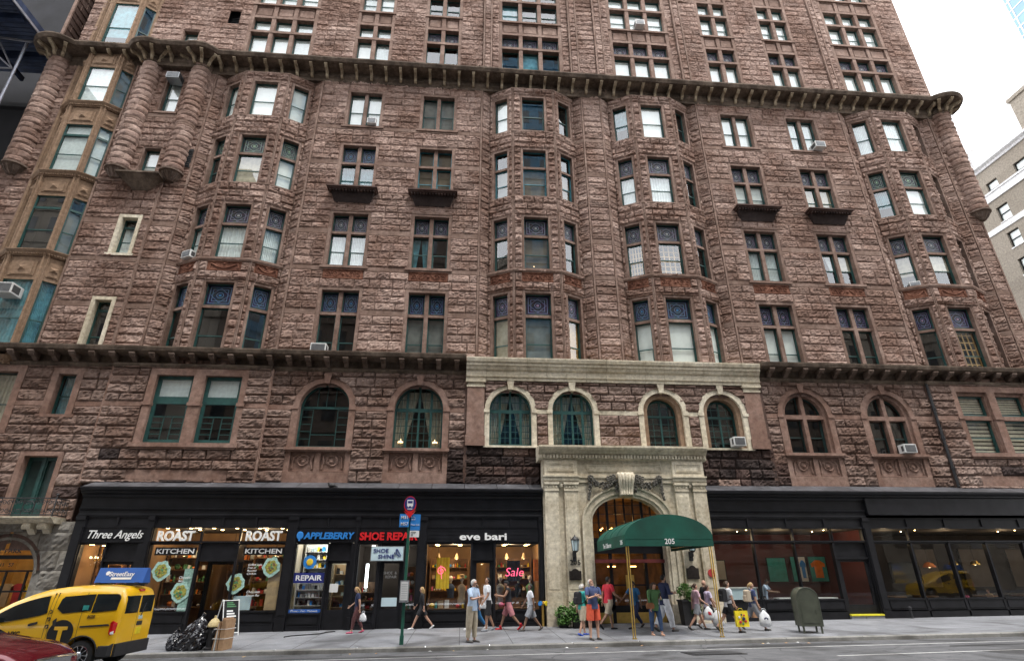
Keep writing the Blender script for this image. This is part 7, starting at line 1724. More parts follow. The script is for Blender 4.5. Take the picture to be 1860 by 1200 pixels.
# rubbish by the curb
def lump(label, x, y, rx, ry, h, seed, lean=(0, 0)):
    rnd = random.Random(seed); b = MB(); n, m_ = 44, 22; vs = []
    for j in range(m_+1):
        f = j/m_; zz = f*h; pr = (math.sin(math.pi*min(1, .18+f*.82))**.55)*(1-.35*f)
        for k in range(n):
            a = 2*math.pi*k/n; q = pr*(1+.14*math.sin(a*4+seed+f*4)+.09*math.sin(a*9-f*11)+.05*math.sin(a*17+f*23)+rnd.uniform(-.03, .03)); vs.append((x+rx*q*math.cos(a)+lean[0]*f, y+ry*q*math.sin(a)+lean[1]*f, gz(x, y)+zz))
    b.add(vs, [(j*n+k, j*n+(k+1)%n, (j+1)*n+(k+1)%n, (j+1)*n+k) for j in range(m_) for k in range(n)]+[tuple(range(n))[::-1], tuple(range(m_*n, m_*n+n))])
    t = thing('rubbish_bag', (x, y, gz(x, y)), label, 'rubbish bag'); b.build('bag', 'bin bag', t)
    k = MB(); k.tube([(x+lean[0], y+lean[1], gz(x, y)+h*.94), (x+lean[0]*1.05, y+lean[1], gz(x, y)+h*1.03), (x+lean[0]*1.1+.05, y+lean[1], gz(x, y)+h*1.12)], [.09, .03, .06], 8); k.build('knot', 'bin bag', t)
lump('short black rubbish bag at the curb, nearest the taxi', -8.32, -5.45, .26, .26, .5, 2); lump('tall slumped black rubbish bag leaning toward the hydrant', -7.85, -5.5, .42, .3, .86, 5, (.18, 0))
hx, hy = -7.28, -5.5; t = thing('fire_hydrant', (hx, hy, gz(hx, hy)), 'black fire hydrant with cream dome top by the curb', 'hydrant', local=True)
b = MB(); b.lathe([(.17, 0), (.17, .05), (.13, .07), (.125, .55), (.15, .57), (.15, .62)], (0, 0, 0), 16); b.build('barrel', 'black plastic', t, origin=(0,0,0)); b = MB(); b.lathe([(.18, .6), (.18, .64), (.15, .72), (.09, .80), (.035, .83), (.035, .89), (.0, .9)], (0, 0, 0), 16); b.build('dome', 'hydrant cream', t, origin=(0,0,0))
for dx, dy in ((.1, -.14), (-.15, -.03)): b = MB(); b.tube([(0, 0, .46), (dx, dy, .46), (dx*1.3, dy*1.3, .46)], [.07, .075, .06], 10); b.build('outlet_cap', 'black plastic', t, origin=(0,0,0))
cx, cy = -6.92, -5.5; t = thing('cardboard_bundle', (cx, cy, gz(cx, cy)), 'flattened cardboard boxes tied upright beside the hydrant', 'cardboard', rz=R(-8), local=True)
for i, (dx, w, h, tl) in enumerate(((-.16, .03, .6, .06), (-.11, .03, .7, .03), (-.04, .04, .74, -.03), (.03, .05, .84, 0), (.10, .09, .8, -.02))):
    b = MB(); b.add([(dx-w/2+tl*q,-.3,z) for q, z in ((0,0),(1,h))]+[(dx+w/2+tl*q,-.3,z) for q, z in ((1,h),(0,0))]+[(dx-w/2+tl*q,.25,z) for q, z in ((0,0),(1,h))]+[(dx+w/2+tl*q,.25,z) for q, z in ((1,h),(0,0))], [(0,1,2,3),(7,6,5,4),(0,4,5,1),(1,5,6,2),(2,6,7,3),(3,7,4,0)]); b.build('flat_box', 'cardboard' if i != 1 else 'white paper', t, origin=(0,0,0))
b = MB()
for z in (.3, .55): b.tube([(-.2, -.31, z), (.17, -.31, z), (.17, .26, z), (-.2, .26, z), (-.2, -.31, z)], .008, 4)
b.build('string', 'white paper', t, origin=(0,0,0))
# A-board
ax, ay = -8.2, -1.9; t = thing('a_board', (ax, ay, gz(ax, ay)), 'white framed folding menu board outside the kitchen', 'sign', rz=R(50), local=True)
for s in (1, -1):
    b = MB(); f = lambda u, v, o=0, s=s: (u*.29, -s*(.34-.31*v)-o*s, v*1.14)
    if s == 1:
        b.add([f(-.9,.08,.01), f(.9,.08,.01), f(.9,.97,.01), f(-.9,.97,.01), f(-.9,.08), f(.9,.08), f(.9,.97), f(-.9,.97)], [(0,1,2,3),(7,6,5,4),(0,4,5,1),(1,5,6,2),(2,6,7,3),(3,7,4,0)], 1)
        for (v0, v1, m_) in ((.78, .94, 2), (.5, .72, 0), (.3, .44, 0)):
            for k in range(3): b.add([f(-.6, v0+(v1-v0)*(k+.15)/3, .018), f(.6-.2*k%2, v0+(v1-v0)*(k+.15)/3, .018), f(.6-.2*k%2, v0+(v1-v0)*(k+.75)/3, .018), f(-.6, v0+(v1-v0)*(k+.75)/3, .018)], [(0,1,2,3)], m_)
    for u in (-1, 1): b.tube([f(u, 0), f(u, 1)], .018, 5)
    for v in (.08, .97): b.tube([f(-1, v), f(1, v)], .016, 5)
    b.build('panel', ['sign white', 'black matt', 'fabric green'], t, origin=(0,0,0))
# pigeon
t = thing('pigeon', (-5.3, -1.25, 3.38), 'small dark pigeon perched on the black shop cornice', 'bird', local=True); b = MB(); b.ball((0, 0, .08), .09, 10, 0, (1.5, .7, .8)); b.ball((-.13, 0, .17), .04, 8); b.tube([(-.09, 0, .1), (-.12, 0, .16)], [.05, .035], 8); b.tube([(.1, 0, .08), (.24, 0, .03)], [.05, .015], 6); b.tube([(-.16, 0, .17), (-.2, 0, .165)], [.01, .003], 5)
for s in (-.03, .03): b.tube([(0, s, .0), (0, s, .04)], .006, 4)
b.build('body', 'hair black', t, smooth=True, origin=(0,0,0))
# air conditioners
def ac(x, y, z, label, w=.62, h=.4, d=.42, yaw=0, body='white enamel'):
    t = thing('air_conditioner', (x, y, z), label, 'air conditioner', 'window air conditioners', rz=R(yaw), local=True); b = MB(); b.box(-w/2, w/2, -d, .15, 0, h); b.build('case', body, t, origin=(0,0,0), bevel=.012)
    g = MB(); g.box(-w/2+.05, w/2-.05, -d-.012, -d, .05, h-.05)
    for s in (-1, 1): g.box(s*w/2-.006, s*w/2+.006, -d+.06, -.05, .08, h-.08)
    g.build('grille', 'grille dark', t, origin=(0,0,0)); g = MB()
    for i in range(7): g.box(-w/2+.06, w/2-.06, -d-.02, -d-.012, .07+i*(h-.14)/6.5, .085+i*(h-.14)/6.5)
    g.build('fin', 'grey metal', t, origin=(0,0,0)); return t
ac(-20.75, -.55, 11.75, 'white air conditioner in the top of the metal oriel window at the far left', .8, .5, .55)
ac(-13.65, -.05, 14.33, 'air conditioner on the left sill of the leftmost bay window', .6, .38, .3, -27)
ac(-5.75, -.2, 23.44, 'small white air conditioner in a white curtained window below the great cornice', .5, .38, .12)
ac(-6.85, -.1, 9.55, 'air conditioner resting on the lower cornice under a dark paired window', .7, .42, .35)
ac(20.68, .02, 23.44, 'dark grilled air conditioner in a grey paired window below the great cornice', .62, .4, .5, 0)
ac(10.6, .0, 32.87, 'air conditioner in the middle light of a triple window above the great cornice', .6, .42, .5)
ac(-16.9, -.1, 25.7, 'air conditioner above the window between the two turrets', .7, .42, .45, body='grey metal')
ac(12.28, -.72, 5.36, 'white air conditioner in the last light stone arched window', .55, .4, .25)
ac(20.52, -.5, 5.19, 'air conditioner in the rightmost brown arched window', .6, .4, .25)
ac(24.15, .0, 14.34, 'small air conditioner in the left side of the rightmost bay', .5, .28, .15, -27)
# ============================================================ VEHICLES
mat('car glass dark', (.012, .016, .018), .06, .3, 3, spec=.9)
def loft_car(stations, hw, rows, parent, name, mt, arch=()):
    """stations: (x, zbottom, ztop, width factor); hw(z): half width; returns y at (x,z)"""
    b = MB(); ring_n = None; R_ = []
    for (x, zb, zt, wf) in stations:
        L = []; 
        for j in range(rows+1):
            z = zb+(zt-zb)*(j/rows); y = hw(z)*wf
            if j >= rows-1: y *= .965 if j == rows-1 else .86
            L.append((x, y, z if j < rows else zt))
        top = [(x, hw(zt)*wf*.86*q, zt+.035*(1-q*q)) for q in (.5, 0, -.5)]
        R_.append(L+top+[(p[0], -p[1], p[2]) for p in L[::-1]])
    n = len(R_[0]); 
    for r in R_: b.v += r
    for i in range(len(R_)-1):
        for k in range(n-1): b.f.append((i*n+k, i*n+k+1, (i+1)*n+k+1, (i+1)*n+k)); b.m.append(0)
        b.f.append((i*n, (i+1)*n, (i+1)*n+n-1, i*n+n-1)); b.m.append(0)
    b.f.append(tuple(range(n))); b.m.append(0); b.f.append(tuple(range((len(R_)-1)*n, len(R_)*n))[::-1]); b.m.append(0)
    return b.build(name, mt, parent, smooth=False, origin=(0,0,0))
def interp(pts, x):
    for (a, b) in zip(pts, pts[1:]):
        if a[0] <= x <= b[0]: f = (x-a[0])/(b[0]-a[0]+1e-9); return a[1]+(b[1]-a[1])*f
    return pts[0][1] if x < pts[0][0] else pts[-1][1]
def shade(o, ang=32):
    me = o.data
    for p in me.polygons: p.use_smooth = True
    try: me.set_sharp_from_angle(angle=R(ang))
    except Exception: pass
def wheel(t, x, s, y, r=.33, w=.2):
    wb = MB(); c = lambda a, rr, yy: (x+rr*math.cos(a), s*(y+yy), r+rr*math.sin(a)); n = 28
    prof = [(r*.6, 0), (r*.95, .0), (r, .03), (r, w-.03), (r*.95, w), (r*.6, w)]
    vs = [c(2*math.pi*k/n, q[0], -q[1]) for q in prof for k in range(n)]; wb.add(vs, [(i*n+k, i*n+(k+1)%n, (i+1)*n+(k+1)%n, (i+1)*n+k) for i in range(5) for k in range(n)])
    o = wb.build('wheel', 'rubber', t, origin=(x, s*y, r), smooth=True)
    rm = MB(); vs = [c(2*math.pi*k/n, q[0], -q[1]) for q in ((r*.66, .01), (r*.62, .0), (r*.6, .05), (r*.2, .06)) for k in range(n)]
    rm.add([c(2*math.pi*k/n, q[0], -q[1]) for q in ((r*.66, .005), (r*.66, -.005), (r*.61, -.008), (r*.6, .03)) for k in range(n)], [(i*n+k, i*n+(k+1)%n, (i+1)*n+(k+1)%n, (i+1)*n+k) for i in range(3) for k in range(n)])
    for i in range(10):
        a = 2*math.pi*i/10; q = .16 if i % 2 else .1
        P = [c(a-q*.5, r*.18, -.0), c(a+q*.5, r*.18, -.0), c(a+q*.55, r*.62, .0), c(a-q*.55, r*.62, .0)]; P2 = [(p[0], p[1]-s*.03, p[2]) for p in P]
        rm.add(P+P2, [(0,1,2,3),(7,6,5,4),(0,4,5,1),(1,5,6,2),(2,6,7,3),(3,7,4,0)])
    rm.add([c(2*math.pi*k/12, q[0], q[1]) for q in ((r*.24, 0), (r*.2, .01), (.001, .012)) for k in range(12)], [(i*12+k, i*12+(k+1)%12, (i+1)*12+(k+1)%12, (i+1)*12+k) for i in range(2) for k in range(12)])
    rm.build('rim', 'chrome', o, origin=(x, s*y, r)); dk = MB(); dk.add([c(2*math.pi*k/n, q, -.06) for q in (r*.62, .001) for k in range(n)], [(k, (k+1)%n, n+(k+1)%n, n+k) for k in range(n)]); dk.build('brake_disc', 'black plastic', o, origin=(x, s*y, r))
# ---- yellow taxi van (local: x forward from the rear, z up)
TX, TY = -8.28, -8.05; TAXI = thing('taxi_van', (TX, TY, rz(-10, TY)+.004), 'yellow taxi van with blue roof advert driving left beside the curb', 'taxi', rz=R(180), local=True)
hwt = lambda z: .85 if z < 1.1 else .85-(z-1.1)**1.5*.2
top = [(0, 1.6), (.06, 1.72), (.2, 1.79), (.5, 1.82), (1.1, 1.83), (1.5, 1.81), (1.9, 1.75), (2.25, 1.64), (2.65, 1.46), (3.0, 1.25), (3.4, 1.06), (3.8, .97), (4.1, .86), (4.25, .6)]
def bot(x):
    z = .30 if x < 3.9 else .26
    for cx in (.74, 3.46):
        d = abs(x-cx)
        if d < .40: z = max(z, .33+math.sqrt(.40**2-d*d)*.98)
    return z
xs = [0, 0.04, 0.1, 0.18, 0.26, 0.33, 0.34, 0.36, 0.4, 0.46, 0.54, 0.64, 0.74, 0.84, 0.94, 1.02, 1.08, 1.12, 1.14, 1.15, 1.3, 1.5, 1.7, 1.9, 2.1, 2.25, 2.45, 2.65, 2.85, 3.0, 3.05, 3.06, 3.08, 3.12, 3.18, 3.26, 3.36, 3.46, 3.56, 3.66, 3.74, 3.8, 3.84, 3.86, 3.87, 3.95, 4.05, 4.13, 4.2, 4.25]
st = [(x, bot(x), interp(top, x), 1-.10*max(0, (.12-x)/.12)**1.5-.28*max(0, (x-3.75)/.5)**2) for x in xs]
o = loft_car(st, hwt, 12, TAXI, 'body', 'taxi yellow'); shade(o)
def side(pts, mt, name, off=.006, s=1):
    """panel that follows the curve of the body side: the outline is cut into level strips"""
    b = MB(); zs = sorted({p[1] for p in pts}); z0, z1 = zs[0], zs[-1]; n = max(2, int((z1-z0)/.05)); Z = sorted(set([z0+(z1-z0)*i/n for i in range(n+1)]+zs)); rows = []
    for z in Z:
        zz = min(max(z, z0+1e-4), z1-1e-4); X = []
        for p, q in zip(pts, pts[1:]+pts[:1]):
            if (p[1]-zz)*(q[1]-zz) < 0: X.append(p[0]+(q[0]-p[0])*(zz-p[1])/(q[1]-p[1]))
        if len(X) >= 2: rows.append((min(X), max(X), z))
    wf = lambda x: (1-.10*max(0, (.12-x)/.12)**1.5)
    vs = []; m_ = 4
    for (a, c, z) in rows:
        for dd in (-.03, off):
            for k in range(m_+1): x = a+(c-a)*k/m_; vs.append((x, s*((hwt(z))*wf(x)+dd), z))
    w = 2*(m_+1); fs = []
    for i in range(len(rows)-1):
        for k in range(m_): fs.append((i*w+m_+1+k, i*w+m_+2+k, (i+1)*w+m_+2+k, (i+1)*w+m_+1+k))
        for k in (0, m_): fs.append((i*w+k, (i+1)*w+k, (i+1)*w+m_+1+k, i*w+m_+1+k))
    for i in (0, len(rows)-1):
        for k in range(m_): fs.append((i*w+k, i*w+k+1, i*w+m_+2+k, i*w+m_+1+k))
    b.add(vs, fs); return b.build(name, mt, TAXI, origin=(0,0,0), smooth=False)
for s in (1, -1):
    side([(.12, 1.25), (.68, 1.24), (.68, 1.65), (.18, 1.65), (.10, 1.58)], 'car glass dark', 'side_window', s=s, off=.012)
    side([(.71, 1.24), (1.34, 1.23), (1.50, 1.33), (1.46, 1.56), (1.36, 1.64), (.71, 1.65)], 'car glass dark', 'side_window', s=s, off=.012)
    side([(1.70, 1.22), (2.2, 1.12), (2.8, 1.03), (2.98, 1.05), (2.75, 1.26), (2.45, 1.43), (2.1, 1.55), (1.76, 1.62)], 'car glass dark', 'side_window', s=s, off=.012)
    side([(.16, .93), (.86, .92), (.86, .96), (.22, .99)], 'black plastic', 'door_rail', s=s, off=.014)
    side([(1.84, .97), (2.04, .96), (2.06, 1.04), (1.86, 1.06)], 'black plastic', 'door_handle', s=s, off=.02)
    side([(1.42, .95), (1.48, .95), (1.52, 1.12), (1.44, 1.13)], 'black plastic', 'door_handle', s=s, off=.02)
    side([(.02, .30), (.33, .30), (.33, .55), (.02, .57)], 'black plastic', 'bumper_corner', s=s, off=.012); side([(1.16, .28), (3.04, .28), (3.04, .38), (1.16, .38)], 'black plastic', 'sill', s=s, off=.008)
    side([(.04, .76), (.12, .74), (.17, .80), (.15, .90), (.17, 1.0), (.12, 1.06), (.03, 1.05)], 'tail red', 'tail_light', s=s, off=.02)
    side([(.06, .77), (.12, .77), (.13, .83), (.06, .84)], 'sign white', 'reversing_light', s=s, off=.026)
    for x in (.90, 1.58, 1.66): side([(x, .4), (x+.007, .4), (x+.007, 1.68), (x, 1.68)], 'black plastic', 'door_gap', s=s, off=.003)
    wb = MB(); n = 16      # wheel arch lips
    for cx in (.74, 3.46): wb.tube([(cx+.405*math.cos(math.pi*i/n), s*.855, .33+.41*math.sin(math.pi*i/n)) for i in range(n+1)], .018, 5)
    wb.build('wheel_arch_trim', 'black plastic', TAXI, origin=(0,0,0))
    wheel(TAXI, .74, s, .83, .325); wheel(TAXI, 3.46, s, .83, .325)
    m_ = MB(); m_.box(2.72, 2.86, s*.86, s*1.04, 1.0, 1.16); m_.build('mirror', 'black plastic', TAXI, origin=(0,0,0), bevel=.02)
b = MB(); b.box(.45, 3.9, -.62, .62, .2, .6); b.build('underbody', 'black plastic', TAXI, origin=(0,0,0))
# rear
def rear(y0, y1, z0, z1, mt, name, d=.008):
    b = MB(); f = lambda z: -.0+max(0, (z-1.6))*.4; b.add([(f(z)-q, y, z) for q in (-.04, d) for y, z in ((y0, z0), (y1, z0), (y1, z1), (y0, z1))], [(0,1,2,3),(7,6,5,4),(0,4,5,1),(1,5,6,2),(2,6,7,3),(3,7,4,0)]); return b.build(name, mt, TAXI, origin=(0,0,0), bevel=.01)
rear(.05, .66, 1.2, 1.6, 'car glass dark', 'rear_window'); rear(-.66, -.03, 1.2, 1.6, 'car glass dark', 'rear_window'); rear(-.78, .78, .28, .56, 'black plastic', 'rear_bumper', .05); rear(-.3, -.02, .9, 1.0, 'black plastic', 'number_plate_lamp'); rear(-.3, -.04, .7, .86, 'plastic yellow', 'number_plate'); rear(.03, .04, .52, 1.6, 'black plastic', 'door_gap', .003); rear(-.25, -.05, 1.04, 1.13, 'pale blue panel', 'sticker', .01)
b = MB(); b.tube([(-.03, -.1, 1.12), (-.05, -.2, 1.42)], .012, 5); b.build('wiper', 'black plastic', TAXI, origin=(0,0,0)); b = MB(); b.box(.02, .07, -.12, .12, 1.70, 1.75); b.build('brake_light', 'tail red', TAXI, origin=(0,0,0))
# lettering on the near side (local +y side; u runs towards the rear)
FSd = lambda u, d, z: (4.25-u, hwt(z)+.008+d, z)
text('NYC', 'lettering', 4.25-2.45, .74, 0, .12, 'black matt', TAXI, F=FSd, w=.27, depth=.006, offset=.03, shear=.1)
text('8G28', 'lettering', 4.25-.74, 1.12, 0, .07, 'black matt', TAXI, F=FSd, w=.17, depth=.006, offset=.01)
tc = MB(); C_ = (1.27, .80, .29); n = 36
tc.prism([(C_[0]+C_[2]*math.cos(2*math.pi*i/n), C_[1]+C_[2]*math.sin(2*math.pi*i/n)) for i in range(n)], lambda p: (p[0], hwt(p[1])-.01, p[1]), lambda p: (p[0], hwt(p[1])+.014, p[1])); tc.build('round_logo', 'black matt', TAXI, origin=(0,0,0))
tt = MB(); TP = [(x*.88, z*.88) for x, z in [(-.05, -.26), (.06, -.26), (.05, .08), (.17, .085), (.17, .17), (-.17, .17), (-.17, .085), (-.055, .08)]]
tt.prism(TP, lambda p: (C_[0]-p[0], .85, C_[1]+p[1]), lambda p: (C_[0]-p[0], .872, C_[1]+p[1])); tt.build('logo_letter', 'taxi yellow', TAXI, origin=(0,0,0))
for (x, z) in ((1.62, 1.27), (1.62, 1.11), (1.62, .95)): r_ = MB(); r_.tube([(x+.033*math.cos(a*.8), .857, z+.038*math.sin(a*.8)) for a in range(7)], .011, 5); r_.build('side_emblem', 'black matt', TAXI, origin=(0,0,0))
g_ = MB(); g_.box(.78, .9, .79, .862, 1.3, 1.4); g_.build('green_sticker', 'fabric teal', TAXI, origin=(0,0,0))
# roof advert
mat('advert blue', (.02, .10, .38), .5, .1, 3)
b = MB(); b.prism([(-.2, 1.9), (.2, 1.9), (.06, 2.26), (-.06, 2.26)], lambda p: (-.02, p[0], p[1]), lambda p: (1.18, p[0], p[1])); ad = b.build('roof_advert', 'advert blue', TAXI, origin=(0,0,0)); 
b = MB(); 
for x in (.1, 1.05): b.box(x-.03, x+.03, -.3, .3, 1.86, 1.91)
b.build('advert_rack', 'black plastic', TAXI, origin=(0,0,0))
FAd = lambda u, d, z: (1.18-u, .2-(z-1.9)*.389+.004+d, z)
text('StreetEasy', 'lettering', .30, 2.06, 0, .11, 'sign white', TAXI, F=FAd, w=.62, depth=.006, offset=.01)
b = MB(); b.prism([(.93+.05*math.cos(a*.5), 2.13+.05*math.sin(a*.5)) for a in range(12)]+[], lambda p: (p[0], .2-(p[1]-1.9)*.389, p[1]), lambda p: (p[0], .2-(p[1]-1.9)*.389+.01, p[1])); b.prism([(.3, 1.98), (.8, 1.98), (.8, 2.03), (.3, 2.03)], lambda p: (p[0], .2-(p[1]-1.9)*.389, p[1]), lambda p: (p[0], .2-(p[1]-1.9)*.389+.008, p[1])); b.build('advert_mark', 'sign white', TAXI, origin=(0,0,0))
# ---- dark red car in the near lane
RC = thing('red_car', (-6.75, -13.6, rz(-8, -13.6)+.002), 'dark red car hood at the bottom left corner in front of the taxi', 'car', local=True)
hwr = lambda z: .90 if z < .75 else .90-(z-.75)**1.2*.32
topr = [(-4.7, .9), (-4.5, 1.1), (-3.9, 1.35), (-3.2, 1.45), (-2.4, 1.44), (-1.9, 1.28), (-1.35, 1.0), (-1.0, .95), (-.5, .87), (-.22, .80), (-.05, .68), (0, .5)]
xs = [-4.7+.12*i for i in range(39)]+[-.1, -.05, 0]
o = loft_car([(x, .3 if not any(abs(x-c) < .36 for c in (-.92, -3.7)) else .33+math.sqrt(max(0, .36**2-min(abs(x+.92), abs(x+3.7))**2)), interp(topr, x), 1-.22*max(0, (x+.5)/.5)**2) for x in xs], hwr, 10, RC, 'body', 'car red'); shade(o, 40)
for s in (1, -1):
    wheel(RC, -.92, s, .88); wheel(RC, -3.7, s, .88)
    b = MB(); b.ball((-.2, s*.66, .66), .12, 10, 0, (1.2, .8, .6)); b.build('headlight', 'pale blue panel', RC, origin=(0,0,0), smooth=True)
b = MB(); b.add([(-1.37,.70,1.02),(-1.37,-.70,1.02),(-1.93,-.62,1.305),(-1.93,.62,1.305)], [(0,1,2,3)]); b.build('windscreen', 'car glass dark', RC, origin=(0,0,0))
b = MB(); b.tube([(-1.28, .55, 1.02), (-1.36, .1, 1.06)], .012, 5); b.tube([(-1.28, -.1, 1.02), (-1.36, -.5, 1.06)], .012, 5); b.build('wiper', 'black plastic', RC, origin=(0,0,0))
b = MB(); b.tube([(.0, -.6, .66), (.03, 0, .69), (.0, .6, .66)], .02, 6); b.box(-.03, .02, -.45, .45, .45, .7); b.build('grille', 'chrome', RC, origin=(0,0,0))

TX2 = copy_tree(TAXI); TX2.location = (36.5, -18.6, rz(36, -18.6)); TX2['label'] = 'second yellow taxi further right up the street, mirrored in the bar windows'
for o_ in (TAXI, TX2): o_['group'] = 'yellow taxis'
# ============================================================ GOODS AND FITTINGS INSIDE THE SHOPS
mat('bar panel', (.13, .10, .075), .8, .3, 1.5); rg = random.Random(11); GC = ['fabric yellow', 'fabric pink', 'fabric white', 'fabric red', 'fabric green', 'fabric teal', 'fabric black', 'fabric tan', 'white paper', 'letter blue', 'wood brown', 'orange paint']
def shelving(x0, x1, y, levels, label, glabel, ggroup, pal, gh=(.08, .2), gw=(.06, .16), fill=.85, shp='mix', mt='wood brown', dens=1.):
    zb = -1.7; t = thing('shelf_unit', ((x0+x1)/2, y, zb), label, 'shelf'); b = MB()
    for z in levels: b.box(x0, x1, y-.16, y+.16, z-.03, z)
    b.build('board', mt, t); b = MB()
    for x in (x0, x1): b.box(x-.02, x+.02, y-.17, y+.17, zb, levels[-1]+.35)
    b.box(x0, x1, y+.17, y+.19, zb, levels[-1]+.35); b.build('side', mt, t)
    for z in levels:
        x = x0+.08
        while x < x1-.12:
            w = rg.uniform(*gw)/dens; h = rg.uniform(*gh)
            if rg.random() < fill:
                g = MB(); q = rg.random(); c = pal[rg.randrange(len(pal))]
                if shp == 'box' or (shp == 'mix' and q < .4): g.box(x, x+w*.85, y-.1, y+.06, z, z+h)
                elif shp == 'bottle' or (shp == 'mix' and q < .7): g.lathe([(w*.36, 0), (w*.38, h*.6), (w*.15, h*.8), (w*.13, h), (.001, h)], (x+w/2, y-.04, z), 8)
                else: g.ball((x+w/2, y-.04, z+h*.4), h*.42, 8, sq=(1.1, .8, .95))
                g.build('shop_item', c, None, label=glabel, category='shop goods', group=ggroup)
            x += w*1.12
def mannequin(x, y, mt, label, head=True, z0=-1.55, s=1., hat=None):
    t = thing('mannequin', (x, y, z0), label, 'mannequin', local=True); b = MB()
    b.lathe([(.17*s, 0), (.16*s, .03), (.02, .04), (.02, .6*s)], (0, 0, 0), 12); b.build('stand', 'black matt', t, origin=(0,0,0)); b = MB()
    pr = [(.16, .55), (.18, .75), (.13, .95), (.17, 1.15), (.18, 1.25), (.08, 1.34), (.045, 1.38)]
    vs = [(.95*r*s*math.cos(2*math.pi*k/14), .65*r*s*math.sin(2*math.pi*k/14), z*s) for r, z in pr for k in range(14)]; b.add(vs, [(i*14+k, i*14+(k+1)%14, (i+1)*14+(k+1)%14, (i+1)*14+k) for i in range(6) for k in range(14)]+[tuple(range(14))[::-1], tuple(range(84, 98))]); b.build('garment', mt, t, smooth=True, origin=(0,0,0))
    if head: b = MB(); b.tube([(0, 0, 1.36*s), (0, 0, 1.46*s)], .04*s, 8); b.ball((0, 0, 1.55*s), .1*s, 10, sq=(.85, .85, 1.15)); b.build('head', 'fabric white', t, origin=(0,0,0), smooth=True)
    if hat: b = MB(); b.lathe([(.19*s, 1.58*s), (.1*s, 1.6*s), (.1*s, 1.7*s), (.01, 1.73*s)], (0, 0, 0), 14); b.build('hat', hat, t, origin=(0,0,0))
def chandelier(x, y, z, label, r=.3, n=8):
    t = thing('chandelier', (x, y, z), label, 'lamp', local=True); b = MB(); b.tube([(0, 0, .55), (0, 0, 0)], .012, 6)
    for i in range(n): a = 2*math.pi*i/n; b.tube([(0, 0, .05), (r*.5*math.cos(a), r*.5*math.sin(a), -.04), (r*math.cos(a), r*math.sin(a), .04)], .01, 5)
    b.build('arm', 'brass', t, origin=(0,0,0)); 
    for i in range(n): a = 2*math.pi*i/n; g = MB(); g.ball((r*math.cos(a), r*math.sin(a), .075), .028, 6, sq=(1, 1, 1.5)); g.build('bulb', 'lamp soft', t, origin=(0,0,0))
    g = MB()
    for k in range(40): g.ball((rg.uniform(-r, r)*.7, rg.uniform(-r, r)*.7, rg.uniform(-.2, .2)), .018, 5)
    g.build('crystals', 'white enamel', t, origin=(0,0,0))
def pendant(x, y, z, label, mt='orange paint', r=.2, top=1.8):
    t = thing('pendant_lamp', (x, y, z), label, 'lamp', local=True); b = MB(); b.tube([(0, 0, top-z), (0, 0, .2)], .008, 5); b.build('cord', 'black matt', t, origin=(0,0,0)); b = MB(); b.lathe([(r, 0), (r*.95, .05), (r*.6, .17), (.03, .22)], (0, 0, 0), 16); b.build('lamp_shade', mt, t, origin=(0,0,0)); b = MB(); b.ball((0, 0, .03), .05, 8); b.build('bulb', 'lamp soft', t, origin=(0,0,0))
def picture(x0, x1, y, z0, z1, mt, label, mt2=None, n=0):
    t = thing('wall_picture', ((x0+x1)/2, y, z0), label, 'picture'); b = MB(); b.box(x0, x1, y-.03, y, z0, z1); b.build('print', mt, t); b = MB()
    for (a, c, e, f) in ((x0-.03, x1+.03, z0-.03, z0), (x0-.03, x1+.03, z1, z1+.03), (x0-.03, x0, z0, z1), (x1, x1+.03, z0, z1)): b.box(a, c, y-.045, y, e, f)
    b.build('frame', 'black matt', t)
    if mt2: b = MB(); cx, cz, w, h = (x0+x1)/2, (z0+z1)/2, (x1-x0)*.32, (z1-z0)*.36; b.prism([(cx-w*.7, cz-h), (cx+w*.7, cz-h), (cx+w*.75, cz+h*.3), (cx+w*1.2, cz+h*.2), (cx+w*1.3, cz+h*.6), (cx+w*.4, cz+h), (cx-w*.4, cz+h), (cx-w*1.3, cz+h*.6), (cx-w*1.2, cz+h*.2), (cx-w*.75, cz+h*.3)], lambda p: (p[0], y-.035, p[1]), lambda p: (p[0], y-.06, p[1])); b.build('figure', mt2, t)
# boutique
shelving(-1.3, .3, 1.3, [-.9, -.45, .0, .45], 'wooden shelves behind the left boutique window', 'small goods on the lit shelves inside the boutique', 'goods on the boutique shelves', GC)
shelving(1.5, 3.0, 1.3, [-.9, -.45, .0, .45], 'wooden shelves behind the right boutique window', 'small goods on the lit shelves inside the boutique', 'goods on the boutique shelves', GC)
shelving(-1.25, .25, -.35, [-1.05], 'low display ledge at the left boutique window', 'bright bag or scarf on the window ledge of the boutique', 'goods on the boutique window ledge', ['fabric white', 'fabric pink', 'fabric yellow', 'fabric red', 'fabric tan', 'fabric teal'], gh=(.16, .3), gw=(.13, .24))
shelving(1.45, 2.95, -.35, [-1.05], 'low display ledge at the right boutique window', 'bright bag or scarf on the window ledge of the boutique', 'goods on the boutique window ledge', ['fabric white', 'fabric pink', 'fabric black', 'fabric red', 'fabric tan', 'fabric teal'], gh=(.16, .3), gw=(.13, .24))
mannequin(.05, -.2, 'cloth khaki', 'mannequin in pale green dress and straw hat beside the boutique door', hat='fabric tan'); mannequin(-.4, .2, 'cloth denim', 'mannequin in denim beside the pale green dress'); mannequin(1.6, -.1, 'cloth grey', 'mannequin with a white headscarf right of the boutique door'); mannequin(2.35, .1, 'cloth black', 'mannequin in black at the middle of the right boutique window', hat='fabric black'); mannequin(2.8, -.2, 'fabric green', 'mannequin in green at the right end of the boutique')
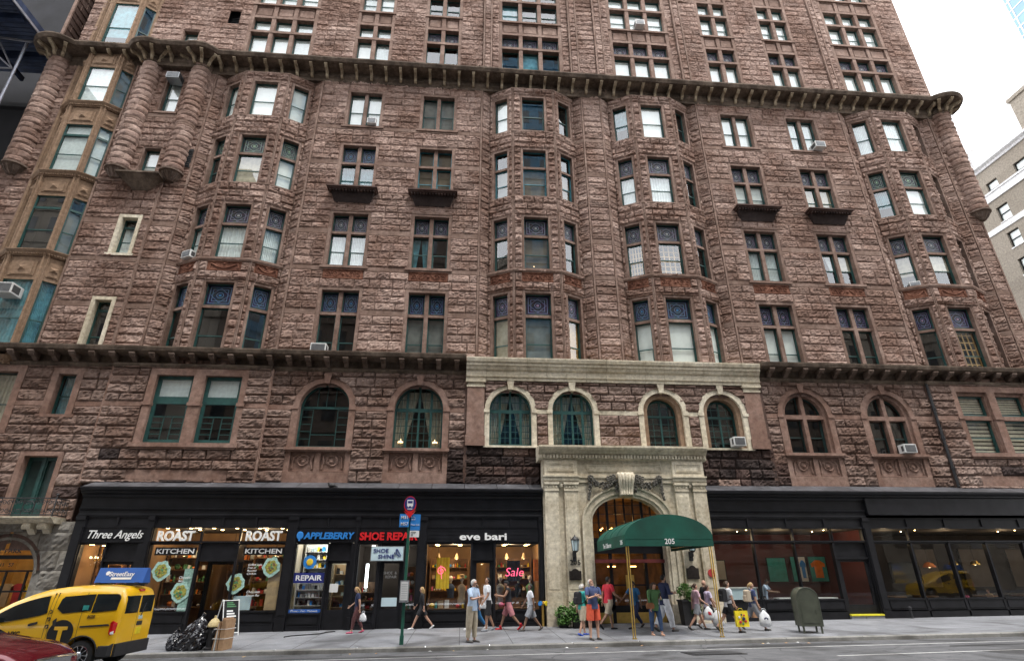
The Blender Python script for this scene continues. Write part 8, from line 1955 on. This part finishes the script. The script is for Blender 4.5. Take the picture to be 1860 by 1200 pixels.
for (x, z0, z1, mt, lab) in ((-.72, -.35, .78, 'fabric yellow', 'yellow dress hanging in the left boutique window'), (2.1, -.1, .65, 'fabric black', 'black cloth hanging behind the sale sign'), (3.0, -.1, .7, 'orange paint', 'orange scarf hanging at the right end of the boutique window')):
    w = .26 if x < 2.9 else .1; b = MB(); n = 8
    b.add([(x-w+2*w*i/n, -.62-.02*(i%2), z) for z in (z0, z1) for i in range(n+1)]+[(x-w+2*w*i/n, -.60-.02*(i%2), z) for z in (z0, z1) for i in range(n+1)], [(i, i+1, n+2+i, n+1+i) for i in range(n)]+[(2*n+2+i, 3*n+3+i, 3*n+4+i, 2*n+3+i) for i in range(n)])
    b.build('hanging_garment', mt, None, label=lab, category='garment')
for (x, y) in ((-.95, 0), (-.2, .5), (.86, .6), (1.9, .5), (2.6, .2)): pendant(x, y, .75 if x != .86 else .55, {-.95: 'hanging lamp at the left end of the boutique', -.2: 'hanging lamp right of the yellow dress', .86: 'hanging lamp seen through the boutique door', 1.9: 'hanging lamp above the sale sign', 2.6: 'hanging lamp at the right end of the boutique'}[x], 'fabric tan', .09, 1.25)
# fashion shop with chandelier and hats
chandelier(-14.0, -.2, .75, 'glowing chandelier behind the leftmost shop window', .34); chandelier(-13.9, .3, .2, 'smaller chandelier hanging low in the leftmost shop window', .22, 6)
for i, x in enumerate((-14.25, -13.95, -13.68)): mannequin(x, -.5, ('fabric red', 'fabric tan', 'fabric white')[i], ('mannequin in red turban at the left of the leftmost shop window', 'mannequin in tan with red hat in the middle of the leftmost shop window', 'pale mannequin at the right of the leftmost shop window')[i], s=.72, hat=('fabric red', 'fabric red', None)[i])
shelving(-14.5, -13.55, .75, [-1.0, -.6, -.2, .2, .6, .95], 'glass shelves behind the chandeliers of the leftmost shop', 'item on the shelves of the leftmost shop', 'goods in the leftmost shop', ['fabric tan', 'fabric yellow', 'fabric red', 'white paper', 'fabric pink'])
shelving(-13.3, -12.3, .9, [-.9, -.4, .1, .6], 'shelves behind the door of the leftmost shop', 'item on the shelves of the leftmost shop', 'goods in the leftmost shop', ['fabric tan', 'fabric yellow', 'fabric red', 'white paper'])
# kitchen
shelving(-11.85, -10.2, .75, [-.95, -.5, -.05, .4, .85], 'dark wooden shelves behind the left kitchen window', 'jar or box on the wooden shelves of the kitchen', 'goods on the kitchen shelves', ['wood brown', 'fabric tan', 'orange paint', 'white paper', 'fabric green'], gh=(.12, .28))
shelving(-8.5, -6.95, .9, [-.95, -.5, -.05, .4, .85], 'dark wooden shelves behind the right kitchen window', 'jar or box on the wooden shelves of the kitchen', 'goods on the kitchen shelves', ['wood brown', 'fabric tan', 'fabric red', 'white paper', 'fabric green'], gh=(.12, .28))
shelving(-9.95, -8.7, 2.2, [-.7, -.2, .3, .8], 'shelves seen through the open kitchen doorway', 'jar or box on the wooden shelves of the kitchen', 'goods on the kitchen shelves', ['wood brown', 'orange paint', 'white paper', 'fabric black'], gh=(.15, .32))
for i, x in enumerate((-11.3, -10.5, -8.0, -7.2)):
    t = thing('bar_stool', (x, -.2, -1.7), ('stool at the left end behind the left kitchen window', 'stool at the right end behind the left kitchen window', 'stool at the left end behind the right kitchen window', 'stool at the right end behind the right kitchen window')[i], 'stool', local=True); b = MB(); b.lathe([(.17, .7), (.17, .75), (.001, .76)], (0, 0, 0), 12); b.build('seat', 'wood brown', t, origin=(0,0,0))
    for a in range(4): b = MB(); b.tube([(.12*math.cos(a*1.57), .12*math.sin(a*1.57), .7), (.19*math.cos(a*1.57), .19*math.sin(a*1.57), 0)], .015, 5); b.build('leg', 'iron', t, origin=(0,0,0))
for i, x in enumerate((-11.2, -9.3, -7.6)): pendant(x, .5, .9, ('pendant lamp behind the left kitchen sign', 'pendant lamp over the kitchen doorway', 'pendant lamp behind the right kitchen sign')[i], 'wood brown', .14, 1.85)
# phone shop, shoe shop
shelving(-6.35, -5.3, -.3, [-.9, -.62, -.35], 'white shelves of phone boxes in the repair shop window', 'white phone box in the repair shop window', 'phone boxes in the repair shop window', ['white paper', 'white paper', 'letter blue', 'fabric black', 'grey metal'], gh=(.12, .2), gw=(.07, .12), shp='box', mt='white enamel')
shelving(-6.35, -5.3, .45, [-.2, .12, .44, .76, 1.05], 'upper white shelves inside the phone repair shop', 'small boxed accessory inside the phone repair shop', 'boxed accessories in the repair shop', ['white paper', 'letter blue', 'fabric black', 'fabric yellow', 'pale blue panel'], gh=(.1, .2), gw=(.07, .14), shp='box', mt='white enamel')
shelving(-5.1, -4.35, .3, [-1.0, -.6, -.2, .2], 'shelves seen through the phone shop door', 'small boxed accessory inside the phone repair shop', 'boxed accessories in the repair shop', ['white paper', 'letter blue', 'fabric black', 'fabric red', 'pale blue panel'], gh=(.1, .22), gw=(.07, .14), shp='box', mt='fabric tan')
shelving(-3.95, -3.33, -.3, [-1.05, -.75, -.45], 'narrow rack in the left shoe repair window', 'small bottle or tin in the shoe repair window', 'goods in the shoe repair windows', ['fabric red', 'fabric white', 'wood brown', 'orange paint'], gh=(.08, .2), gw=(.06, .12))
shelving(-2.18, -1.8, -.4, [-1.05, -.78, -.5, -.2, .1], 'narrow rack in the right shoe repair window', 'small bottle or tin in the shoe repair window', 'goods in the shoe repair windows', ['fabric red', 'fabric white', 'fabric green', 'orange paint', 'fabric yellow', 'fabric pink'], gh=(.1, .2), gw=(.05, .1))
# restaurant and bar
for (x0, x1, z0, z1, mt, m2, lab) in ((12.95, 13.75, -.35, .55, 'fabric teal', None, 'teal picture on the red restaurant wall'), (14.0, 14.25, -.35, .6, 'fabric teal', None, 'narrow teal picture right of the large teal one'), (14.35, 14.65, -.35, .6, 'white paper', 'letter blue', 'framed white and blue jersey on the restaurant wall'), (14.8, 15.55, -.35, .6, 'fabric teal', 'orange paint', 'framed orange jersey on a teal ground')):
    picture(x0*1.1, x1*1.1, 2.3, z0+.15, z1+.25, mt, lab, m2)
picture(11.2, 12.2, 2.35, -.1, .7, 'shop wall pale', 'pale sketch on the red wall at the left end of the restaurant')
t = thing('counter', (12, -.5, -1.58), 'pale green glass counter behind the left restaurant window', 'counter'); b = MB(); b.box(10.5, 12.0, -.8, -.2, -1.5, -.42); b.build('body', 'pale blue panel', t); b = MB(); b.box(10.45, 12.05, -.84, -.16, -.42, -.38); b.build('top', 'white enamel', t)
t = thing('counter', (13.2, -.5, -1.58), 'white topped work counter in front of the man in pale blue', 'counter'); b = MB(); b.box(12.9, 15.3, -.85, -.45, -1.5, -.82); b.build('body', 'black matt', t); b = MB(); b.box(12.85, 15.35, -.88, -.42, -.82, -.78); b.build('top', 'white enamel', t)
pendant(20.9, .6, .35, 'glowing orange pendant lamp inside the bar', 'orange paint', .26, 1.8); pendant(22.6, 1.2, .45, 'brass pendant lamp right of the orange one', 'brass', .2, 1.8); pendant(23.5, 1.0, .45, 'brass pendant lamp at the right of the bar', 'brass', .2, 1.8)
for i, (x, y) in enumerate(((18.6, .2), (20.2, .4), (22.8, .2), (24.8, .5))):
    t = thing('dining_table', (x, y, -1.55), ('dining table under the dark screen in the bar', 'dining table under the orange pendant', 'dining table between the two diners', 'dining table at the right edge of the bar')[i], 'table', local=True); b = MB(); b.lathe([(.45, .72), (.45, .76), (.001, .76)], (0, 0, 0), 18); b.build('top', 'wood brown', t, origin=(0,0,0)); b = MB(); b.tube([(0, 0, .72), (0, 0, .03)], .04, 8); b.lathe([(.28, 0), (.28, .03), (.05, .05)], (0, 0, 0), 14); b.build('base', 'iron', t, origin=(0,0,0))
t = thing('wall_screen', (20.4, 2.3, -.3), 'large dark screen on the bar wall', 'screen'); b = MB(); b.box(20.2, 21.7, 2.2, 2.3, -.3, .6); b.build('panel', 'car glass dark' if 'car glass dark' in MATS else 'black matt', t)
for i, (x0, x1) in enumerate(((18.2, 19.6), (22.2, 23.2), (24.5, 26.0), (27, 29))):
    picture(x0, x1, 2.9, -.5, 1.2, 'bar panel', ('pale wall panel at the left end of the bar', 'pale wall panel behind the brass pendants', 'pale wall panel behind the right diners', 'pale wall panel at the far right of the bar')[i])
t = thing('small_bollard', (18.05, -1.25, gz(18, -1.2)), 'small dark hose connection by the bar wall right of the yellow step', 'bollard', local=True); b = MB(); b.lathe([(.07, 0), (.05, .03), (.045, .3), (.075, .32), (.07, .4), (.02, .43)], (0, 0, 0), 12); b.build('body', 'iron', t, origin=(0,0,0))
chandelier(3.3, .25, 14.6, 'glowing chandelier low in the middle light of the third centre bay window', .3, 8)

# litter in the gutter
for i in range(14):
    x = rg.uniform(-6, 17); y = rg.uniform(-6.7, -6.1); b = MB(); a = rg.uniform(0, 3); w = rg.uniform(.03, .07); z = rz(x, y)+.008
    b.add([(x+w*math.cos(a+k*1.57), y+w*.7*math.sin(a+k*1.57), z+(.0, .012, .0, .02)[k]) for k in range(4)]+[(x, y, z+.03)], [(0,1,4),(1,2,4),(2,3,4),(3,0,4),(3,2,1,0)])
    b.build('litter', ('white paper', 'cardboard', 'fabric tan')[i % 3], None, label='scrap of litter lying in the gutter along the curb', category='litter', group='litter in the gutter')
